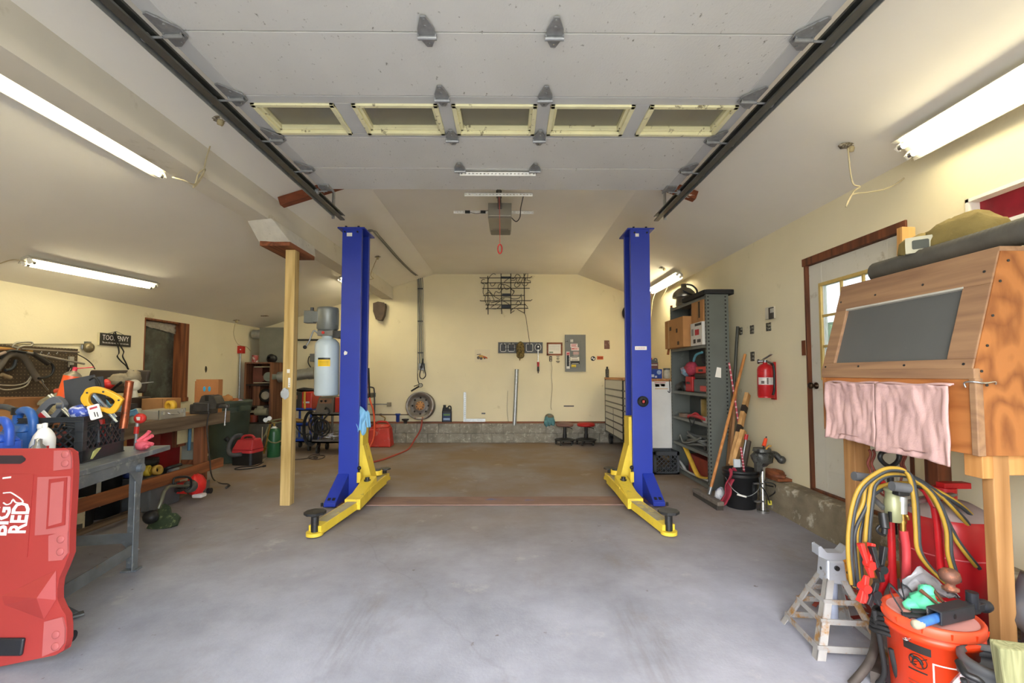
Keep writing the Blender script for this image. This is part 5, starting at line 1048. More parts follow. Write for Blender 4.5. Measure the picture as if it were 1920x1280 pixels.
m = M(); m.sph((2.68, 4.62, .34), (.08, .16, .05), 16, 0, .4, 9, 8); m.box(2.62, 4.45, .30, 2.76, 4.9, .325); tag(m.build('broken_board', REDWOOD), 'broken red brown board on the footing behind the grey motor', 'board')
# ---------------------------------------------------------------- things on the right wall
def wrx(m, x0, y0, x1, y1, X, d=.01, mi=0):
    a = wx(x0, y1, X); b = wx(x1, y0, X); return m.box(X-d, min(a.y, b.y), min(a.z, b.z), X, max(a.y, b.y), max(a.z, b.z), mi)
t = thing('fire_extinguisher', 'red fire extinguisher with a white label on the right wall', 'fire extinguisher', (2.68, 4.73, 1.1))
c = (2.685, 4.73); m = M(); m.lathe([(.07, 1.105), (.078, 1.115), (.078, 1.39), (.07, 1.42), (.04, 1.445), (.022, 1.45), (.022, 1.465)], (*c, 0), n=32); cy = part('cylinder', m, mat('extinguisher red', '#b81d22', .3, var=.05), t)
m = M(); cyl_patch(m, c, .0787, 1.235, 1.31, -175, -60, 0); m.build('label', mat('silver label', '#cdc9c2', .5, var=.15, sc=30), cy)
m = M(); cyl_patch(m, c, .0792, 1.24, 1.305, -112, -100, 0, 3); cyl_patch(m, c, .0792, 1.245, 1.275, -150, -128, 0, 3); m.build('label_print', mat('label print', '#6a625c', .6), cy)
m = M(); m.torus((c[0]-.058, c[1]-.045, 1.385), (-.78, -.6, .15), .017, .0025, 16, 5); m.build('emblem', mat('dark red print', '#7a1013', .5), cy)
m = M(); m.cyl((*c, 1.455), (*c, 1.49), .022, n=16); m.tube([(c[0]-.02, c[1], 1.48), (c[0]-.06, c[1]+.02, 1.475)], .014, 8); m.beam((c[0], c[1]+.03, 1.50), (c[0]+.01, c[1]-.10, 1.545), .022, .008); m.beam((c[0], c[1]+.02, 1.485), (c[0]+.01, c[1]-.11, 1.46), .022, .008); part('valve_handle', m, STEEL, t)
m = M(); m.cyl((c[0]-.045, c[1]+.03, 1.475), (c[0]-.06, c[1]+.035, 1.475), .024, n=16); part('gauge', m, STEELD, t)
m = M(); m.tube([(c[0]+.02, c[1]-.03, 1.47), (c[0]+.03, c[1]-.10, 1.42), (c[0]+.03, c[1]-.10, 1.2), (c[0]+.02, c[1]-.09, 1.13)], .011, 8); part('hose', m, BLK, t)
m = M(); cyl_patch(m, c, .0835, 1.315, 1.34, -180, 60, 0, 16); cyl_patch(m, c, .0835, 1.10, 1.115, -180, 60, 0, 16); m.box(c[0]+.07, c[1]-.03, 1.08, 2.78, c[1]+.03, 1.47); part('bracket', m, RUBYM, t)
XW = XR
t = thing('wall_thermostat', 'black and silver box with a small window high on the right wall', 'thermostat', wx(1449, 587, XW)); m = M(); wrx(m, 1443.5, 574, 1454, 599, XW, .05); part('case', m, mat('ivory case', '#d0cab8', .5), t, .004); m = M(); wrx(m, 1443, 575, 1451, 598.5, XW-.05, .012); part('front', m, mat('dark brown front', '#3a342e', .4), t, .003); m = M(); wrx(m, 1444.5, 577, 1450.5, 586.5, XW-.062, .003); part('window', m, mat('silver window', '#b9b6aa', .3), t)
def switch(x0, y0, x1, y1, lab, dark=True):
    t = thing('wall_switch', lab, 'switch', wx((x0+x1)/2, (y0+y1)/2, XW)); m = M(); wrx(m, x0, y0, x1, y1, XW, .012); part('plate', m, mat('worn switch plate', '#a9a492' if not dark else '#3a3730', .6, var=.3, sc=40, col2='#c9c3b0' if dark else '#5a554a', thr=.6, sc2=60), t, .003)
    for k in (.3, .7): m = M(); y = y0+(y1-y0)*k; wrx(m, x0+(x1-x0)*.3, y-1.5, x1-(x1-x0)*.3, y+1.5, XW-.012, .008); part('toggle', m, mat('toggle grey', '#8a8678' if dark else '#4a463c', .5), t)
switch(1387.5, 613, 1392.5, 628, 'dark grimy switch plate on the right wall, the leftmost of the row of three')
switch(1408, 609, 1414, 626, 'dark grimy switch plate on the right wall, the middle one of the row of three')
switch(1438, 604, 1446, 621, 'dark outlet plate with a plug under the black and silver box')
switch(1409, 659, 1415, 677, 'pale worn switch plate below the middle dark one', False)
# ================================================================ wooden blasting cabinet and what stands round it
ident()
def plywood(name, c1, c2, rings=7, sc=1.6, st=(1, 1, .35), rough=.5):
    if name in _mc: return _mc[name]
    m = bpy.data.materials.new(name); m.use_nodes = True; nt = m.node_tree; N = nt.nodes; L = nt.links; b = N['Principled BSDF']; b.inputs['Roughness'].default_value = rough
    tc = N.new('ShaderNodeTexCoord'); mp = N.new('ShaderNodeMapping'); mp.inputs['Scale'].default_value = st; L.new(tc.outputs['Object'], mp.inputs['Vector'])
    n0 = N.new('ShaderNodeTexNoise'); n0.inputs['Scale'].default_value = sc; n0.inputs['Detail'].default_value = 3; n0.inputs['Distortion'].default_value = .6; L.new(mp.outputs['Vector'], n0.inputs['Vector'])
    mu = N.new('ShaderNodeMath'); mu.operation = 'MULTIPLY'; mu.inputs[1].default_value = rings*2; L.new(n0.outputs['Fac'], mu.inputs[0])
    fr = N.new('ShaderNodeMath'); fr.operation = 'PINGPONG'; fr.inputs[1].default_value = .5; L.new(mu.outputs[0], fr.inputs[0])
    n1 = N.new('ShaderNodeTexNoise'); n1.inputs['Scale'].default_value = 30; n1.inputs['Detail'].default_value = 4; L.new(mp.outputs['Vector'], n1.inputs['Vector'])
    ad = N.new('ShaderNodeMath'); ad.operation = 'MULTIPLY_ADD'; ad.inputs[1].default_value = .45; L.new(n1.outputs['Fac'], ad.inputs[0]); L.new(fr.outputs[0], ad.inputs[2])
    r = N.new('ShaderNodeValToRGB'); r.color_ramp.elements[0].position = .12; r.color_ramp.elements[1].position = .6; r.color_ramp.elements[0].color = rgba(c1); r.color_ramp.elements[1].color = rgba(c2); L.new(ad.outputs[0], r.inputs['Fac'])
    L.new(r.outputs['Color'], b.inputs['Base Color']); _mc[name] = m; return m
PLYS = plywood('varnished plywood side', '#74401c', '#aa6c38', 8, 1.9, (1, 1, .38))
PLYF = plywood('varnished plywood front', '#93562a', '#b5743e', 6, 1.6, (1, .25, 1.6))
FRB = wood('worn brown frame board', '#86644a', '#a07c5a', 'y', 12, .7, knots=False)
BC = 2.0; BY0, BY1 = 1.94, 2.88; BT = (2.145, 1.90); BB = 1.0; BXB = 2.68
t = thing('blasting_cabinet', 'home built wooden blasting cabinet with a dark sloping window, by the right wall', 'cabinet', (2.35, 2.4, 0))
prof = [(BC, BB), (BC, 1.37), BT, (BXB, BT[1]), (BXB, BB)]
m = M(); m.prism(prof, BY0-.004, BY0+.016, 'xz'); part('side_panel', m, PLYS, t, .002)
m = M(); m.prism(prof, BY1-.018, BY1, 'xz'); part('side_panel', m, PLYS, t, .002)
m = M(); m.box(BC+.002, BY0+.016, BB, BC+.02, BY1-.018, 1.335); part('front_panel', m, PLYF, t, .002)
m = M(); m.box(BC-.006, BY0-.008, 1.325, BC+.022, BY1+.004, 1.372); m.box(BC-.004, BY0-.01, BB-.002, BC+.03, BY0+.02, 1.33); part('ledge', m, FRB, t, .004)
m = M(); m.box(BC+.02, BY0+.016, BB, BXB, BY1-.018, BB+.018); part('bottom', m, PLYF, t); m = M(); m.box(BT[0]-.01, BY0-.006, BT[1]-.018, BXB, BY1, BT[1]+.004); part('top', m, FRB, t, .003)
# sloping frame in its own frame: local x along -Y, y up the slope
sl = V((BT[0]-BC, 0, BT[1]-1.37)); SLn = sl.length
frame((BC, BY1, 1.37), (0, -1, 0), sl)
Wd = BY1-BY0; wa, wb, wc, wd = .095, .815, .045, .385
m = M(); m.box(0, 0, -.02, Wd, wc, .006); m.box(0, wd, -.02, Wd, SLn, .006); m.box(0, wc, -.02, wa, wd, .006); m.box(wb, wc, -.02, Wd, wd, .006); part('window_frame', m, FRB, t, .003)
m = M(); m.box(wa, wc, -.014, wb, wd, -.010); part('window', m, mat('scratched grey window', '#5d5e5b', .32, var=.05, sc=4, col2='#7b7c78', thr=.72, sc2=7), t)
m = M(); m.box(wa-.004, wd-.004, -.012, wb+.004, wd+.006, .0075); part('window_trim', m, mat('pale window putty', '#bdb9ac', .6), t)
for x in (.03, .3, .6, .9):
    for y in (wc*.45, wd+.06): m = M(); m.cyl((x, y, .004), (x, y, .0085), .006, n=8); part('screw', m, STEELD, t)
ident()
for q in ((BY0-.006, 2.03, 1.36), (BY0-.006, 2.05, 1.30), (BY0-.006, 2.13, 1.75), (BY0-.006, 2.09, 1.6), (BY0-.006, 2.17, 1.84), (BY0-.006, 2.06, 1.47)): m = M(); m.cyl((q[1], q[0]+.004, q[2]), (q[1], q[0]-.001, q[2]), .006, n=8); part('screw', m, STEELD, t)
m = M(); y = BY0+.005; m.tube([(BC-.012, y+.02, 1.29), (BC-.016, y+.02, 1.31), (BC-.014, y-.01, 1.315), (BC+.02, y-.03, 1.31), (BC+.075, y-.02, 1.315), (BC+.085, y-.012, 1.305)], .004, 6); part('latch_hook', m, CHROME, t)
m = M(); m.torus((BC+.26, BY0-.004, 1.27), (0, 1, 0), .03, .004, 20, 6); part('knot_ring', m, mat('dark knot', '#3b2213', .7), t)
LEG = wood('pale stud leg', '#94683a', '#b58754', 'z', 9, .65)
legs = [(2.08, 1.955, .072, .05), (2.08, 2.74, .085, .09), (2.58, 1.955, .085, .09), (2.58, 2.74, .085, .09)]
for x, y, a, b in legs: m = M(); m.box(x, y, 0 if x < 2.5 else .30, x+a, y+b, BB-.001); part('leg', m, LEG if x < 2.5 else REDWOODZ, t, .004)
m = M(); m.box(2.02, 2.045, BB-.09, 2.06, 2.74, BB-.002) if 0 else m.box(2.166, 1.97, BB-.09, 2.62, 2.01, BB-.002); m.box(2.03, 1.95, BB-.10, 2.079, 2.03, BB-.002); part('rail', m, FIR, t, .003)
m = M(); m.box(2.17, 2.78, BB-.5, 2.21, 2.83, BB-.001); m.box(2.165, 2.75, .13, 2.6, 2.79, .22); part('cross_rail', m, FIR, t, .003)
# pink towels over the ledge
def towel(y0, y1, zt, zb, seed, lab):
    def f(u, v):
        y = y0+(y1-y0)*u; z = zt+(zb-zt)*v+.008*noise.noise(V((u*6, seed, 0)))+(.012*math.sin(u*math.pi) if v > .9 else 0)
        w = .012*noise.noise(V((u*7+seed, v*2.2, seed)))+.006*noise.noise(V((u*16, v*5, seed)))
        hem = .006 if (u < .06 or u > .94 or v > .95 or v < .04) else 0
        return (BC-.022-hem+w-(.006*v), y, z)
    m = M(); m.sheet(f, 44, 40)
    m.sheet(lambda u, v: (BC-.018+.035*v, y0+(y1-y0)*u, zt+.004*math.sin(u*9)+.006*math.sin(v*3)), 20, 3)
    o = m.build('shop_towel', mat('pink shop towel', '#cfaaa4', .9, var=.07, sc=5, col2='#a98886', thr=.60, soft=.14, sc2=6, bump=.15, bsc=140), None, solid=.008)
    tag(o, lab, 'towel', 'pink towels on the blasting cabinet')
towel(2.82, 2.44, 1.295, .955, 1, 'pink shop towel hanging on the cabinet front, the farther one beside the door')
towel(2.435, 2.03, 1.295, .935, 5, 'larger pink shop towel hanging on the cabinet front, nearer the latch hook')
# big hose along the top
m = M(); P = spline([(2.24, 2.72, 1.962), (2.25, 2.5, 1.965), (2.27, 2.1, 1.972), (2.30, 1.75, 1.985), (2.32, 1.2, 1.96)], 30); n = len(P)
vs = []; 
for i, p in enumerate(P):
    r = .057+.0035*(1 if i % 2 else -1)
    if i == 0: r = .03
    vs += [(p.x+r*math.cos(k*math.pi/9), p.y, p.z+r*math.sin(k*math.pi/9)) for k in range(18)]
m.add(vs, [(i*18+j, i*18+(j+1) % 18, (i+1)*18+(j+1) % 18, (i+1)*18+j) for i in range(n-1) for j in range(18)]+[tuple(range(18))], 0, True)
tag(m.build('vacuum_hose', mat('dusty grey corrugated hose', '#57534b', .75, var=.15, sc=12)), 'thick dusty grey corrugated hose lying along the top of the blasting cabinet', 'hose')
t = thing('canvas_hood', 'khaki canvas blasting hood with a small dark window on top of the cabinet', 'hood', (2.42, 2.45, 1.92))
m = M(); m.sph((2.38, 2.34, 2.06), (.12, .22, .115), 28, 0, .16, 9, 4); m.sph((2.31, 2.50, 2.045), (.10, .10, .08), 18, 0, .12, 9, 9); part('canvas', m, mat('khaki canvas', '#8c7a45', .9, var=.12, sc=8, bump=.4, bsc=70), t)
frame((2.238, 2.42, 2.05), (.73, -.68, .0), (.05, .05, 1)); m = M()
st = [(.088*(1 if k % 2 == 0 else .72)*math.cos(R(45*k+45)), .062*(1 if k % 2 == 0 else .72)*math.sin(R(45*k+45))) for k in range(8)]
m.prism(st, -.03, .004); part('window_patch', m, mat('pale canvas patch', '#b9b59d', .8), t); m = M(); m.rbox((0, 0, .004), (.07, .05, .006), .008); part('window', m, mat('dark lens', '#45483f', .2), t)
ident()
m = M(); m.beam((2.65, 3.0, 1.5), (2.68, 3.0, 2.33), .09, .045, (0, 1, 0)); tag(m.build('stud', wood('clean short stud', '#c08a48', '#dcae6c', 'z', 8), None, .003), 'clean pale stud standing up behind the far end of the cabinet top', 'board')
# ---------------------------------------------------------------- red pressure pot and its red frame
t = thing('sandblaster_pot', 'big red pressure pot with a dusty domed top under the wooden cabinet', 'pressure pot', (2.27, 2.38, 0))
c = (2.27, 2.38); m = M(); m.lathe([(.05, .06), (.15, .10), (.19, .20), (.19, .58), (.17, .64), (.10, .68), (.05, .69), (0, .69)], (*c, 0), n=44); part('tank', m, mat('dusty red tank', '#a5161d', .35, var=.1, sc=5, col2='#9c7f78', thr=.66, soft=.08, sc2=5), t)
m = M(); m.lathe([(.178, .628), (.165, .652), (.10, .690), (.05, .698), (0, .70)], (*c, 0), n=40, cap=False); part('dusty_dome', m, mat('blasting dust', '#8f7f79', .9, var=.15, sc=7), t)
for z in (.24, .45): m = M(); m.torus((*c, z), (0, 0, 1), .190, .0035, 40, 6); part('weld_seam', m, mat('light red seam', '#c9646a', .4), t)
for k in range(3): a = R(120*k+40); m = M(); m.cyl((c[0]+.13*math.cos(a), c[1]+.13*math.sin(a), 0), (c[0]+.11*math.cos(a), c[1]+.11*math.sin(a), .14), .02, n=10); part('leg', m, RUBYM, t)
m = M(); m.cyl((c[0], c[1], .69), (c[0], c[1], .76), .05, n=18); m.cb((c[0]+.05, c[1], .77), (.14, .05, .03)); part('filler_cap', m, RUBYM, t, .003)
FX, FY = 1.86, 2.16
m = M(); m.tube([at(1628, 896, 2.2), at(1648, 900, 2.2), at(1662, 918, 2.2), at(1668, 950, 2.2), at(1671, 1000, 2.2), at(1673, 1060, 2.2), at(1676, 1110, 2.2)+V((0, 0, -.02))], .016, 10, 5); part('handle_tube', m, RUBYM, t)
m = M(); m.tube([at(1672, 1060, 2.2), at(1680, 1130, 2.2)+V((0, .1, -.1)), (2.2, 2.3, .14)], .014, 8, 4); part('frame_tube', m, RUBYM, t)
m = M(); m.tube([at(1752, 950, 2.19), at(1757, 985, 2.19), at(1765, 1080, 2.19)], .016, 10, 3); m.tube([at(1752, 950, 2.19), at(1735, 920, 2.22), at(1715, 905, 2.25)], .016, 10, 3); part('handle_tube', m, RUBYM, t)
m = M(); m.cyl(at(1601, 892, 2.2), at(1636, 897, 2.2), .021, n=16); part('grip', m, mat('grey rubber grip', '#55575a', .7), t)
m = M(); m.cyl(at(1672, 911, 2.05), at(1704, 915, 2.05), .021, n=16); part('grip', m, mat('grey rubber grip', ''), t)
m = M(); m.lathe([(.03, -.045), (.034, -.04), (.034, .05), (.03, .055), (.03, .09), (.036, .095), (.03, .105)], at(1675, 958, 2.12), n=22); o = part('regulator', m, mat('pale green casting', '#8d8f6c', .4, .2), t); m = M(); a = at(1670, 966, 2.085); m.box(a.x-.004, a.y, a.z-.03, a.x+.006, a.y+.01, a.z+.015); m.build('sight_glass', BLK, o)
m = M(); m.cyl(at(1657, 953, 2.13), at(1634, 930, 2.2), .012, n=12); m.cyl(at(1683, 944, 2.13), at(1700, 940, 2.15), .012, n=12); m.cyl(at(1700, 944, 2.15), at(1790, 926, 2.35), .013, n=12); part('air_pipe', m, STEEL, t)
m = M(); m.cyl(at(1691, 930, 2.1), at(1691, 962, 2.1), .02, n=18); part('coupling', m, GALV, t); m = M(); m.cyl(at(1692, 962, 2.1), at(1693, 996, 2.1), .012, n=12); m.cyl(at(1692, 975, 2.1), at(1692, 980, 2.1), .017, n=6); m.tube([at(1692, 968, 2.1), at(1700, 966, 2.08), at(1703, 974, 2.08)], .006, 6); part('brass_valve', m, BRASS, t)
m = M(); m.cb(at(1689, 921, 2.08), (.055, .04, .035)); part('trigger', m, BLK, t, .006)
m = M(); m.tube([at(1694, 994, 2.1), at(1699, 1030, 2.1), at(1699, 1070, 2.1), at(1697, 1110, 2.12)], .017, 10, 6); part('red_hose', m, mat('dull red hose', '#b2353a', .5), t)
# D handled shovel
t = thing('shovel', 'shovel with a black D handle standing behind the cables under the cabinet', 'shovel', (2.25, 2.6, 0)); Y = 2.52
m = M(); D = [at(1654, 848, Y), at(1650, 858, Y), at(1657, 868, Y), at(1668, 874, Y), at(1680, 868, Y), at(1686, 858, Y), at(1683, 848, Y), at(1668, 845, Y)]; m.tube(D, .012, 8, 4, True); part('d_grip', m, BLK, t)
m = M(); m.cyl(at(1668, 872, Y), at(1676, 1000, Y), .016, n=12); part('shaft', m, BLK, t)
t = thing('bungee_cords', 'rusty red wavy cords hanging under the front of the cabinet', 'cord', at(1640, 880, 2.6)) 
for x in (1630, 1637, 1692, 1696):
    m = M(); m.tube([at(x+3*math.sin(k*1.3), 843+k*7, 2.62) for k in range(int(7 if x < 1650 else 8))], .007, 6, 3); part('cord', m, mat('rust red cord', '#7a3a2c', .7), t)
m = M(); m.tube([at(x, y, 2.6) for x, y in ((1640, 880), (1642, 905), (1652, 925), (1668, 930), (1685, 912), (1694, 880))], .006, 6); part('cord', m, mat('rust red cord', ''), t)
# jumper cables
JC = [mat('yellow cable', '#a5842c', .55, var=.12), mat('dark grey cable', '#34383b', .5, var=.15)]
t = thing('jumper_cables', 'bundle of yellow and dark grey jumper cables looped over the grey grips', 'cables', at(1650, 895, 2.15))
def pair(pts, Y, off=(5, 2), r=.0085):
    for k in (0, 1):
        m = M(); m.tube([at(x+off[0]*k, y+off[1]*k, Y if not hasattr(Y, '__len__') else Y[0]+(Y[1]-Y[0])*i/(len(pts)-1)) for i, (x, y) in enumerate(pts)], r, 8, 6); part('cable', m, JC[1-k] if off[0] < 0 else JC[k], t)
pair([(1596, 1095), (1590, 1040), (1591, 990), (1600, 940), (1614, 910), (1640, 888), (1668, 877), (1700, 886), (1712, 930), (1716, 985), (1720, 1030), (1740, 1062), (1772, 1092)], (2.08, 2.06), (6, 3))
pair([(1602, 1100), (1595, 1020), (1598, 985), (1617, 945), (1624, 910), (1648, 884), (1680, 880), (1720, 900), (1755, 945), (1790, 1010), (1830, 1062)], (2.11, 2.16), (7, 4))
pair([(1612, 1105), (1606, 1010), (1613, 970), (1622, 920), (1640, 895), (1675, 884), (1715, 895), (1770, 935), (1832, 1005)], (2.14, 2.22), (6, 3))
pair([(1622, 1015), (1624, 985), (1630, 930), (1636, 905), (1660, 890), (1700, 893), (1745, 925), (1772, 985), (1777, 1040), (1792, 1088)], (2.12, 2.12), (7, 2))
pair([(1634, 922), (1655, 910), (1690, 905), (1740, 912), (1800, 945), (1840, 985)], (2.16, 2.25), (3, 5), .009)
def clamp(p, q, w, mt, lab=None):
    p, q = V(p), V(q); d = (q-p); m = M(); m.beam(p, q, .02, .03, (0, 1, 0), w2=.014, h2=.014); m.beam(p+V((w, 0, 0)), q+V((w*.15, 0, .0)), .02, .03, (0, 1, 0), w2=.014, h2=.014); m.cyl(q+d*-.1+V((w*.2, -.02, 0)), q+d*-.1+V((w*.2, .02, 0)), .018, n=14); m.beam(q, q+d.normalized()*.045, .02, .03, (0, 1, 0), w2=.02, h2=.012); part('clamp', m, mt, t, .003)
RC = mat('bright red clamp', '#e0302a', .4); BLC = mat('black clamp', '#202225', .4)
clamp(at(1613, 1018, 2.07), at(1628, 1062, 2.05), .10*.5, RC); clamp(at(1634, 1024, 2.05), at(1648, 1070, 2.03), .055, BLC); clamp(at(1612, 1128, 2.0), at(1620, 1098, 2.0), .02, RC); clamp(at(1626, 1132, 1.99), at(1636, 1110, 1.99), .05, BLC)
m = M(); m.cyl(at(1659, 990, 2.06), at(1655, 962, 2.08), .018, n=12); m.cyl(at(1658, 1000, 2.06), at(1659, 990, 2.06), .012, n=12); m.tube([at(1649, 985, 2.07), at(1644, 992, 2.07), at(1650, 1000, 2.07), at(1660, 1003, 2.07)], .006, 6); tag(m.build('chain_hook', [BLK]), 'black grip with a small hook hanging between the clamps and the red handle tube', 'hook')
# ---------------------------------------------------------------- jack stands
def jack(c, s, rz, mts, lab):
    place(c, rz, s=s); t = thing('jack_stand', lab, 'jack stand', c, 'jack stands by the cabinet')
    B = .175; T = .045; H = .33
    ft = [(-B, -B), (B, -B), (B, B), (-B, B)]; tp = [(-T, -T), (T, -T), (T, T), (-T, T)]
    for (x, y), (a, b) in zip(ft, tp):
        m = M(); sx = 1 if x > 0 else -1; sy = 1 if y > 0 else -1
        for q in ((.045*-sx, 0, .004*0, .006*-sy), ):
            m.hexa([(x, y, 0), (x-sx*.042, y, 0), (x-sx*.042, y-sy*.005, 0), (x, y-sy*.005, 0)], [(a, b, H), (a-sx*.034, b, H), (a-sx*.034, b-sy*.005, H), (a, b-sy*.005, H)])
            m.hexa([(x, y, 0), (x, y-sy*.042, 0), (x-sx*.005, y-sy*.042, 0), (x-sx*.005, y, 0)], [(a, b, H), (a, b-sy*.034, H), (a-sx*.005, b-sy*.034, H), (a-sx*.005, b, H)])
        part('leg', m, mts[0], t)
    for f, w in ((.14, .03), (.46, .026), (.70, .024)):
        z = H*f; k = B+(T-B)*f
        for i in range(4):
            a, b = ft[i], ft[(i+1) % 4]; sc_ = k/B
            if f > .2 and f < .6 and i == 1: continue
            m = M(); m.beam((a[0]*sc_, a[1]*sc_, z), (b[0]*sc_, b[1]*sc_, z), .005, w); part('brace', m, mts[0], t)
    m = M(); m.hexa([(-.05, -.05, H-.03), (.05, -.05, H-.03), (.05, .05, H-.03), (-.05, .05, H-.03)], [(-.042, -.042, H+.085), (.042, -.042, H+.085), (.042, .042, H+.085), (-.042, .042, H+.085)]); part('collar', m, mts[1], t, .01)
    m = M(); m.cyl((0, 0, H-.22), (0, 0, H+.1), .024, n=18); part('ratchet_post', m, mts[2], t)
    m = M(); m.prism([(-.075, H+.10), (-.04, H+.085), (.04, H+.085), (.075, H+.10), (.075, H+.145), (.062, H+.15), (.035, H+.118), (-.035, H+.118), (-.062, H+.15), (-.075, H+.145)], -.03, .03, 'xz'); part('saddle', m, mts[1], t, .006)
    m = M(); m.cyl((-.052, 0, H+.03), (-.05, -.0, H+.03), .008, n=8); m.cyl((.0, -.053, H+.05), (.0, -.044, H+.05), .012, n=12); part('pin', m, STEELD, t)
    ident()
JS = mat('flaking silver paint', '#a5a3a0', .45, .35, var=.1, sc=12, col2='#9a7440', thr=.57, soft=.05, sc2=11); JS2 = mat('pale silver cast head', '#b3b8c0', .4, .4, var=.06, col2='#8a7a60', thr=.68)
jack((1.645, 2.35, 0), 1.0, -6, (JS, JS2, mat('silver blue post', '#a9b2c6', .4, .3)), 'silver jack stand with worn paint standing on the floor in front of the orange bucket')
jack((1.90, 2.62, 0), .62, 10, (mat('worn red frame', '#86332a', .6, var=.2), mat('worn orange yellow', '#cf8f2b', .6, var=.2), mat('worn orange yellow', '')), 'smaller worn red and yellow jack stand behind the silver one')
# ---------------------------------------------------------------- orange bucket
OC = (1.735, 1.90)
place((*OC, 0)); t = thing('orange_bucket', 'bright orange lidded bucket with a black warning label and a white square', 'bucket')
OB = mat('bucket orange', '#dc3e16', .38, var=.04, sc=5)
m = M(); m.lathe([(.13, 0), (.135, .006), (.148, .30), (.158, .302), (.158, .325), (.150, .327), (.150, .345), (.158, .347), (.158, .355)], n=56); b = part('tub', m, OB, t)
m = M(); m.lathe([(.160, .335), (.163, .34), (.163, .368), (.156, .376), (.148, .376), (.144, .366), (0, .364)], n=56, cap=False); l = part('lid', m, mat('faded orange lid', '#d5502f', .45, var=.05, sc=5), t)
m = M(); m.lathe([(.143, .3665), (0, .3648)], n=48, cap=False); m.build('dusty_lid_top', mat('whitish pink dust', '#d99a92', .8, var=.1, sc=6), l)
for k in range(12): a = R(30*k+8); m = M(); m.beam((.1615*math.cos(a), .1615*math.sin(a), .345), (.1645*math.cos(a), .1645*math.sin(a), .366), .006, .004); m.build('lid_notch', OB, l)
m = M()
def bp(a, z, r=None): r = (.1357+.0425*z) if r is None else r; return (r*math.cos(R(a)), r*math.sin(R(a)), z)
def bpatch(a0, a1, z0, z1, e=.0008, n=8):
    m = M(); m.add([bp(a0+(a1-a0)*i/n, z, .1352+(.148-.135)*(z-.006)/.294+e) for z in (z0, z1) for i in range(n+1)], [(i, i+1, n+2+i, n+1+i) for i in range(n)], 0, True); return m
BKP = mat('black bucket print', '#1c1512', .6); WHB = mat('white bucket print', '#f3e4df', .6)
lb = bpatch(-168, -134, .255, .285).build('label_band', BKP, b)
for k in range(9): z = .135-k*.0125; w = 24 if k % 3 else 17; bpatch(-164, -164+w, z, z+.006).build('label_text', mat('dark orange print', '#8f2a10', .6), b)
bpatch(-163, -139, .18, .186).build('label_text', BKP, b)
# pictogram: a child tipping into a bucket, in a slanting ring
fr_a, fr_z = -150, .222
def bq(da, dz): return bp(fr_a+da, fr_z+dz, .1352+.0442*(fr_z+dz-.006)+.0014)
m = M(); m.tube([bq(11*math.cos(k*math.pi/10)+0, .026*math.sin(k*math.pi/10)) for k in range(20)], .0016, 5, 1, True); m.build('pictogram_ring', BKP, b)
m = M(); m.tube([bq(-6, .006), bq(-2, .012), bq(3, .006), bq(5, -.006)], .006, 6); m.tube([bq(4, -.002), bq(6, -.018)], .003, 5, 1); m.tube([bq(-5, .004), bq(-7, -.014), bq(-2, -.016)], .003, 5, 2); m.sph(bq(-7, .012), .006, 10); m.build('pictogram_figure', BKP, b)
m = M(); m.tube([bq(-10, -.018), bq(11, .020)], .0014, 5, 2); m.build('pictogram_bar', BKP, b)
for q in ((-133, -131, .03, .235), (-133, -90, .23, .235), (-92, -90, .03, .235), (-133, -90, .03, .035)): bpatch(*q).build('white_outline', WHB, b)
lz = .377
# on the lid
ident()
LZ = .3665
def L_(dx, dy, dz=0): return (OC[0]+dx, OC[1]+dy, LZ+dz)
t = thing('hitch_ball_mount', 'heavy black tow hitch bar with a rusty ball lying across the orange bucket lid', 'tow hitch', L_(.0, -.03))
a, b = V(L_(-.085, -.105, .045)), V(L_(.10, -.05, .045)); d = (b-a).normalized(); up = V((0, 0, 1)); sd = d.cross(up).normalized(); w = .0265
m = M()
for o_, (wx_, hz) in ((sd*(w-.004), (.008, .053)), (sd*-(w-.004), (.008, .053)), (up*(w-.004), (.053, .008)), (up*-(w-.004), (.053, .008))): m.beam(a+o_, b+o_, wx_, hz)
part('square_tube', m, mat('chipped black hitch', '#383b40', .4, .3, var=.2, sc=14, col2='#8e8c84', thr=.66, soft=.02, sc2=9), t, .004)
m = M(); q = a+d*.075-sd*0; 
m.cyl(a+d*.075-sd*-.0262, a+d*.075+sd*.0275, .009, n=14); part('pin_hole', m, BLK, t)
m = M(); m.beam(b-d*.01, b+d*.06, .03, .045); m.cyl(b+d*.035, b+d*.035+up*.06, .02, n=18); m.sph(b+d*.10+V((0, 0, -.004)), (.035, .028, .026), 16); m.beam(b+d*.04, b+d*.10, .035, .03); part('shank', m, mat('worn black iron', '#303238', .35, .4), t, .003)
m = M(); m.lathe([(.02, .055), (.028, .06), (.028, .07), (.016, .075), (.016, .085), (.03, .095), (.036, .11), (.033, .13), (.02, .142), (0, .145)], b+d*-.03+V((-.01, .03, 0)), (.05, .1, 1), 28); part('hitch_ball', m, mat('rusty ball', '#6d4a3c', .6, .3, var=.3, sc=20, col2='#a86848', thr=.6), t)
t = thing('blue_handle_tool', 'wooden handle wrapped in blue tape sticking out of the hitch tube', 'hammer', L_(-.13, -.11)); m = M(); m.cyl(a-d*.095+V((0, .0, -.015)), a+d*.03+V((0, .0, -.008)), .0165, n=16); part('blue_grip', m, mat('blue tape', '#3b6fb3', .6, var=.2, sc=40), t); m = M(); m.lathe([(0, -.003), (.014, 0), (.0175, .01), (.0175, .035)], a-d*.11+V((0, 0, -.016)), d, 16); part('worn_end', m, mat('worn pale wood end', '#b0a48d', .8, var=.2), t)
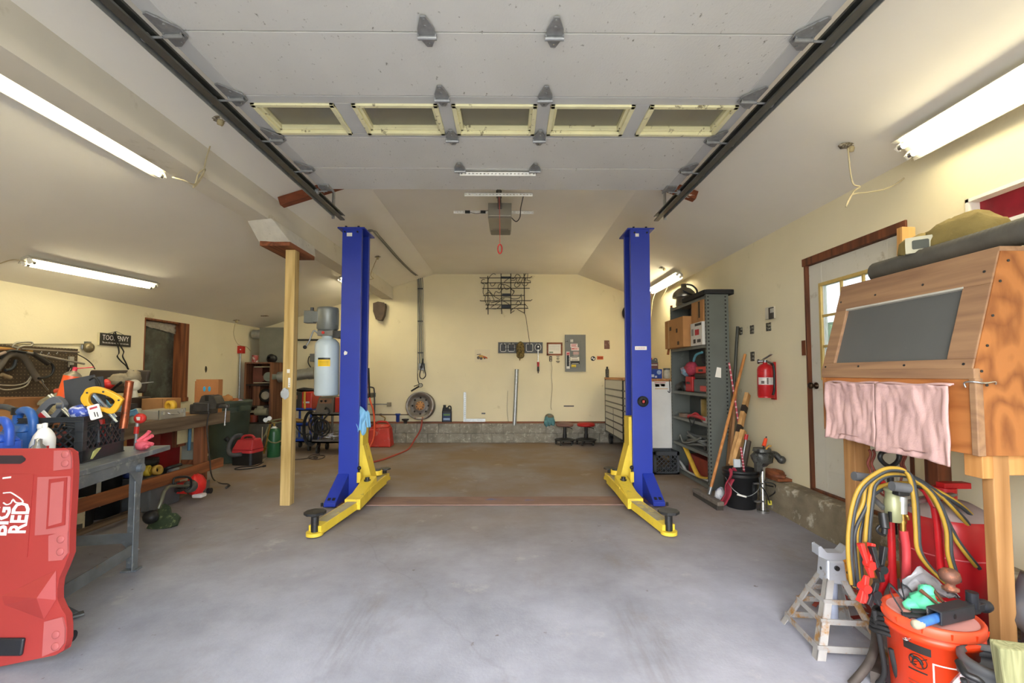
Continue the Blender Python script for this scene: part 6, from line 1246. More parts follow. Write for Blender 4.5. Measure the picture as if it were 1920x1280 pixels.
m = M(); m.sph(L_(.0, .03, .03), (.055, .05, .035), 20, 0, .35, 9, 4); m.sph(L_(.03, .05, .055), (.03, .03, .04), 14, 0, .3, 9, 8); m.sph(L_(-.045, .03, .02), (.04, .03, .022), 14, 0, .3, 9, 2)
tag(m.build('mint_glove', mat('mint green nitrile', '#63d6a6', .5, var=.06)), 'crumpled mint green glove on the orange bucket lid', 'glove')
for i, (p, q, l_) in enumerate((((.005, -.03, .05), (-.012, .03, .08), 'slim rusty brown chisel lying on the mint glove'), ((.045, -.01, .05), (.05, .05, .085), 'short rusty brown drill bit leaning by the mint glove'))): m = M(); m.cyl(L_(*p), L_(*q), .005, .008, 10); tag(m.build('rusty_tool', mat('rusty brown', '#6a4632', .7, .3, var=.3, sc=30)), l_, 'tool')
m = M()
for pts in ([(-.115, .0, .005), (-.12, .05, .06), (-.09, .09, .075), (-.06, .08, .04), (-.06, .03, .005)], [(-.05, .06, .005), (-.03, .1, .07), (.01, .11, .05), (.02, .08, .01)], [(-.12, -.03, .004), (-.06, -.01, .012), (.0, -.03, .006), (.05, -.02, .006)], [(-.13, -.01, .004), (-.08, -.04, .012), (-.03, -.05, .008)], [(-.08, .0, .012), (-.04, -.02, .02), (.03, .0, .012)]):
    m.strap([L_(*p) for p in pts], .03, .003, (.45, .75, .1), 6)
tag(m.build('black_strap', mat('black webbing', '#2d2f33', .8, var=.1)), 'tangle of black webbing strap on the orange bucket lid', 'strap')
m = M(); m.strap([L_(.05, .07, .01), L_(.09, .09, .012), L_(.12, .07, .006)], .012, .008, (.3, .9, 0), 4); m.tube([L_(.05, .06, .04), L_(.09, .05, .035)], .007, 8, 1); tag(m.build('red_pliers', mat('red plier grip', '#d8452f', .5)), 'red handled tool lying behind the hitch bar on the lid', 'tool')
m = M()
def pb(u, v):
    x = -.02+.24*u; y = .13-.03*v+.03*noise.noise(V((u*4, v*4, 2))); z = .0+(.15*(1-abs(u-.3)*1.3))*v+.02*noise.noise(V((u*6, v*6, 7)))
    return L_(x, y, z)
m.sheet(pb, 16, 10); tag(m.build('plastic_bag', mat('smoky clear plastic', '#9c9ca0', .25, alpha=.75, var=.1, sc=10), None, solid=.003), 'crumpled smoky plastic bag behind the hitch ball on the lid', 'bag')
# dark clutter left of the bucket
m = M()
for k in range(5): m.tube([(1.62+.045*math.cos(a)+.004*k, 1.99+.06*math.sin(a), .25+.018*k+.01*math.sin(2*a)) for a in [i*math.pi/6 for i in range(12)]], .009, 6, 2, True)
m.tube([(1.59, 1.93, .21), (1.6, 1.92, .12), (1.64, 1.95, .03), (1.6, 2.05, .012)], .011, 8); m.tube([(1.58, 2.0, .33), (1.6, 1.98, .1), (1.6, 2.02, .01)], .010, 8)
tag(m.build('black_cable_coil', BLKM), 'coil of black cable hanging between the orange bucket and the silver jack stand', 'cable')
m = M(); m.cyl((1.58, 1.84, .30), (1.64, 1.84, .305), .0045, n=8); m.torus((1.577, 1.84, .30), (0, 0, 1), .008, .0035, 14, 6); tag(m.build('cotter_pin', CHROME), 'small bright steel pin poking out on the left of the orange bucket', 'pin')
m = M(); m.tube([(1.47, 2.0, .02), (1.56, 2.02, .09), (1.64, 2.08, .13), (1.7, 2.15, .16)], .017, 10); m.beam((1.6, 2.02, .03), (1.75, 2.2, .03), .05, .05); tag(m.build('dark_bar', mat('rusty dark bar', '#4c4540', .7, .3, var=.3, sc=14)), 'rusty dark bar lying under the silver jack stand', 'bar')
# right edge: treated board, corrugated hose, black tool, rubber tub
GB = wood('grooved green treated board', '#727450', '#94946c', 'z', 30, .8, knots=False, rings=2.2)
a, b = at(1825, 1187, 1.58), at(1845, 1198, 1.5); m = M()
m.hexa([(1.64, 1.50, .0), (1.84, 1.44, .0), (1.85, 1.48, .0), (1.65, 1.54, .0)], [(1.62, 1.53, .445), (1.84, 1.47, .45), (1.85, 1.51, .455), (1.63, 1.575, .455)])
tag(m.build('treated_board', GB, None, .006), 'pale green treated board standing at the right edge in front of the orange bucket', 'board')
m = M(); P = [V((1.98, 2.0, .02)), V((1.99, 1.9, .14)), V((2.02, 1.75, .26)), V((2.06, 1.55, .30)), V((2.1, 1.3, .26))]; P = spline(P, 22); n = len(P); vs = []
for i, p in enumerate(P):
    tg = (P[min(n-1, i+1)]-P[max(0, i-1)]).normalized(); s_v = tg.cross(V((1, 0, 0))).normalized(); u_ = s_v.cross(tg); r = .062+.005*(1 if i % 2 else -1)
    vs += [p+(u_*math.cos(k*math.pi/9)+s_v*math.sin(k*math.pi/9))*r for k in range(18)]
m.add(vs, [(i*18+j, i*18+(j+1) % 18, (i+1)*18+(j+1) % 18, (i+1)*18+j) for i in range(n-1) for j in range(18)], 0, True)
tag(m.build('corrugated_hose', mat('dark grey corrugated hose', '#66696b', .6, var=.12)), 'dark grey corrugated hose arching behind the green treated board', 'hose')
m = M(); m.sph((2.3, 1.93, .34), (.16, .13, .17), 18, 0, .3, 9, 3); m.cyl((2.3, 1.93, 0), (2.3, 1.93, .3), .11, n=20); tag(m.build('plastic_sack', mat('grey plastic sack', '#6d7076', .35, var=.2, sc=9)), 'grey plastic sack under the right end of the cabinet', 'sack')
m = M(); m.tube([(2.42, 2.0, .62), (2.38, 1.98, .5), (2.4, 1.95, .36), (2.44, 1.9, .2)], .03, 10); tag(m.build('rubber_hose', BLKM), 'thick black rubber hose behind the near stud leg', 'hose')
t = thing('rubber_tub', 'grey ribbed round tub behind the green board at the bottom right', 'tub', (1.70, 1.66, 0)); m = M(); m.lathe([(.10, .0), (.11, .02), (.105, .25), (.12, .255), (.12, .275), (.112, .28), (.112, .30), (.12, .31), (.118, .325), (.10, .33), (.095, .31)], (1.76, 1.655, .0), n=36, cap=False); part('tub', m, mat('grey rubber', '#56585a', .55), t)
t = thing('ratchet_tool', 'black and silver lever tool in front of the orange bucket at the bottom right', 'tool', at(1815, 1255, 1.58))
m = M(); m.tube([at(1797, 1240, 1.62), at(1803, 1252, 1.60), at(1812, 1264, 1.58), at(1835, 1275, 1.56), at(1845, 1290, 1.56)], .011, 10); part('lever', m, BLK, t); m = M(); m.beam(at(1785, 1285, 1.62), at(1806, 1262, 1.6), .02, .012); part('blade', m, mat('red and white blade', '#d8cfcf', .4, .3, var=.1, col2='#c03a40', thr=.56, sc2=30), t); m = M(); m.tube([at(1806, 1272, 1.57), at(1812, 1300, 1.57), at(1815, 1350, 1.57)+V((0, 0, -.06))], .009, 8); part('stem', m, STEELD, t)
# ================================================================ left side: red creeper, steel table, crate
ident()
co_, cn = V((-2.4, 2.13, .015)), V((0, -1, .13)).normalized()
cy_ = V((0, .13, 1)).normalized()
def cl(px, py): P = pln(px, py, co_, cn); return ((P-co_).x, (P-co_).dot(cy_))
right = [(100, 834), (128, 833), (140, 841), (142, 860), (142, 880), (139, 940), (136, 987), (135, 1032), (126, 1055), (115, 1080), (112, 1100), (112, 1119), (120, 1137), (128, 1149), (130, 1170), (130, 1194), (125, 1214), (109, 1224), (60, 1236), (0, 1253)]
pr = [cl(*p) for p in right]; cxm = cl(-18, 1000)[0]
lowy = min(p[1] for p in pr); poly = [(x, max(y-lowy, 0)) for x, y in pr[:-2]]+[(cxm+.08, .0), ]
poly = poly+[(2*cxm-x, y) for x, y in poly[::-1]]
o_c = co_+cy_*lowy; o_c = V((co_.x, co_.y, .0))
CO = V((co_.x-.028, co_.y, .008))
def cframe(): frame(CO, (1, 0, 0), cy_)
RD = mat('faded red creeper plastic', '#a53834', .5, var=.05, sc=3); RDL = mat('paler red pads', '#b25e5c', .55, var=.04, sc=4); RDD = mat('deeper red recess', '#9d3431', .5, var=.05)
def lc_(px, py): x, y = cl(px, py); return (x, y-lowy)
cframe(); t = thing('mechanic_creeper', 'big red plastic mechanic creeper leaning on edge against the steel table', 'creeper', CO)
m = M(); m.prism(poly, -.052, -.02); b = part('board', m, RD, t, .022, seg=4)
def padp(pts, h0, h1, mt, nm, bev=.008, par=None):
    for mirror in (0, 1):
        q = [lc_(*p) for p in pts]
        if mirror: q = [(2*cxm-x, y) for x, y in q][::-1]
        m = M(); m.prism(q if 1 else q, h0, h1); part(nm, m, mt, par or b, bev, seg=3)
padp([(108, 838), (136, 837), (140, 850), (140, 872), (107, 876)][::-1], -.022, -.012, RDL, 'corner_pad')
padp([(98, 998), (134, 988), (134, 1030), (124, 1044), (98, 1046)][::-1], -.022, -.012, RDL, 'corner_pad')
padp([(90, 1160), (124, 1151), (129, 1172), (128, 1200), (118, 1213), (86, 1226)][::-1], -.022, -.012, RDL, 'corner_pad')
padp([(76, 888), (138, 886), (134, 992), (71, 998)][::-1], -.022, -.015, RDL, 'side_panel')
padp([(99, 892), (133, 888), (129, 978), (94, 986)][::-1], -.018, -.011, RDD, 'recess_rim', .004)
padp([(104, 899), (128, 895), (124, 973), (99, 980)][::-1], -.014, -.0085, RDL, 'recess_floor', .003)
for p in ((130, 845), (130, 862), (122, 1005), (121, 1028), (113, 1184), (112, 1206)):
    for mirror in (0, 1):
        x, y = lc_(*p); x = 2*cxm-x if mirror else x; m = M(); m.lathe([(.017, -.012), (.017, -.008), (.012, -.006), (0, -.0055)], (x, y, 0), (0, 0, 1), 18, cap=False); part('rivet_boss', m, RDL, b)
# raised middle panel, sculpted waist
q = [lc_(*p) for p in ((68, 882), (66, 905), (56, 1040), (0, 1054))]; q = [(2*cxm-x, y) for x, y in q[::-1]]+q
m = M(); m.prism([(x, y) for x, y in q][::1], -.022, -.0165); part('middle_panel', m, RD, b, .006)
m = M(); A, B_, C_, D_ = lc_(112, 1060), lc_(112, 1120), lc_(5, 1118), lc_(88, 1160)
for mir in (0, 1):
    f = (lambda p: (2*cxm-p[0], p[1])) if mir else (lambda p: p)
    pts = [(*f(A), -.02), (*f(B_), -.02), (*f(D_), -.02), (*f(lc_(8, 1130)), -.02), (*f(lc_(3, 1112)), -.02)]; top = (*f(lc_(86, 1112)), .012)
    m = M(); m.add(pts+[top], [(i, (i+1) % 5, 5) for i in range(5)]+[(4, 3, 2, 1, 0)]); part('waist_swell', m, RD, b, .012, seg=3)
x0, y0 = lc_(52, 855); hx = cxm
m = M(); w_ = x0-cxm; 
m.prism([(cxm-w_+.02, y0-.02), (x0-.02, y0-.02), (x0, y0-.005), (x0, y0+.005), (x0-.02, y0+.02), (cxm-w_+.02, y0+.02), (cxm-w_, y0+.005), (cxm-w_, y0-.005)], -.03, -.0175); part('handle_slot', m, mat('dark slot', '#31262a', .6), b, .004)
m = M(); a = lc_(54, 1190); c = lc_(53, 1224); m.box(2*cxm-a[0], c[1], -.022, a[0], a[1], -.005); part('head_pad', m, mat('black padded vinyl', '#24262b', .4, bump=.2, bsc=40), b, .014, seg=3)
m = M(); p = lc_(10, 890); q = lc_(26, 888); m.prism([(p[0], p[1]-.004), (q[0], q[1]-.004), (q[0], q[1]+.004), (p[0], p[1]+.004)], -.017, -.0155); part('white_bar', m, WHT, b)
WL = mat('white lettering', '#eeeae6', .5)
def ctext(txt, px0, py0, py1, hgt_px):
    cframe(); a = lc_(px0, py0); c = lc_(px0, py1); L_ = abs(a[1]-c[1]); m = M(); m.text(txt, hgt_px/397*1.4, 0, w=L_, depth=.0006, bold=.003, rot=90, dx=a[0]+.030, dy=(a[1]+c[1])/2, dz=-.0155); part('lettering', m, WL, b)
ctext('RED', 37, 936, 994, 32); ctext('BIG', 2, 944, 998, 28)
cframe(); m = M(); bear = [(0, 918), (10, 917), (16, 918), (34, 930), (36, 936), (24, 936), (18, 930), (14, 937), (6, 940), (0, 936)]; m.tube([(lc_(*p)[0]+.03, lc_(*p)[1], -.0155) for p in bear], .0035, 5, 3); part('emblem_outline', m, WL, b)
for s in (0, 1):
    for py in (870, 1200):
        x, y = lc_(112, py); x = 2*cxm-x if s else x; m = M(); m.cyl((x-.01, y, -.085), (x+.01, y, -.085), .025, n=14); m.cyl((x, y, -.09), (x, y, -.05), .012, n=8); part('caster', m, BLK, t)
ident()
# ---------------------------------------------------------------- heavy grey steel table
TM = mat('scuffed grey steel', '#7f868b', .45, .5, var=.2, sc=6, col2='#a3a8a8', thr=.6, sc2=14); TMR = mat('rust stained grey steel', '#74797c', .5, .45, var=.2, sc=8, col2='#86694f', thr=.62, sc2=9)
TX, TY, TA = -2.60, 3.56, 10.7
place((TX, TY, 0), TA); t = thing('steel_table', 'heavy grey steel table with a milk crate on it', 'table', (TX-.2, TY-.6, 0)); Lx, Ly = .84, 1.14
m = M(); m.box(-Lx, -Ly, .765, 0, 0, .80); part('table_top', m, TM, t, .005)
m = M(); m.box(-.03, -Ly+.03, .69, -.015, -.30, .764); m.box(-Lx+.015, -Ly+.03, .69, -Lx+.03, -.30, .764); m.box(-Lx+.03, -.32, .69, -.03, -.305, .764); part('apron', m, TM, t, .004)
for x, y in ((-.055, -.33), (-Lx+.055, -.33), (-.055, -Ly+.06), (-Lx+.055, -Ly+.06)):
    s = 1 if x > -.4 else -1
    m = M(); m.box(x-.035, y-.004, 0.012, x+.035, y+.004, .764); m.box(x+s*.031-.004, y-.06, .012, x+s*.031+.004, y+.004, .764); m.box(x-.045, y-.05, 0, x+.05, y+.03, .012); part('leg', m, TM, t, .003)
m = M(); m.cyl((-.02, -.37, .70), (.012, -.37, .70), .03, n=18); m.cyl((.012, -.37, .70), (.016, -.37, .70), .02, n=14); part('boss', m, TM, t, .003)
m = M(); m.beam((-.03, -.34, .15), (-.03, -Ly+.05, .15), .008, .075); m.beam((-Lx+.03, -.34, .22), (-.05, -.34, .22), .008, .07); part('lower_rail', m, TMR, t, .002)
m = M(); m.beam((-.1, -.34, .21), (-.03, -.33, .12), .01, .05); m.beam((-.55, -.75, .2), (.02, -.98, .02), .05, .012); m.beam((.05, -.95, .012), (-.35, -1.25, .03), .05, .012); part('floor_brace', m, TMR, t, .002)
m = M(); m.prism([(-.30, .69), (-.46, .69), (-.33, .55)], -.028, -.018, 'yz'); part('gusset', m, TM, t)
# milk crate
ident(); CW, CL, CH = .33, .47, .285; CA = 15
nc = V((-2.60, 2.83, .801)); Rm = Matrix.Rotation(R(CA), 3, 'Z'); cc = nc+Rm @ V((-CW/2, CL/2, 0))
place(cc, CA); t = thing('milk_crate', 'black lattice milk crate full of tools on the steel table', 'crate', cc)
m = M(); w, d, h = CW, CL, CH
def ring(z0, z1, tk=.014, ins=0):
    for q in ((-w/2+ins, -d/2+ins, w/2-ins, -d/2+ins+tk), (-w/2+ins, d/2-ins-tk, w/2-ins, d/2-ins), (-w/2+ins, -d/2+ins, -w/2+ins+tk, d/2-ins), (w/2-ins-tk, -d/2+ins, w/2-ins, d/2-ins)): m.box(q[0], q[1], z0, q[2], q[3], z1)
ring(0, .006, .016); ring(0.0, .07, .008, .004); ring(.07, .077, .014)
for z in (.255, .268, .28): ring(z-.002, z+.003, .014)
ring(.25, .283, .006, .005)
for z in (.13, .19): 
    for sx in (-1, 1):
        for sy in (-1, 1): m.box(sx*w/2-(.05 if sx > 0 else 0), sy*d/2-(.05 if sy > 0 else 0), z, sx*w/2+(.05 if sx < 0 else 0), sy*d/2+(.05 if sy < 0 else 0), z+.005)
for sx in (-1, 1):
    for sy in (-1, 1): m.box(sx*(w/2-.004)-.022-sx*.022, sy*(d/2-.004)-.022-sy*.022, 0, sx*(w/2-.004)+.022-sx*.022, sy*(d/2-.004)+.022-sy*.022, .283)
m.box(-w/2+.01, -d/2+.01, .002, w/2-.01, d/2-.01, .01)
CB = mat('black crate plastic', '#2e3134', .4, var=.2, sc=20); part('frame', m, CB, t, .002)
def side(o, u, W):
    m = M(); lattice(m, o, u, (0, 0, 1), W, .13, 5 if W < .3 else 7, .011, .008); part('lattice_side', m, CB, t)
    m = M(); o = V(o); u = V(u); g = [o+u*(W*.28)+V((0, 0, .18)), o+u*(W*.36)+V((0, 0, .135)), o+u*(W*.64)+V((0, 0, .135)), o+u*(W*.72)+V((0, 0, .18))]; m.tube(g, .005, 6, 1)
    for k in (0, 1):
        e = o+u*(W*k)
        for z in (.14, .155, .17): m.tube([e+V((0, 0, z)), o+u*(W*(.28 if k == 0 else .72))+V((0, 0, z+.012))], .003, 5, 1)
    part('handle_frame', m, CB, t)
side((-w/2+.045, -d/2+.008, .077), (1, 0, 0), w-.09); side((w/2-.008, -d/2+.045, .077), (0, 1, 0), d-.09); side((-w/2+.008, -d/2+.045, .077), (0, 1, 0), d-.09)
frame(cc+Rm @ V((w/2-.075, -d/2-.0005, .042)), Rm @ V((1, 0, 0)), (0, 0, 1))
m = M(); m.text('ry', .045, depth=.0006, bold=.001); part('lettering', m, WL, t)
place(cc, CA); m = M(); m.prism([(-d/2+.085, .012), (-d/2+.1, .01), (-d/2+.19, .068), (-d/2+.15, .07), (-d/2+.11, .055)], w/2-.003, w/2+.0015, 'yz'); part('yellow_sticker', m, mat('yellow white sticker', '#d9d98a', .6, var=.15, sc=25), t)
# contents, in crate coordinates
ZC = .012
def inc(x, y, z): return Rm @ V((x, y, z))+cc
ident()
m = M(); p = lambda px, py, Y=2.97: at(px, py, Y)
a, b_, c_, d_ = p(128, 830), p(186, 830), p(176, 702, 3.02), p(118, 713, 3.0)
m.hexa([a, b_, b_+V((0, .012, 0)), a+V((0, .012, 0))], [d_, c_, c_+V((0, .012, 0)), d_+V((0, .012, 0))]); a2, b2, c2, d2 = p(160, 830, 3.1), p(205, 825, 3.14), p(192, 705, 3.18), p(165, 708, 3.14); m.hexa([a2, b2, b2+V((0, .012, 0)), a2+V((0, .012, 0))], [d2, c2, c2+V((0, .012, 0)), d2+V((0, .012, 0))])
tag(m.build('foam_board', mat('charcoal foam board', '#3f4144', .8, var=.08), None, .004), 'dark grey foam board standing up in the milk crate', 'board')
m = M(); tube = [p(168, 712, 2.95), p(178, 708, 2.95), p(186, 718, 2.95), p(188, 732, 2.93)]; m.tube(tube, .007, 8); tag(m.build('black_tube', BLK), 'short black tube arching over the top of the foam board', 'tube')
# yellow pistol saw
frame(at(190, 752, 2.90), (1, .45, -.28), (.28, .0, 1)); t = thing('hacksaw', 'yellow D handled saw lying on top of the milk crate', 'saw', at(190, 752, 2.9))
m = M(); outer = [(-.085, .065), (-.04, .085), (.03, .075), (.10, .045), (.105, .02), (.09, -.05), (.06, -.065), (.03, -.06), (-.04, -.062), (-.085, -.03), (-.10, .0), (-.095, .03)]; inner = [(-.045, .045), (.02, .043), (.068, .018), (.055, -.03), (.03, -.035), (-.03, -.032), (-.055, -.01), (-.06, .02)]
no, ni = len(outer), len(inner)
def ringprism(m, outer, inner, h0, h1, k=48):
    def res(pl, k):
        P = spline([(x, y, 0) for x, y in pl], 8, True); n = len(P); return [P[int(i*n/k)] for i in range(k)]
    def polar(P):
        return sorted(P, key=lambda q: math.atan2(q.y, q.x))
    A, B = polar(res(outer, k)), polar(res(inner, k)); vs = []
    for h in (h0, h1): vs += [(q.x, q.y, h) for q in A]+[(q.x, q.y, h) for q in B]
    f = []
    for i in range(k):
        j = (i+1) % k; f += [(2*k+i, 2*k+j, 3*k+j, 3*k+i), (j, i, k+i, k+j), (i, j, 2*k+j, 2*k+i), (k+j, k+i, 3*k+i, 3*k+j)]
    m.add(vs, f)
ringprism(m, outer, inner, -.018, .018); part('handle', m, mat('saw yellow', '#e8ae1d', .4, var=.04), t, .006, seg=3)
for x, y in ((-.075, .04), (.0, .064), (.088, .03), (-.06, -.045)): m = M(); m.cyl((x, y, .016), (x, y, .0195), .006, n=10); part('screw', m, STEELD, t)
m = M(); m.beam((-.055, .02, -.03), (.10, -.12, -.03), .004, .03, (0, 0, 1)); m.beam((-.06, .035, -.028), (.09, -.09, -.028), .012, .012); part('blade', m, [mat('blade steel', '#9fb0bd', .25, .7)], t)
ident()
m = M(); frame(at(178, 772, 2.85), (1, .3, .35), (-.35, 0, 1)); m.rbox((0, 0, 0), (.062, .09, .006), .008); m.box(-.02, .02, .003, .02, .032, .0036, 1); m.box(-.005, -.03, .003, .0, .0, .0036, 2); m.box(.008, -.035, .003, .013, -.005, .0036, 2); ident()
tag(m.build('blister_card', [WHTP, mat('red logo print', '#b8404a', .6), BLK]), 'white blister card with a red mark leaning on the yellow saw in the crate', 'card')
m = M(); m.sph(at(150, 772, 2.88), (.058, .05, .042), 18, 0, .25, 9, 3); tag(m.build('blue_bag', mat('blue white film bag', '#4057b3', .35, var=.3, sc=14, col2='#cdd3ea', thr=.52, soft=.03, sc2=26)), 'crinkled blue and white bag in front of the foam board in the crate', 'bag')
# grey tool with chrome bars
t = thing('rivet_tool', 'grey hand tool with red stripe and chrome bars in the milk crate', 'tool', at(100, 770, 2.88)); Y = 2.88
m = M(); frame(at(98, 768, Y), (.75, .1, -.65), (.65, 0, .75)); ringprism(m, [(-.05, -.085), (.04, -.085), (.055, -.06), (.05, .05), (.03, .085), (-.03, .085), (-.055, .04), (-.06, -.04)], [(-.015, -.045), (.02, -.045), (.025, .03), (.0, .05), (-.02, .02)], -.018, .018); ident(); part('body', m, mat('gun grey plastic', '#63666b', .4, var=.08), t, .005)
m = M(); m.beam(at(75, 776, Y-.03), at(86, 786, Y-.03), .012, .026); part('red_label', m, mat('red white label', '#c32b35', .5), t); m = M(); m.beam(at(80, 771, Y-.03), at(94, 786, Y-.03), .008, .02); part('pale_stripe', m, WHT, t)
m = M(); m.cyl(at(91, 741, Y-.01), at(131, 782, Y-.01), .008, n=10); m.cyl(at(96, 739, Y), at(136, 780, Y), .008, n=10); m.cb(at(113, 760, Y-.01), (.035, .02, .035)); part('chrome_bars', m, CHROME, t)
m = M(); m.cyl(at(232, 775, 3.12)+V((0, 0, -.1)), at(243, 716, 3.15), .0235, n=20); m.torus(at(243, 715, 3.15), (.2, 0, 1), .022, .004, 18, 6); tag(m.build('copper_pipe', mat('old copper', '#a3593a', .35, .7, var=.3, sc=20, col2='#6b4a38', thr=.6, sc2=30)), 'length of old copper pipe standing up in the milk crate', 'pipe')
place(at(134, 712, 3.06), 0, -8, 8); t = thing('spray_can', 'orange topped spray can with a red straw standing behind the foam board', 'spray can'); m = M(); m.lathe([(.047, -.12), (.047, .025)], n=28); part('can', m, mat('orange can print', '#ea5a22', .4, var=.12, sc=20), t)
m = M(); m.lathe([(.047, .025), (.044, .036), (.03, .05), (.014, .056), (.012, .066)], n=28); part('shoulder', m, mat('worn tin shoulder', '#a29a84', .4, .6, var=.2), t)
m = M(); m.lathe([(.013, .06), (.013, .085), (0, .088)], n=14); m.tube([(.0, 0, .078), (.05, .01, .09), (.10, .02, .105)], .0035, 6); part('red_straw', m, mat('red straw', '#d2334a', .4), t); ident()
m = M(); m.box(0, 0, 0, .01, .01, .01) if 0 else m.sph(inc(-.06, -.05, .10), (.08, .12, .07), 16, 0, .4, 9, 3); tag(m.build('red_clutter', mat('red and dark tools', '#8f2a2c', .5, var=.4, sc=16, col2='#23211f', thr=.5, soft=.02, sc2=18)), 'red and dark odds and ends seen through the lattice of the milk crate', 'tools')
m = M(); m.sph(inc(.04, .1, .10), (.07, .09, .08), 16, 0, .4, 9, 8); tag(m.build('dark_clutter', mat('dark hardware', '#34322f', .5, var=.4, sc=18, col2='#a9a79f', thr=.62, soft=.02, sc2=22)), 'dark metal odds and ends at the far end of the milk crate', 'tools')
m = M(); m.hexa([inc(.06, -.02, .12), inc(.15, .02, .12), inc(.15, .05, .12), inc(.06, .03, .12)], [inc(.08, -.02, .24), inc(.13, .02, .27), inc(.13, .05, .27), inc(.08, .03, .24)]); tag(m.build('red_case', REDP, None, .005), 'small bright red case behind the right lattice of the milk crate', 'case')
# blue jugs and bottles left of the crate
def wjug(c, s, lab, col):
    place(c, -20, s=s); t = thing('blue_jug', lab, 'jug', c, 'blue jugs on the steel table'); m = M(); m.rbox((0, 0, .10), (.20, .13, .20), .035); m.hexa([(-.1, -.065, .2), (.1, -.065, .2), (.1, .065, .2), (-.1, .065, .2)], [(-.09, -.03, .24), (.06, -.03, .24), (.06, .03, .24), (-.09, .03, .24)]); part('body', m, mat(col, '#2c56b8' if '1' in col else '#2f62ab', .38, var=.06, sc=5), t, .02, seg=3)
    m = M(); m.tube([(-.07, 0, .23), (-.05, 0, .30), (.03, 0, .315), (.085, 0, .27), (.09, 0, .18)], .022, 10); part('handle', m, mat(col, ''), t); m = M(); m.lathe([(.03, .29), (.03, .33), (0, .332)], (-.06, 0, 0), n=18); part('cap', m, BLK, t); ident()
wjug((-2.72, 2.48, .8), .95, 'blue plastic jug on the steel table, the nearer one', 'jug blue 1'); wjug((-2.87, 2.74, .8), 1.05, 'darker blue plastic jug on the steel table, behind the nearer one', 'jug blue 2')
m = M(); m.tube([at(-30, 765, 2.9), at(5, 762, 2.9), at(30, 770, 2.88), at(46, 785, 2.86), at(50, 800, 2.84), at(49, 815, 2.82)], .017, 10); m.cyl(at(49, 812, 2.82), at(49, 835, 2.82), .014, n=12); tag(m.build('grey_hose', mat('dark grey hose', '#46484a', .6)), 'dark grey hose bending down behind the blue jugs', 'hose')
place((-2.66, 2.64, .8)); t = thing('white_bottle', 'white plastic bottle between the blue jug and the grey aerosol', 'bottle'); m = M(); m.lathe([(.05, 0), (.053, .01), (.05, .15), (.035, .2), (.02, .225), (.02, .24)], n=24); part('bottle', m, mat('milky plastic', '#dcdcd6', .4), t); m = M(); m.lathe([(.022, .238), (.022, .262), (0, .264)], n=16); part('cap', m, WHT, t)
place((-2.565, 2.56, .8)); t = thing('white_aerosol', 'white aerosol can with red bands and a domed top on the steel table', 'spray can'); m = M(); m.lathe([(.047, 0), (.047, .19), (.04, .215), (.025, .24), (.015, .25)], n=28); part('can', m, WHT, t); m = M(); cyl_patch(m, (0, 0), .0475, .125, .155, -150, -20); part('red_band', m, REDP, t); cm = M(); cyl_patch(cm, (0, 0), .0475, .04, .115, -150, -20); part('label', cm, mat('grey print', '#b7b9bb', .6, var=.1, sc=50), t); m = M(); m.lathe([(.012, .25), (.012, .275), (0, .278)], n=14); part('nozzle', m, WHT, t)
place((-2.505, 2.47, .8)); t = thing('silver_aerosol', 'small silver aerosol in front of the white one', 'spray can'); m = M(); m.lathe([(.034, 0), (.034, .14), (.03, .16), (.016, .175), (.016, .2), (0, .205)], n=24); part('can', m, CHROME, t); m = M(); cyl_patch(m, (0, 0), .0344, .02, .12, -160, -20); part('label', m, mat('pale label', '#d5d6d8', .6, var=.1, sc=40), t)
ident()
# clamp and glove at the far end of the table
t = thing('pipe_clamp', 'pipe clamp with a round red head standing beside the milk crate', 'clamp', (-2.76, 3.40, .8)); q = at(263, 784, 3.36)
m = M(); m.lathe([(.02, -.018), (.036, -.012), (.036, .012), (.02, .018)], q, (.3, -1, .1), 22); m.box(q.x-.012, q.y-.022, q.z-.012, q.x+.012, q.y-.014, q.z+.012, 1); part('head', m, [REDP, WHTP], t); m = M(); m.cyl(q+V((-.02, 0, -.03)), V((q.x-.035, q.y+.01, .80)), .011, n=14); part('bar', m, GALV, t); m = M(); m.cyl(q+V((-.022, 0, -.06)), q+V((-.026, 0, -.11)), .016, n=14); part('red_sleeve', m, REDP, t)
m = M(); g = at(268, 832, 3.33)
m.sph((g.x, g.y, .835), (.05, .045, .034), 18, 0, .2, 9, 2); 
for a, b_ in (((.0, 0, .04), (.05, .02, .09)), ((-.02, 0, .05), (.02, .03, .12)), ((.02, -.01, .02), (.07, .0, .03)), ((.03, -.02, .01), (.06, -.03, .01))): m.tube([(g.x+a[0]-.02, g.y+a[1], .81+a[2]), (g.x+(a[0]+b_[0])/2, g.y+b_[1], .82+(a[2]+b_[2])/2), (g.x+b_[0], g.y+b_[1], .81+b_[2])], .013, 8)
tag(m.build('pink_glove', mat('coral pink glove', '#e0606e', .6, var=.08)), 'coral pink rubber glove lying on the far end of the steel table', 'glove')
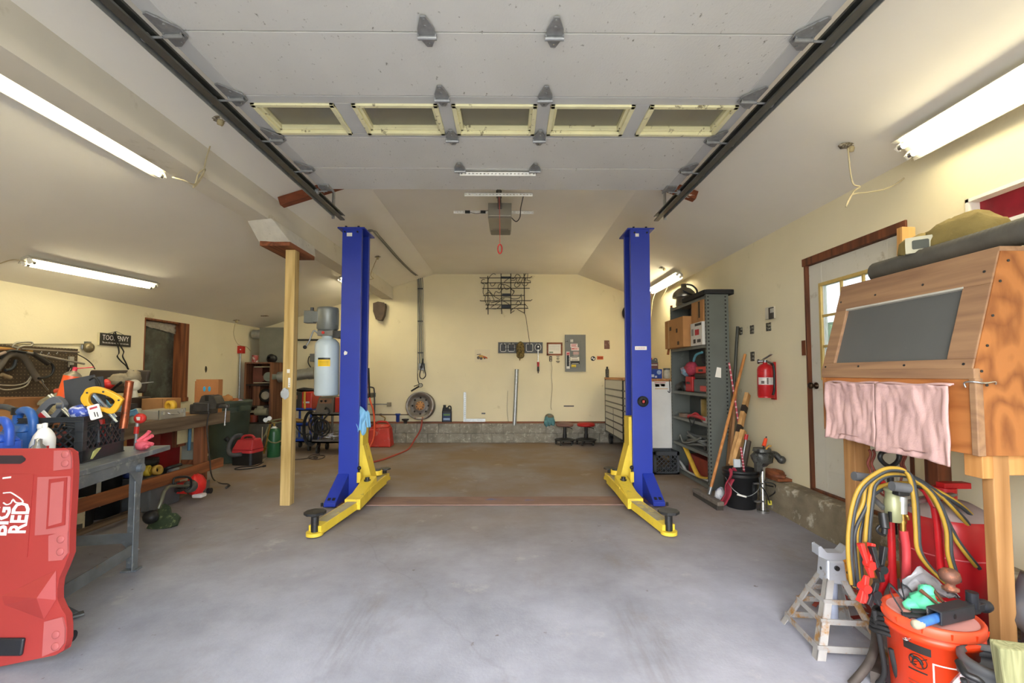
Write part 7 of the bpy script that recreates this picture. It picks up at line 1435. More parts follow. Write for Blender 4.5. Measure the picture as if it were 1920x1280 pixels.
# ================================================================ workbench along the left wall and what is on it
ident()
BFX, BYN, BYF = -3.40, 3.05, 5.45
WB = wood('oil stained bench timber', '#4a3a2c', '#7a6650', 'y', 9, .75); WBZ = wood('red brown bench post', '#5b331f', '#8c5535', 'z', 9, .7); WBR = wood('red brown bench rail', '#693a20', '#9a5c34', 'y', 8, .7)
t = thing('workbench', 'long rough timber workbench with a stained top along the left wall', 'workbench', (-4.1, 4.2, 0))
m = M(); m.box(-4.86, BYN, .865, BFX, BYF-.04, .90); part('bench_top', m, wood('worn bench boards', '#7d5c40', '#a98760', 'y', 10, .7), t, .003)
m = M(); m.beam((BFX+.025, BYN, .835), (BFX+.025, BYF+.1, .835), .05, .135); part('front_beam', m, WB, t, .006)
for x, y, mt in ((-3.50, 5.26, WBZ), (-3.5, 3.12, WBZ), (-4.8, 5.26, WBZ)): m = M(); m.box(x-.045, y-.06, .0, x+.045, y+.06, .864); part('post', m, mt, t, .004)
m = M(); m.box(-3.455, 5.2, 0, -3.41, 5.30, .14); part('post_shoe', m, STEEL, t, .003)
m = M(); m.box(-3.79, 4.50, .33, -3.75, 4.55, .864); part('brace_stud', m, FIR, t, .003)
m = M(); m.beam((BFX-.005, 3.1, .30), (BFX-.005, BYF+.05, .30), .045, .105); part('lower_rail', m, WBR, t, .004)
m = M(); m.box(-4.8, 3.1, .0, -3.52, 3.16, .06); m.box(-3.62, 3.2, .002, -3.56, 5.2, .05); part('floor_sill', m, WB, t)  # dark sill planks added to stand for the shadow line on the floor
m = M(); m.box(-3.64, 5.0, .55, -3.6, 5.16, .864); m.box(-3.60, 5.02, .58, -3.595, 5.2, .864, 1); part('hanging_boards', m, [REDWOODZ, mat('cream strip', '#d3c79b', .7)], t)
m = M(); m.cyl((-3.535, 5.12, .5), (-3.53, 5.12, .86), .017, n=14); tag(m.build('blue_pipe', mat('dull blue pipe', '#3f6c87', .5)), 'short dull blue pipe under the bench beside the red brown post', 'pipe')
# under the bench
def tub(c, r, h, lab, lw, lcol, a0, a1):
    place((*c, 0)); t = thing('bucket', lab, 'bucket', None, 'black buckets under the workbench'); m = M(); m.lathe([(r*.88, 0), (r*.9, .01), (r*.98, h-.06), (r*1.04, h-.055), (r*1.04, h-.03), (r, h-.028), (r*1.04, h-.01), (r*1.03, h), (0, h+.002)], n=32); part('tub', m, BLK, t)
    m = M(); cyl_patch(m, (0, 0), r*.985, lw[0], lw[1], a0, a1); part('label', m, mat('tub label '+lcol, lcol, .7, var=.1, sc=14, col2='#8a7f63', thr=.66, sc2=20), t)
    m = M(); cyl_patch(m, (0, 0), r*.99, lw[0]+.02, lw[0]+.06, a0+(a1-a0)*.55, a1-6); part('label_print', m, mat('black print', '#4b463c', .7), t); ident()
tub((-3.72, 3.98), .15, .46, 'black bucket with a wide cream label under the bench, the nearest', (.03, .31), '#c9bd98', -120, -15)
tub((-3.86, 4.42), .15, .46, 'black bucket with a narrow white label under the bench, second from the near end', (.12, .40), '#d6d2c2', -95, -52)
tub((-3.84, 4.84), .15, .46, 'black bucket with a scuffed grey label under the bench, third from the near end', (.1, .16), '#6b6a64', -60, -30)
simple_box('red_cabinet', 'dark red steel cabinet under the workbench', 'cabinet', (-3.95, 5.12, .10), (.42, .3, .60), mat('dark red steel', '#7c0f14', .4, var=.08))
simple_box('grey_sheet', 'pale grey green sheet leaning behind the bench post', 'sheet', (-3.66, 5.33, .36), (.2, .02, .2), mat('pale grey green', '#9a9d8e', .6, var=.06))
m = M(); m.box(-3.75, 5.3, .31, -3.52, 5.36, .36); tag(m.build('wood_strip', WBR), 'red brown batten under the grey green sheet at the end of the bench', 'batten')
simple_box('grey_bin', 'grey plastic bin under the bench behind the lower rail', 'bin', (-3.62, 4.72, .0), (.28, .42, .33), mat('blue grey bin', '#62666a', .5, var=.1), 0, None, None, .015)
def roll(c, r, h, ax, col, lab, name='tape_roll'):
    m = M(); m.lathe([(r*.55, -h/2), (r, -h/2), (r, h/2), (r*.55, h/2), (r*.55, -h/2)], c, ax, 26, cap=False); tag(m.build(name, mat('roll '+col, col, .5, var=.08)), lab, 'tape')
roll((-3.58, 4.6, .385), .052, .045, (1, .3, .1), '#d6b93a', 'yellow tape roll standing on the grey bin, the left one'); roll((-3.53, 4.66, .38), .05, .045, (1, -.2, .2), '#c9a24a', 'ochre tape roll standing on the grey bin, the right one')
m = M(); m.tube([(-3.52, 4.74, .36), (-3.46, 4.72, .39), (-3.42, 4.84, .40)], .018, 8); m.cb((-3.53, 4.72, .355), (.06, .06, .05)); tag(m.build('caulking_tool', BLK), 'black curved tool lying on the grey bin in front of the tape rolls', 'tool')
m = M(); m.sph((-3.70, 4.52, .37), (.05, .05, .04), 14, 0, .2, 9, 2); tag(m.build('blue_ball', mat('deep blue', '#26356f', .5)), 'small deep blue bundle on the grey bin behind the yellow tape', 'bundle')
m = M(); m.box(-3.56, 4.83, .332, -3.50, 4.93, .355); tag(m.build('white_tray', mat('pale tray', '#a3a7a8', .4)), 'small pale tray at the far end of the grey bin', 'tray')
# string trimmer
t = thing('string_trimmer', 'string trimmer with a green guard and a red engine lying in front of the bench', 'string trimmer', fl(330, 960))
g = fl(303, 985, .02)
m = M(); frame(g+V((0, 0, .012)), (1, .1, .05), (.05, .55, .9)); m.prism([(-.11, -.03), (.02, -.05), (.13, -.02), (.14, .05), (.10, .085), (.05, .09), (.025, .15), (-.02, .18), (-.05, .16), (-.08, .08)], -.015, .012); ident(); part('guard', m, mat('grass stained green', '#303d28', .6, var=.25, sc=18, col2='#6f7a50', thr=.62, sc2=24), t, .01)
m = M(); h = g+V((-.05, -.06, .09)); m.lathe([(.0, .05), (.03, .05), (.055, .03), (.058, .0), (.05, -.03), (.02, -.04), (0, -.04)], h, (.1, -.5, .85), 26); part('spool', m, BLK, t)
sh = [at(297, 953, 3.95), at(303, 938, 3.98), at(308, 922, 4.05), at(316, 913, 4.2), at(328, 911, 4.4), at(345, 911, 4.62), at(362, 911, 4.82)]
m = M(); m.tube(sh, .015, 10); part('shaft', m, mat('olive grey shaft', '#6f7063', .4, .5), t)
m = M(); m.tube([at(347, 915, 4.66), at(328, 911, 4.5), at(326, 898, 4.5), at(336, 894, 4.55), at(352, 894, 4.62), at(358, 900, 4.66), at(358, 912, 4.7), at(350, 918, 4.68)], .011, 8); part('loop_handle', m, BLK, t)
m = M(); m.cb(at(336, 918, 4.55), (.06, .05, .03)); m.tube([at(330, 922, 4.5), at(342, 916, 4.6)], .008, 6); part('trigger', m, STEELD, t)
e = at(369, 909, 4.95); m = M(); m.sph((e.x, e.y, e.z), (.085, .10, .115), 20, 0, .16, 9, 4); m.cb((e.x-.09, e.y-.05, e.z-.01), (.10, .10, .11)); part('engine_cover', m, mat('bright red cover', '#d42724', .35, var=.1), t)
m = M(); m.lathe([(.05, 0), (.062, .02), (.062, .07), (.045, .09), (0, .09)], at(363, 910, 4.82), (-.1, -1, .05), 24); part('clutch_housing', m, mat('dark grey housing', '#4c4a45', .5, var=.2), t)
m = M(); m.cb((e.x+.05, e.y-.03, e.z-.10), (.11, .09, .04)); part('fuel_tank', m, mat('white tank', '#d9d4d0', .4), t, .015); m = M(); m.cyl((e.x+.12, e.y, e.z-.06), (e.x+.155, e.y, e.z-.06), .03, n=16); part('fuel_cap', m, BLK, t)
for z in (.02, .05): m = M(); m.cb((e.x-.01, e.y-.085, e.z+z), (.09, .02, .012)); part('vent', m, BLK, t)
m = M(); m.tube([at(393, 770, 5.1), at(388, 800, 5.1), at(392, 850, 5.1), at(394, 868, 5.12), at(396, 888, 5.1), fl(402, 900, .01), fl(415, 906, .01), fl(427, 907, .01), fl(431, 910, .01)], .007, 8); m.cyl(fl(429, 910, .015), fl(424, 914, .015), .014, n=10); tag(m.build('power_cord', mat('brown black cord', '#2e2925', .6)), 'dark cord hanging from the vise down the bench post to the floor', 'cord')
# ---------------------------------------------------------------- on the bench
Z = .901
t = thing('aluminium_case', 'flat grey aluminium case with a curved handle on the front edge of the bench', 'case', (-3.52, 4.66, Z))
m = M(); m.box(-3.60, 4.45, Z, -3.37, 4.80, Z+.09); part('shell', m, mat('grey beige case', '#a8a293', .45, .2, var=.06), t, .006)
for y in (4.45, 4.795): m = M(); m.box(-3.376, y-.004, Z, -3.366, y+.012, Z+.092); part('corner_trim', m, CHROME, t)
m = M(); m.tube([(-3.368, 4.56, Z+.06), (-3.345, 4.58, Z+.045), (-3.34, 4.63, Z+.04), (-3.345, 4.68, Z+.045), (-3.368, 4.70, Z+.06)], .006, 8); part('handle', m, CHROME, t)
for y in (4.5, 4.76): m = M(); m.cb((-3.366, y, Z+.06), (.008, .025, .03)); part('latch', m, CHROME, t)
roll((-3.46, 4.72, Z+.118), .055, .05, (.3, 1, .0), '#d8a92e', 'yellow tape roll standing on the aluminium case')
t = simple_box('cardboard_box', 'small closed brown carton behind the aluminium case', 'box', (-3.78, 5.02, Z), (.26, .22, .18), BROWNCARD); m = M(); m.box(-3.69, 4.9085, Z, -3.685, 4.911, Z+.18); part('seam', m, mat('carton seam', '#7d5630', .8), t)
t = thing('cardboard_box', 'brown carton with two blue marks standing on the end of the bench', 'box', (-3.42, 5.34, Z)); a, b_ = at(366, 760, 5.3), at(410, 711, 5.3); m = M(); m.box(a.x, 5.3, Z, b_.x, 5.38, b_.z); m.box(a.x-.012, 5.3, Z, a.x-.001, 5.38, b_.z-.02); part('carton', m, mat('orange brown carton', '#a86f3f', .85, var=.06), t, .002)
for px in (383, 392.5): m = M(); c = at(px, 729, 5.299); m.sph((c.x, 5.3, c.z), (.016, .002, .03), 14); part('blue_mark', m, mat('cyan ink', '#2f94bd', .6, var=.2), t)
VS = mat('worn dark vise iron', '#4d4a46', .5, .6, var=.25, sc=12)
t = thing('bench_vise', 'heavy dark iron vise bolted on the end of the bench', 'vise', (-3.38, 5.15, Z))
m = M(); m.box(-3.52, 5.08, Z, -3.30, 5.24, Z+.11); m.box(-3.46, 5.04, Z+.03, -3.28, 5.12, Z+.13); part('base', m, VS, t, .012)
m = M(); m.prism([(-3.40, Z+.12), (-3.37, Z+.20), (-3.33, Z+.215), (-3.33, Z+.14), (-3.29, Z+.14), (-3.29, Z+.215), (-3.24, Z+.20), (-3.20, Z+.12), (-3.21, Z+.06), (-3.38, Z+.06)], 5.05, 5.2, 'xz'); part('jaws', m, VS, t, .01)
m = M(); m.cyl((-3.22, 5.12, Z+.085), (-3.13, 5.12, Z+.085), .024, n=16); m.sph((-3.13, 5.12, Z+.085), .028, 14); part('screw', m, VS, t); m = M(); m.cyl((-3.135, 5.11, Z+.07), (-3.145, 5.11, Z-.12), .008, n=10); m.sph((-3.145, 5.11, Z-.12), .012, 8); part('handle', m, CHROME, t)
# blue cloth over tins
m = M()
def bc(u, v): return (-3.46-.02*v+.33*(u-.5)-.06, 4.13+.10*v+.02*math.sin(u*8), Z+.22-.10*u-.12*v+.022*math.sin(u*13+v*4)+.01*math.sin(v*9))
m.sheet(bc, 16, 10); tag(m.build('blue_cloth', mat('sky blue cloth', '#6ea3bf', .7, var=.08, sc=8), None, solid=.012, sub=1), 'sky blue cloth draped over tins on the bench behind the crate', 'cloth')
for i, (x, y, r, h, col, lab) in enumerate(((-3.56, 4.2, .05, .15, '#4c5a66', 'slate tin under the blue cloth on the bench'), (-3.44, 4.24, .035, .10, '#8b8f78', 'small olive tin at the front edge of the bench'), (-3.50, 4.36, .03, .12, '#a7a28c', 'small beige bottle beside the aluminium case'))):
    place((x, y, Z)); t = thing('tin', lab, 'tin'); m = M(); m.lathe([(r, 0), (r, h*.85), (r*.7, h), (0, h)], n=20); part('tin', m, mat('tin '+col, col, .45, .3, var=.2, sc=20), t); ident()
t = thing('tool_box', 'open dark brown tool case with its lid up at the back of the bench', 'tool box', (-4.3, 4.9, Z))
TB = mat('dark brown case', '#332a25', .5, var=.15)
m = M(); m.box(-4.58, 4.72, Z, -3.92, 5.05, Z+.20); part('body', m, TB, t, .01); m = M(); m.beam((-4.62, 5.06, Z+.36), (-4.0, 5.10, Z+.36), .05, .26, (0, .3, 1)); part('lid', m, TB, t, .02, seg=3)
m = M(); m.box(-4.5, 4.705, Z+.09, -3.95, 4.722, Z+.105); m.box(-4.1, 4.70, Z+.1, -4.06, 4.722, Z+.17, 1); m.box(-4.5, 4.70, Z+.1, -4.46, 4.722, Z+.17, 1); part('latches', m, [STEEL, BRASS], t)
m = M(); m.sph(at(203, 720, 4.7), (.07, .06, .05), 16, 0, .2, 9, 5); m.tube([at(195, 728, 4.66), at(203, 735, 4.62), at(220, 722, 4.6), at(228, 716, 4.6)], .012, 8, mi=1); tag(m.build('red_drill', [mat('bright red tool', '#d32d28', .4), BLK]), 'bright red tool with a black cord on top of the open tool case', 'tool')
m = M(); m.sph(at(232, 712, 4.75), (.14, .10, .06), 20, 0, .35, 9, 7); m.sph(at(250, 706, 4.75), (.07, .07, .07), 14, 0, .35, 9, 9); tag(m.build('beige_rag', mat('dirty beige rag', '#9b8f75', .9, var=.2, sc=16)), 'dirty beige rag heaped on the open tool case', 'rag')
m = M(); c = at(252, 722, 4.55); m.lathe([(.02, -.02), (.055, -.02), (.055, -.01), (.03, -.006), (.03, .006), (.055, .01), (.055, .02), (.02, .02)], c, (.6, -1, .2), 24); m.cyl(c+V((0, 0, -.04)), c+V((.01, 0, -.12)), .02, .03, 12); tag(m.build('white_pulley', mat('dirty ivory plastic', '#c3bda6', .5, var=.1)), 'dirty ivory pulley hanging at the right of the tool case', 'pulley')
m = M(); m.cyl(at(258, 720, 4.7), at(288, 716, 4.75), .008, .004, 8); m.cyl(at(236, 722, 4.7), at(258, 720, 4.7), .02, n=12, mi=1); tag(m.build('long_screwdriver', [STEEL, mat('grey pink handle', '#a07f78', .5)]), 'long screwdriver pointing right from the tool case', 'screwdriver')
m = M(); m.box(-3.98, 4.25, Z, -3.7, 4.6, Z+.15); m.box(-3.96, 4.24, Z+.02, -3.72, 4.25, Z+.06, 1); tag(m.build('black_tool_tray', [mat('charcoal tray', '#37383b', .5), mat('grey label', '#9b9b98', .6)]), 'charcoal tool tray behind the copper pipe', 'tray')
# cartons and canvas at the near end
t = thing('cardboard_box', 'open brown carton at the near end of the bench', 'box', (-4.2, 3.75, Z)); m = M(); m.box(-4.45, 3.6, Z, -3.98, 3.95, Z+.16); part('carton', m, BROWNCARD, t)
m = M(); m.beam((-4.4, 3.6, Z+.19), (-4.02, 3.6, Z+.19), .01, .10, (0, -.5, 1)); m.beam((-3.97, 3.62, Z+.20), (-3.97, 3.93, Z+.20), .01, .11, (.4, 0, 1)); m.beam((-4.4, 3.96, Z+.20), (-4.0, 3.96, Z+.20), .01, .10, (0, .4, 1)); part('flaps', m, mat('darker carton', '#9b6c40', .85), t)
m = M(); m.hexa([(-3.99, 3.98, Z), (-3.72, 3.9, Z), (-3.66, 4.18, Z), (-3.95, 4.2, Z)], [(-4.0, 4.0, Z+.17), (-3.86, 3.98, Z+.10), (-3.7, 4.15, Z+.04), (-3.96, 4.2, Z+.2)]); tag(m.build('canvas_bag', mat('olive canvas', '#a59c7b', .9, var=.1, bump=.3, bsc=60), None, .02), 'folded olive canvas bag beside the open carton', 'bag')
m = M(); m.box(-3.72, 3.72, Z, -3.46, 3.95, Z+.05); m.box(-3.68, 3.7, Z+.052, -3.50, 3.92, Z+.062, 1); tag(m.build('wooden_box', [PINEY, mat('dark paper', '#5b4a38', .8)]), 'shallow pale wooden box on the bench behind the crate', 'box')
simple_box('brown_carton', 'red brown flat carton on the bench front left of the crate', 'box', (-3.54, 3.42, Z), (.2, .3, .08), mat('red brown carton', '#8b5a3a', .8, var=.08))
m = M(); m.beam(at(96, 752, 3.9), at(75, 757, 3.9), .05, .02); m.tube([at(72, 756, 3.9), at(85, 748, 3.9), at(100, 742, 3.9), at(118, 735, 3.92)], .016, 8); m.tube([at(104, 733, 3.95), at(120, 731, 3.95)], .02, 8, 1, mi=1); m.cyl(at(80, 757, 3.9), V((at(80, 757, 3.9).x, 3.9, Z)), .02, n=10); tag(m.build('putty_gun', [mat('putty coloured tool', '#a89f7e', .6), mat('red orange sleeve', '#d65338', .5)]), 'putty coloured tool with a red sleeve on the bench behind the crate', 'tool')
# ---------------------------------------------------------------- pegboard and things hung on the left wall
XW = XL
t = thing('pegboard', 'dark brown perforated pegboard on the left wall', 'pegboard', (XL, 4.6, 1.2))
def pegmat():
    m = bpy.data.materials.new('dark pegboard'); m.use_nodes = True; nt = m.node_tree; N = nt.nodes; L = nt.links; b = N['Principled BSDF']; b.inputs['Roughness'].default_value = .7
    tc = N.new('ShaderNodeTexCoord'); sx = N.new('ShaderNodeSeparateXYZ'); L.new(tc.outputs['Object'], sx.inputs[0]); cb = N.new('ShaderNodeCombineXYZ'); L.new(sx.outputs['Y'], cb.inputs[0]); L.new(sx.outputs['Z'], cb.inputs[1])
    sc = N.new('ShaderNodeVectorMath'); sc.operation = 'SCALE'; sc.inputs['Scale'].default_value = 28; L.new(cb.outputs[0], sc.inputs[0])
    fr = N.new('ShaderNodeVectorMath'); fr.operation = 'FRACTION'; L.new(sc.outputs[0], fr.inputs[0]); ds = N.new('ShaderNodeVectorMath'); ds.operation = 'DISTANCE'; ds.inputs[1].default_value = (.5, .5, 0); L.new(fr.outputs[0], ds.inputs[0])
    lt = N.new('ShaderNodeMath'); lt.operation = 'LESS_THAN'; lt.inputs[1].default_value = .13; L.new(ds.outputs['Value'], lt.inputs[0])
    mx = N.new('ShaderNodeMix'); mx.data_type = 'RGBA'; L.new(lt.outputs[0], mx.inputs['Factor']); mx.inputs[6].default_value = rgba('#493c2d'); mx.inputs[7].default_value = rgba('#8f7d5c'); L.new(mx.outputs[2], b.inputs['Base Color']); return m
m = M(); m.box(XL+.005, 3.2, .92, XL+.022, 5.22, 1.63); part('board', m, pegmat(), t, .002)
def lw(px, py, d=.05): return wx(px, py, XL+d)
def ltube(name, lab, cat, pts, r, mt, d=.06, k=6): m = M(); m.tube([lw(x, y, d) for x, y in pts], r, 8, k); return tag(m.build(name, mt), lab, cat)
GH = mat('grey brown rubber hose', '#5e564a', .6, var=.12)
t = thing('air_hose', 'thick grey brown hose arching over the pegboard with a metal nozzle', 'hose', lw(40, 670)); m = M(); m.tube([lw(x, y, .10) for x, y in ((-20, 710), (0, 685), (12, 668), (28, 663), (42, 667), (52, 680), (62, 698), (72, 712))], .03, 10); part('hose', m, GH, t); m = M(); m.cyl(lw(73, 710, .1), lw(78, 717, .1), .022, n=14); m.tube([lw(78, 717, .1), lw(83, 724, .1), lw(89, 731, .1)], .011, 8); part('nozzle', m, CHROME, t)
ltube('brake_line', 'thin silver loop of tube on the pegboard above the hose', 'tube', [(30, 661), (34, 652), (46, 648), (58, 648), (60, 642), (46, 641), (30, 643), (24, 650), (34, 651), (44, 648)], .009, mat('silver tube', '#a9a498', .35, .7), .12)
ltube('black_cable', 'black cable looped on the pegboard with a thick connector', 'cable', [(0, 672), (18, 658), (45, 660), (70, 666), (92, 678), (100, 688), (98, 700), (88, 707), (72, 709)], .012, BLK, .14)
ltube('cable_connector', 'thick dark tapered connector hanging on the pegboard', 'connector', [(62, 663), (76, 672), (90, 682)], .024, mat('dark connector', '#2c2825', .5), .16)
ltube('wire_loop', 'thin pale wire loop low on the pegboard', 'wire', [(56, 690), (60, 700), (50, 716), (30, 722), (5, 722), (-10, 720), (5, 730), (30, 729), (50, 722), (58, 708), (60, 698)], .007, mat('pale wire', '#a39a86', .5), .07)
ltube('black_bow', 'dark curved strip hanging on the left of the pegboard', 'strip', [(30, 674), (27, 685), (20, 692), (10, 694)], .014, mat('dark blue grey rubber', '#2d3234', .6), .08)
for i, (a, b_, r, col, lab) in enumerate((((-20, 650), (60, 658), .012, '#b78a3c', 'ochre rod along the top of the pegboard, the upper one'), ((-20, 655), (48, 655), .01, '#8a5a2c', 'brown rod along the top of the pegboard, below the ochre one'), ((40, 654), (148, 660), .009, '#7d7263', 'grey rod along the top right of the pegboard'), ((50, 660), (158, 682), .011, '#8c8576', 'long pale rod slanting down to the right over the pegboard'), ((-10, 668), (10, 660), .014, '#9a8577', 'short pinkish rod at the top left of the pegboard'), ((3, 702), (20, 708), .018, '#8d7a5b', 'stubby wooden peg at the left of the pegboard'))):
    m = M(); m.cyl(lw(*a, .09+.02*i), lw(*b_, .09+.02*i), r, n=10); tag(m.build('hanging_rod', mat('rod '+col, col, .6, var=.2, sc=14)), lab, 'rod')
ltube('wire_cable', 'thin dark cable curving right from the pegboard to the tool case', 'cable', [(120, 657), (140, 662), (160, 672), (172, 682), (178, 692)], .006, mat('dark grey brown', '#4a4238', .6), .1)
for i, (px, py) in enumerate(((77, 661), (91, 663), (107, 662), (124, 661))):
    m = M(); m.torus(lw(px, py, .07), (.5, 1, 0), .016, .0035, 14, 6); tag(m.build('peg_hook', CHROME), 'small bright peg hook on the upper right of the pegboard', 'hook', 'hooks on the pegboard')
m = M(); m.rbox((0, 0, 0), (.01, .01, .01), .002) if 0 else m.box(XL+.03, lw(131, 680).y, lw(131, 688).z, XL+.05, lw(139, 680).y, lw(131, 668).z); m.cyl(lw(133, 690, .06), lw(128, 700, .06), .004, n=6); m.box(XL+.03, lw(131, 684).y, lw(131, 696).z, XL+.07, lw(141, 684).y, lw(131, 684).z, 1); tag(m.build('pale_tag', [mat('pale tag plate', '#a9a595', .5), mat('dark block', '#3a322a', .6)]), 'pale hang tag with a dark block on the right of the pegboard', 'tag')
m = M(); m.tube([lw(-20, 645, .015), lw(100, 645, .015), lw(172, 645, .015)], .006, 6, 1); tag(m.build('wall_rod', mat('grey brown', '#7d7458', .6)), 'long thin rod fixed to the left wall above the pegboard', 'rod')
t = thing('alarm_bell', 'round metal bell on the left wall beside the black sign', 'bell', lw(165, 651, 0)); c = lw(165, 651.5, .03); m = M(); m.lathe([(.058, 0), (.058, .02), (.05, .035), (.025, .045), (.012, .05), (0, .052)], c, (1, 0, 0), 30); part('gong', m, mat('dull metal gong', '#8d8164', .35, .6), t); m = M(); m.box(XL, c.y-.02, c.z+.035, XL+.04, c.y+.03, c.z+.07); m.cyl((XL+.02, c.y-.06, c.z+.03), (XL+.02, c.y-.06, c.z-.02), .012, n=8); part('mount', m, STEEL, t)
# TOOL ENVY sign
t = thing('wooden_sign', 'black wooden sign with white lettering on the left wall', 'sign', lw(212, 637, 0)); y0, y1 = lw(183.5, 637, 0).y, lw(242.5, 637, 0).y; z0, z1 = lw(212, 648.5, 0).z, lw(212, 626, 0).z
m = M(); m.box(XL+.002, y0, z0, XL+.022, y1, z1); part('board', m, mat('black green board', '#332f28', .6, var=.06), t, .002); m = M(); m.box(XL+.002, y0-.01, z0, XL+.022, y0-.0005, z1); part('edge', m, mat('cream edge', '#d9cfa8', .7), t)
frame((XL+.0222, (y0+y1)/2, (z0+z1)/2), (0, 1, 0), (0, 0, 1)); W = y1-y0
m = M(); m.text('TOOL ENVY', .09, w=W*.84, depth=.0005, dy=(z1-z0)*.13, bold=0); m.text('The one who dies with the most tools wins', .03, w=W*.84, depth=.0005, dy=-(z1-z0)*.27); part('lettering', m, WL, t)
ident(); m = M(); m.tube([(XL+.02, (y0+y1)/2-.11, z1), (XL+.02, (y0+y1)/2+.0, z1+.035), (XL+.02, (y0+y1)/2+.11, z1)], .003, 5, 1); part('hanging_wire', m, STEELD, t)
t = thing('black_strap', 'black webbing strap looped over the sign and hanging down to the tool case', 'strap', lw(216, 623)); 
for pts in ([(216, 622), (213, 626), (217, 640), (222, 652), (223, 662), (220, 668), (228, 678), (236, 685), (240, 692)], [(216, 622), (219, 632), (224, 645), (230, 655), (232, 660), (230, 668), (236, 680), (240, 690), (247, 703)]):
    m = M(); m.strap([lw(x, y, .05) for x, y in pts], .018, .004, (0, .8, .4), 5); part('webbing', m, BLK, t)
# outlet, conduit and red switch box near the back corner
t = thing('red_switch_box', 'small red switch box on a conduit in the back left corner', 'switch', at(469, 656, 8.25)); X_ = XL+.02
m = M(); a = wx(465.5, 663, XL+.09); b_ = wx(473, 650, XL+.09); m.box(XL, 8.3, a.z, XL+.09, 8.3+.1, b_.z); part('box', m, REDP, t, .004); m = M(); m.sph((XL+.06, 8.295, (a.z+b_.z)/2), .012, 10); part('button', m, WHT, t); m = M(); m.cyl((XL+.03, 8.35, a.z), (XL+.03, 8.35, .7), .014, n=10); part('conduit', m, GALV, t)
p = wx(386, 692, XL); m = M(); m.sph(p, (.008, .03, .05), 10, 0, .3, 9, 2); tag(m.build('wall_gouge', mat('dark gouge', '#4e4634', .9)), 'small dark gouge in the left wall right of the dark window', 'hole')
# ================================================================ back left corner
ident()
# trash can
TC = (-4.32, 7.12); place((*TC, 0)); t = thing('trash_can', 'big dark green round trash can full of rubbish beside the bench', 'trash can')
m = M(); m.lathe([(.24, 0), (.25, .02), (.25, .14), (.262, .16), (.285, .74), (.30, .76), (.30, .785), (.288, .79), (.303, .805), (.303, .83), (.292, .835), (.31, .85), (.31, .885), (.318, .90), (.318, .935), (.30, .94), (.29, .90), (0, .86)], n=48, cap=False); m.lathe([(0, .001), (.24, .001)], n=48, cap=False)
b = part('can', m, mat('dark green plastic', '#3b473d', .5, var=.2, sc=5, col2='#9aa093', thr=.74, soft=.02, sc2=9), t)
for a in (-20, 160): c, s_ = math.cos(R(a)), math.sin(R(a)); place((TC[0]+.31*c, TC[1]+.31*s_, .83), a); m = M(); m.box(-.02, -.09, -.05, .04, .09, .03); part('handle', m, mat('dark green plastic', ''), t, .012)
place((*TC, 0))
for x, y, z, r, mt, nm, lab in ((-.02, -.1, .93, (.17, .12, .07), mat('brown paper', '#b5814d', .85, var=.15, sc=14), 'paper_bag', 'crumpled brown paper bag on top of the rubbish in the green can'), (.14, -.08, .92, (.09, .09, .05), mat('orange brown wrapper', '#a8643a', .7, var=.3, sc=18), 'wrapper', 'orange brown wrapper at the right of the green can'), (-.19, -.05, .92, (.08, .09, .06), mat('pale brown paper', '#c59a68', .85, var=.2), 'paper_scrap', 'pale brown paper scrap at the left of the green can'), (.23, -.1, .92, (.035, .04, .03), mat('violet white wrapper', '#8b83b3', .5, var=.3, col2='#e2e0e8', thr=.5, sc2=22), 'wrapper', 'small violet wrapper on the rim of the green can')):
    m = M(); m.sph((x, y, z), r, 20, 0, .5, 9, int(x*100)+9); tag(m.build(nm, mt), lab, 'rubbish')
m = M(); m.hexa([(-.08, -.05, .93), (.06, -.05, .93), (.06, 0, .93), (-.08, 0, .93)], [(-.04, -.02, 1.02), (.02, .0, .99), (.03, .03, .99), (-.03, .02, 1.03)]); tag(m.build('carton_flap', BROWNCARD), 'bent piece of brown carton sticking up from the green can', 'rubbish')
# shop vac
VC = (-3.90, 6.92); place((*VC, 0), -8); t = thing('shop_vacuum', 'small red and black shop vacuum with a grey hose on the floor', 'vacuum')
m = M(); m.rbox((0, 0, .09), (.33, .28, .18), .05, k=5); part('tank', m, BLK, t, .01)
m = M(); m.rbox((0, 0, .20), (.345, .295, .04), .05, k=5); m.hexa([(-.165, -.14, .22), (.165, -.14, .22), (.165, .14, .22), (-.165, .14, .22)], [(-.10, -.10, .37), (.15, -.09, .38), (.15, .09, .38), (-.10, .10, .37)]); part('lid', m, mat('vacuum red', '#b83238', .4, var=.08), t, .02, seg=3)
m = M(); m.tube([(-.06, -.06, .37), (-.02, -.06, .42), (.10, -.06, .43), (.15, -.06, .39)], .018, 8); part('handle', m, mat('vacuum red', ''), t); m = M(); m.hexa([(-.09, -.118, .275), (.07, -.118, .275), (.07, -.10, .275), (-.09, -.10, .275)], [(-.06, -.103, .34), (.05, -.103, .34), (.05, -.09, .34), (-.06, -.09, .34)]); part('label', m, mat('vacuum label', '#d8cfae', .6, var=.3, sc=30, col2='#3a3434', thr=.58, soft=.02, sc2=40), t)
m = M(); m.tube([(.02, -.16, .17), (-.12, -.18, .16), (-.22, -.12, .22), (-.25, -.05, .33), (-.2, -.0, .41), (-.1, .0, .42)], .03, 10); m.cyl((-.25, -.1, .36), (-.27, -.12, .40), .035, n=12, mi=1); part('hose', m, [mat('grey vacuum hose', '#55565a', .6), BLK], t)
ident(); m = M(); m.tube([fl(494, 866, .01), fl(480, 873, .008), fl(455, 875, .008), fl(441, 878, .008), fl(445, 880, .008), fl(470, 878, .008), fl(493, 874, .008)], .007, 8); m.cyl(fl(493, 874, .012), fl(498, 873, .012), .013, n=8); tag(m.build('power_cord', BLKM), 'dark cord of the red vacuum curling on the floor', 'cord')
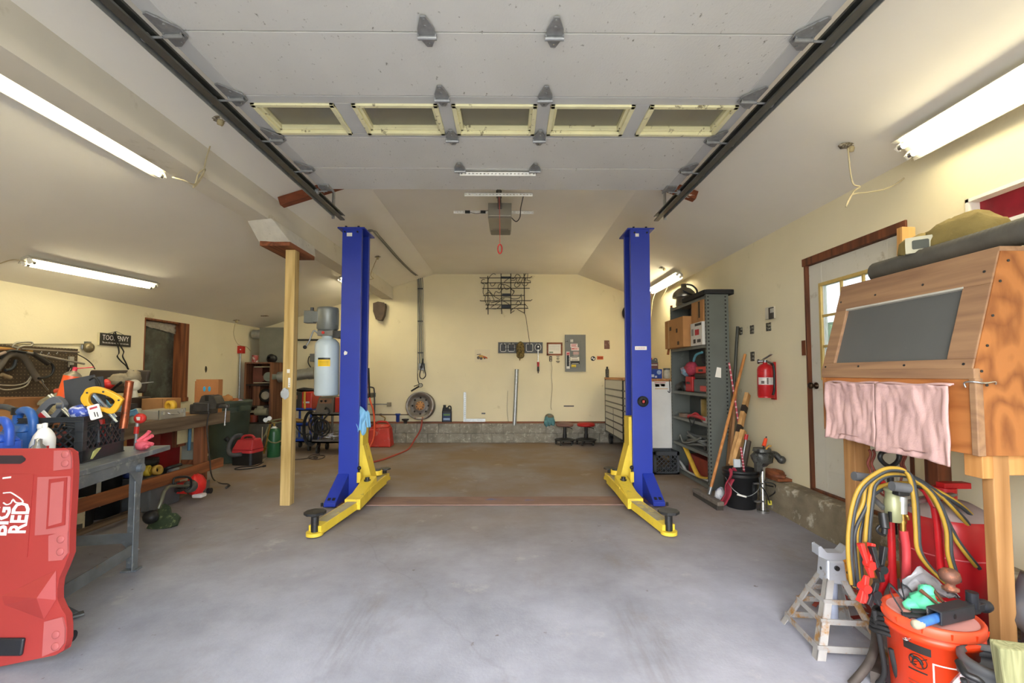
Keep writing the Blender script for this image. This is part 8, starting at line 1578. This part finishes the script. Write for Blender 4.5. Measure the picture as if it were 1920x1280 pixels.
m = M(); m.tube([fl(548, 862, .008), fl(575, 859, .008), fl(595, 854, .008), fl(608, 854, .008), fl(606, 858, .008), fl(592, 861, .008), fl(578, 858, .008), fl(585, 853, .008), fl(600, 851, .008)], .008, 8); m.cb(fl(592, 858, .02), (.05, .05, .03)); tag(m.build('extension_cord', mat('dark brown cord', '#4a3c34', .6)), 'dark brown cord with a plug coiled on the floor left of the lift column', 'cord')
# gas cylinder and torch
gx, gy = at(513, 850, 7.5).x, 7.5; place((gx, gy, 0)); t = thing('gas_cylinder', 'green gas cylinder standing behind the wooden post', 'gas cylinder')
m = M(); m.lathe([(.09, 0), (.097, .015), (.097, .40), (.085, .44), (.05, .465), (.03, .475)], n=32); part('cylinder', m, mat('cylinder green', '#275c39', .35, var=.08), t); m = M(); m.lathe([(.055, .463), (.03, .476), (.03, .49)], n=24); part('white_collar', m, WHT, t); m = M(); m.cyl((0, 0, .48), (0, 0, .56), .016, n=12); m.cb((0, 0, .55), (.07, .03, .03)); part('valve', m, BRASS, t); ident()
t = thing('cutting_torch', 'brass cutting torch with gauges and looped hoses by the green cylinder', 'torch', at(500, 800, 7.4)); Y = 7.35
m = M(); m.cyl(at(507, 795, Y), at(495, 850, Y), .014, .010, 10); m.cyl(at(498, 838, Y), at(494, 846, Y), .022, n=10); part('torch', m, BRASS, t); m = M()
for px, py in ((498, 787), (505, 784)): m.cyl(at(px, py, Y), at(px, py, Y-.04), .035, n=16)
part('gauge', m, mat('pale gauge', '#a9a89f', .4, .3), t)
for pts in ([(498, 792), (512, 788), (527, 785)], [(505, 795), (500, 812), (504, 826), (516, 830), (527, 826)], [(502, 800), (498, 812), (490, 828), (486, 846)], [(508, 790), (518, 792), (528, 790)]): m = M(); m.tube([at(x, y, Y+.04) for x, y in pts], .011, 8); part('hose', m, mat('olive hose', '#7d7a58', .6), t)
m = M(); m.tube([at(492, 800, 7.2), at(491, 840, 7.15), fl(492, 860, .01), fl(500, 859, .01)], .006, 6); tag(m.build('thin_wire', mat('pale wire', '')), 'thin pale wire hanging down to the floor beside the torch', 'wire')
# brown open cabinet with machine parts on a grey base
CF, CBk = 8.3, 8.72; cx0, cx1 = -4.78, -4.29
t = simple_box('grey_box', 'low dusty grey box carrying the brown cabinet', 'box', ((cx0+cx1)/2+.02, 8.5, 0), (.5, .42, .44), mat('dusty grey box', '#5e5d57', .8, var=.15))
CBW = wood('red brown cabinet board', '#4e2c1c', '#83553a', 'z', 8, .7)
t = thing('open_cabinet', 'tall open brown cabinet of machine parts in the back left corner', 'cabinet', ((cx0+cx1)/2, 8.5, .45)); z0, z1 = .442, 1.53
m = M(); m.box(cx1-.03, CF, z0, cx1, CBk, z1); part('side_board', m, CBW, t); m = M(); m.box(cx0, CF, z0, cx0+.03, CBk, z1); part('side_board', m, CBW, t)
m = M(); m.box(cx0+.03, CBk-.02, z0, cx1-.03, CBk, z1); part('back_board', m, CBW, t); m = M(); m.box(cx0, CF, z1, cx1, CBk, z1+.025); part('top_board', m, CBW, t)
for z in (z0, .74, 1.13): m = M(); m.box(cx0+.03, CF+.01, z, cx1-.03, CBk-.02, z+.025); part('shelf', m, mat('dark shelf', '#2c2019', .8), t)
m = M(); m.box(cx0+.10, CF+.1, .766, cx0+.24, CBk-.03, 1.12); part('inner_box', m, CBW, t)
def pt(name, lab, cat, mt, fn): m = M(); fn(m); return tag(m.build(name, mt), lab, cat)
pt('grey_drum', 'small grey drum on the top shelf of the brown cabinet', 'drum', mat('grey green drum', '#7f8880', .5, .3), lambda m: (m.cyl((-4.36, CF+.02, 1.29), (-4.36, CF+.25, 1.29), .085, n=22), m.cyl((-4.345, CF+.019, 1.29), (-4.345, CF+.0, 1.29), .012, n=8)))
pt('motor_block', 'dark red block on the top shelf of the brown cabinet', 'machine part', mat('dull red brown', '#6a3a2c', .6, var=.2), lambda m: (m.box(cx0+.09, CF+.12, 1.156, cx0+.26, CF+.34, 1.46), m.cyl((cx0+.28, CF+.1, 1.26), (cx0+.28, CF+.2, 1.26), .05, n=14)))
pt('steel_rods', 'two pale steel rods across the top shelf of the brown cabinet', 'rods', CHROME, lambda m: (m.cyl((-4.62, CF+.03, 1.47), (-4.33, CF+.03, 1.47), .012, n=8), m.cyl((-4.62, CF+.03, 1.18), (-4.33, CF+.03, 1.18), .012, n=8)))
pt('sanding_disc', 'pale round disc in a black ring on the middle shelf of the brown cabinet', 'disc', [mat('pale disc', '#9a9484', .6), BLK], lambda m: (m.lathe([(.075, 0), (.07, .02), (0, .022)], (-4.43, CF+.08, .95), (0, -1, .1), 26), m.lathe([(.076, -.02), (.12, -.02), (.12, .01), (.08, .012)], (-4.43, CF+.09, .95), (0, -1, .1), 28, mi=1)))
pt('electric_motor', 'grey electric motor on the lower shelf of the brown cabinet', 'motor', mat('grey beige motor', '#8d8b79', .5), lambda m: (m.cyl((-4.58, CF+.05, .66), (-4.36, CF+.05, .66), .07, n=20), m.cb((-4.47, CF+.02, .73), (.1, .08, .07)), m.cyl((-4.75, CF+.05, .66), (-4.58, CF+.05, .66), .025, n=10)))
pt('black_box', 'black box at the bottom of the brown cabinet', 'box', BLK, lambda m: m.box(-4.52, CF+.03, .468, -4.33, CF+.3, .59))
pt('red_tin', 'dull red tin at the bottom left of the brown cabinet', 'tin', mat('dull red tin', '#8a3a2c', .5), lambda m: m.cyl((-4.64, CF+.1, .468), (-4.64, CF+.1, .60), .06, n=18))
t = thing('grey_hood', 'big grey sheet metal box on top of the brown cabinet', 'metal box', (-4.5, 8.7, 1.56)); GM = mat('grey sheet metal', '#7f8074', .6, .1, var=.08)
m = M(); m.box(-4.70, 8.62, 1.56, -4.19, 9.06, 2.22); part('box', m, GM, t, .004); m = M(); m.cyl((-4.87, 8.72, 2.1), (-4.70, 8.72, 2.1), .085, n=24); m.lathe([(.05, 0), (.085, .001)], (-4.87, 8.72, 2.1), (-1, 0, 0), 24, mi=1, cap=False); part('round_port', m, [GALV, BLK], t); m = M(); m.lathe([(.03, .08), (.05, .04), (.085, 0)], (-4.42, 8.52, 1.63), (0, -1, .1), 24, cap=False); m.lathe([(.084, .002), (0, .002)], (-4.42, 8.52, 1.63), (0, -1, .1), 24, cap=False, mi=1); m.cyl((-4.42, 8.53, 1.63), (-4.42, 8.64, 1.63), .07, n=20); part('black_funnel', m, BLK, t); m = M(); m.box(-4.195, 8.61, 1.8, -4.175, 8.618, 2.08); part('white_strip', m, WHT, t)
place((-4.66, 8.42, 1.556)); t = thing('paint_tin', 'small red and silver paint tin on the brown cabinet', 'tin'); m = M(); m.cyl((0, 0, 0), (0, 0, .13), .055, n=20); part('tin', m, mat('red silver tin', '#8d3a34', .4, .2, var=.3, col2='#cfcac0', thr=.56, soft=.02, sc2=20), t); ident()
t = thing('flue_pipe', 'silver duct pipe running from the brown cabinet to a board on the back wall', 'duct', (-3.9, 8.7, 1.3)); m = M(); p0, p1 = V((-4.285, 8.55, 1.28)), V((-3.66, 8.62, 1.36)); m.cyl(p0, p1, .10, n=26); part('pipe', m, mat('dull galvanised duct', '#9a9a92', .45, .5, var=.15), t); d = (p1-p0).normalized(); m = M(); m.cyl(p1-d*.10, p1+d*.02, .112, n=26); m.lathe([(.108, .021), (.075, .021)], p1, d, 26, cap=False); m.lathe([(.075, .0215), (0, .0)], p1, d, 26, cap=False, mi=1); part('collar', m, [mat('dull galvanised duct', ''), mat('dark brown inside', '#4a3526', .9)], t)
m = M(); m.box(-3.62, 9.06, 1.24, -3.42, 9.099, 1.60); tag(m.build('wall_board', wood('orange brown board', '#8a5a30', '#b2814d', 'z', 9)), 'orange brown board on the back wall behind the white fluid tank', 'board')
m = M(); m.cyl((-4.28, 8.58, 1.28), (-3.65, 8.63, 1.28), .05, n=10) if 0 else m.tube([at(553, 637, 9.05), at(625, 637, 9.05)], .018, 8, 1); tag(m.build('wall_conduit', STEELD), 'straight dark conduit along the back wall between the post and the pump motor', 'pipe')
t = thing('control_box', 'small grey control box with a cable left of the white fluid tank', 'control box', at(596, 670, 9.0)); m = M(); wr(m, 586, 663.5, 605, 678, 9.05, .14); part('box', m, mat('grey blue casting', '#74787a', .5, .3), t, .01); m = M(); wr(m, 591, 668, 598, 673, 8.91, .006); part('blue_label', m, mat('blue label', '#2f4f86', .5), t); m = M(); m.tube([at(587, 672, 8.95), at(580, 668, 9.0), at(578, 680, 9.0), at(585, 690, 9.0), at(592, 686, 8.98)], .009, 8); part('cable', m, BLK, t); m = M(); m.box(at(586, 663, 9).x, 9.04, at(586, 678, 9).z, at(605, 663, 9).x, 9.1, at(586, 663, 9).z); part('bracket', m, STEELD, t)
# carts and welders
def caster(t, x, y, r=.05): m = M(); m.cyl((x-.015, y, r), (x+.015, y, r), r, n=16); m.cb((x, y, r*1.6), (.03, .05, r*1.4)); part('caster', m, STEELD, t)
CBL = mat('cart blue', '#1f44a0', .45, var=.1)
x0, x1, y0, y1 = -3.86, -3.42, 8.0, 8.5
t = thing('blue_cart', 'blue welding cart carrying a red and black welder', 'cart', ((x0+x1)/2, 8.25, 0))
for z in (.16, .44, .70): m = M(); m.box(x0, y0, z, x1, y1, z+.02); m.box(x0, y0, z, x1, y0+.01, z+.05); part('shelf', m, CBL, t)
for x in (x0, x1-.03):
    for y in (y0, y1-.03): m = M(); m.box(x, y, .1, x+.03, y+.03, .72); part('post', m, CBL, t)
for x in (x0+.05, x1-.05): caster(t, x, y0+.05); caster(t, x, y1-.05)
t = thing('welder', 'red and black welding machine on the blue cart', 'welder', (-3.66, 8.25, .72)); m = M(); m.box(x0+.02, y0+.04, .721, x0+.24, y1-.03, 1.02); part('front_case', m, mat('black welder face', '#2b2825', .5, var=.2), t, .01); m = M(); m.box(x0+.241, y0+.04, .721, x1-.02, y1-.03, 1.03); part('side_case', m, mat('welder red', '#b93226', .4, var=.08), t, .015); m = M(); m.box(x0+.27, y0+.0375, .83, x1-.06, y0+.0395, .86); part('white_mark', m, mat('pale print', '#c9b9b0', .6), t)
m = M(); m.cyl((x0+.09, y0+.038, .80), (x0+.09, y0+.02, .80), .03, n=14); part('dial', m, BLK, t); m = M(); m.box(x0+.05, y0+.036, .9, x0+.17, y0+.04, .97); part('panel', m, mat('welder panel', '#7d5b46', .6, var=.2), t)
m = M(); m.sph((-3.62, 8.2, 1.06), (.17, .10, .035), 16, 0, .4, 9, 2); tag(m.build('dark_torch', BLK), 'dark welding torch lying on the red and black welder', 'torch')
m = M(); m.strap([(-3.56, 8.03, 1.03), (-3.555, 8.01, .9), (-3.54, 8.0, .73)], .035, .01, (1, 0, 0), 3); tag(m.build('yellow_cable', mat('yellow lead', '#c79c36', .6)), 'flat yellow strap hanging down the front of the red welder', 'strap')
t = thing('cable_coil', 'coil of dark welding cable with a bright ground clamp on the blue cart', 'cable', (-3.46, 7.95, .3)); cc_ = at(581, 800, 7.92)
for k in range(5): m = M(); m.tube([(cc_.x+(.085+.012*k)*math.cos(a)+.01*k, cc_.y-.015*k, cc_.z-.02+(.25+.012*k)*math.sin(a)) for a in [i*math.pi/8 for i in range(16)]], .011, 7, 2, True); part('cable', m, BLKM, t)
m = M(); m.beam(at(579, 782, 7.84), at(584, 812, 7.84), .022, .02, w2=.012, h2=.012); m.beam(at(588, 786, 7.84), at(580, 806, 7.84), .018, .02, w2=.012, h2=.012); part('clamp', m, CHROME, t); m = M(); m.sph(at(580, 820, 7.85), (.04, .03, .07), 12); part('connector', m, STEELD, t)
m = M(); m.tube([at(552, 775, 7.9), at(556, 800, 7.9), at(568, 815, 7.88), at(580, 812, 7.9)], .012, 8); tag(m.build('black_lead', BLK), 'black lead sagging in front of the blue cart', 'cable')
m = M(); m.torus((-3.68, 8.1, .50), (0, .3, 1), .09, .018, 20, 8); m.torus((-3.67, 8.1, .53), (.1, .3, 1), .08, .015, 20, 8); tag(m.build('brass_coil', mat('dull brass wire', '#a98546', .5, .4)), 'coil of dull brass wire on the middle shelf of the blue cart', 'coil')
x0, x1, y0, y1 = -3.30, -2.86, 7.75, 8.25
t = thing('grey_cart', 'grey steel cart with a curved handle post carrying a grey and red welder', 'cart', ((x0+x1)/2, 8.0, 0)); CG = mat('worn grey cart', '#68645f', .5, .4, var=.2)
for z in (.18, .64): m = M(); m.box(x0, y0, z, x1+.06, y1, z+.025); m.box(x0, y0, z, x1+.06, y0+.01, z+.055); part('tray', m, CG, t)
for x, y in ((x0+.06, y0+.2), (x0+.26, y0+.2)): m = M(); m.cyl((x, y, .2), (x, y, .65), .02, n=12); part('post', m, CG, t)
m = M(); m.tube([(x1+.06, y0+.02, .08), (x1+.06, y0+.02, .5), (x1+.06, y0+.02, .82), (x1+.0, y0+.2, .88)], .022, 10, 3); part('handle_post', m, CG, t)
for x, y in ((x0+.08, y0+.05), (x0+.08, y1-.05)): caster(t, x, y, .06)
for y in (y0+.02, y1-.05): m = M(); m.cyl((x1+.03, y, .085), (x1+.075, y, .085), .085, n=24); part('wheel', m, BLKM, t)
t = thing('welder', 'grey and red welding machine with dials on the grey cart', 'welder', (-3.1, 8.0, .67)); m = M(); m.hexa([(x0+.02, y0+.03, .666), (x0+.33, y0+.03, .666), (x0+.33, y1-.02, .666), (x0+.02, y1-.02, .666)], [(x0+.06, y0+.10, .95), (x0+.32, y0+.10, .95), (x0+.32, y1-.02, .95), (x0+.06, y1-.02, .95)]); part('face_case', m, mat('brown grey welder', '#5b544d', .5, var=.12), t, .012); m = M(); m.box(x0+.335, y0+.1, .666, x1+.03, y1-.02, .94); part('side_case', m, mat('welder red', ''), t, .012)
m = M(); m.hexa([(x0+.075, y0+.066, .84), (x0+.29, y0+.066, .84), (x0+.29, y0+.08, .84), (x0+.075, y0+.08, .84)], [(x0+.085, y0+.088, .925), (x0+.285, y0+.088, .925), (x0+.285, y0+.1, .925), (x0+.085, y0+.1, .925)]); part('control_panel', m, mat('welder panel', ''), t)
for x in (x0+.12, x0+.19): m = M(); m.cyl((x, y0+.08, .885), (x, y0+.06, .88), .02, n=12); part('dial', m, BLK, t)
m = M(); m.tube([(x0+.2, y0+.03, .75), (x0+.25, y0-.04, .78), (x0+.3, y0-.05, .70), (x0+.2, y0-.05, .55), (x0+.28, y0-.04, .42), (x0+.15, y0-.04, .40), (x0+.12, y0-.04, .52)], .014, 8); part('torch_lead', m, BLK, t)
for k in range(4): m = M(); m.tube([(x0+.06+.05*k+.11*math.cos(a), y0-.03-.01*k, .50+.13*math.sin(a)-.02*k) for a in [i*math.pi/6 for i in range(12)]], .012, 7, 2, True); part('cable_loop', m, BLKM, t)
random.seed(3)
for k in range(16):
    a = random.uniform(-.35, .35); cxw, cyw = random.uniform(x0+.1, x1-.08), random.uniform(y0+.03, y0+.25); z = .216+.012*k/1.4; L_ = random.uniform(.13, .22)
    m = M(); d = V((math.cos(a), math.sin(a), random.uniform(-.12, .12)))*L_/2; c = V((cxw, cyw, z+.02)); m.beam(c-d, c+d, .012, .006); m.cyl(c+d-V((0, 0, .004)), c+d+V((0, 0, .004)), .014, n=10); m.cyl(c-d-V((0, 0, .004)), c-d+V((0, 0, .004)), .012, n=10)
    tag(m.build('wrench', CHROME), 'bright steel wrench in the heap on the lower tray of the grey cart', 'wrench', 'wrenches heaped on the grey cart')
# ---------------------------------------------------------------- wooden post
t = thing('wooden_post', 'square pale wooden post under the dropped beam with small white labels', 'post', (-2.38, 4.79, 0))
m = M(); m.box(-2.335, 4.74, 0, -2.232, 4.84, 2.648); part('post', m, PINE, t, .005)
def pl(x0, y0, x1, y1, mt, nm): a = at(x0, y1, 4.739); b = at(x1, y0, 4.739); m = M(); m.box(a.x, 4.7375, a.z, b.x, 4.7405, b.z); part(nm, m, mt, t)
pl(538, 692, 543.5, 699, WHTP, 'label'); pl(540, 708, 544.5, 726, WHTP, 'label'); pl(541.5, 717, 543, 720, BLK, 'label_print'); pl(541.5, 722, 543, 724, BLK, 'label_print')
m = M(); c = at(534, 737, 4.739); m.sph((c.x, 4.74, c.z), (.045, .003, .055), 14, 0, .3, 9, 2); part('grey_stain', m, mat('grey paint stain', '#a9adb0', .7), t)
# ================================================================ light and camera
ident()
w = bpy.data.worlds.new('sky'); bpy.context.scene.world = w; w.use_nodes = True; nt = w.node_tree
bg = nt.nodes['Background']
sk = nt.nodes.new('ShaderNodeTexSky'); sk.sky_type = 'NISHITA'; sk.sun_disc = False; sk.sun_elevation = R(48); sk.sun_rotation = R(200); sk.air_density = 1.0; sk.dust_density = 2.5
mixn = nt.nodes.new('ShaderNodeMix'); mixn.data_type = 'RGBA'; mixn.inputs['Factor'].default_value = .55
nt.links.new(sk.outputs[0], mixn.inputs[6]); mixn.inputs[7].default_value = (6.5, 6.6, 6.8, 1)      # thin white cloud over the blue
nt.links.new(mixn.outputs[2], bg.inputs['Color']); bg.inputs['Strength'].default_value = SKY
cam = bpy.data.cameras.new('camera'); cam.sensor_width = 36; cam.sensor_fit = 'HORIZONTAL'; cam.lens = 16; cam.shift_y = 20/1920; cam.clip_start = .05
co = bpy.data.objects.new('camera', cam); COL.objects.link(co); co.location = CAM; co.rotation_euler = (R(90)+PITCH, 0, YAW)
sc = bpy.context.scene; sc.camera = co
vs = sc.view_settings; vs.view_transform = 'Standard'; vs.look = 'None'; vs.gamma = 1; vs.exposure = EXPO
try: vs.use_curve_mapping = False
except Exception: pass
sc.cycles.use_denoising = True
sc.cycles.max_bounces = 10; sc.cycles.diffuse_bounces = 6
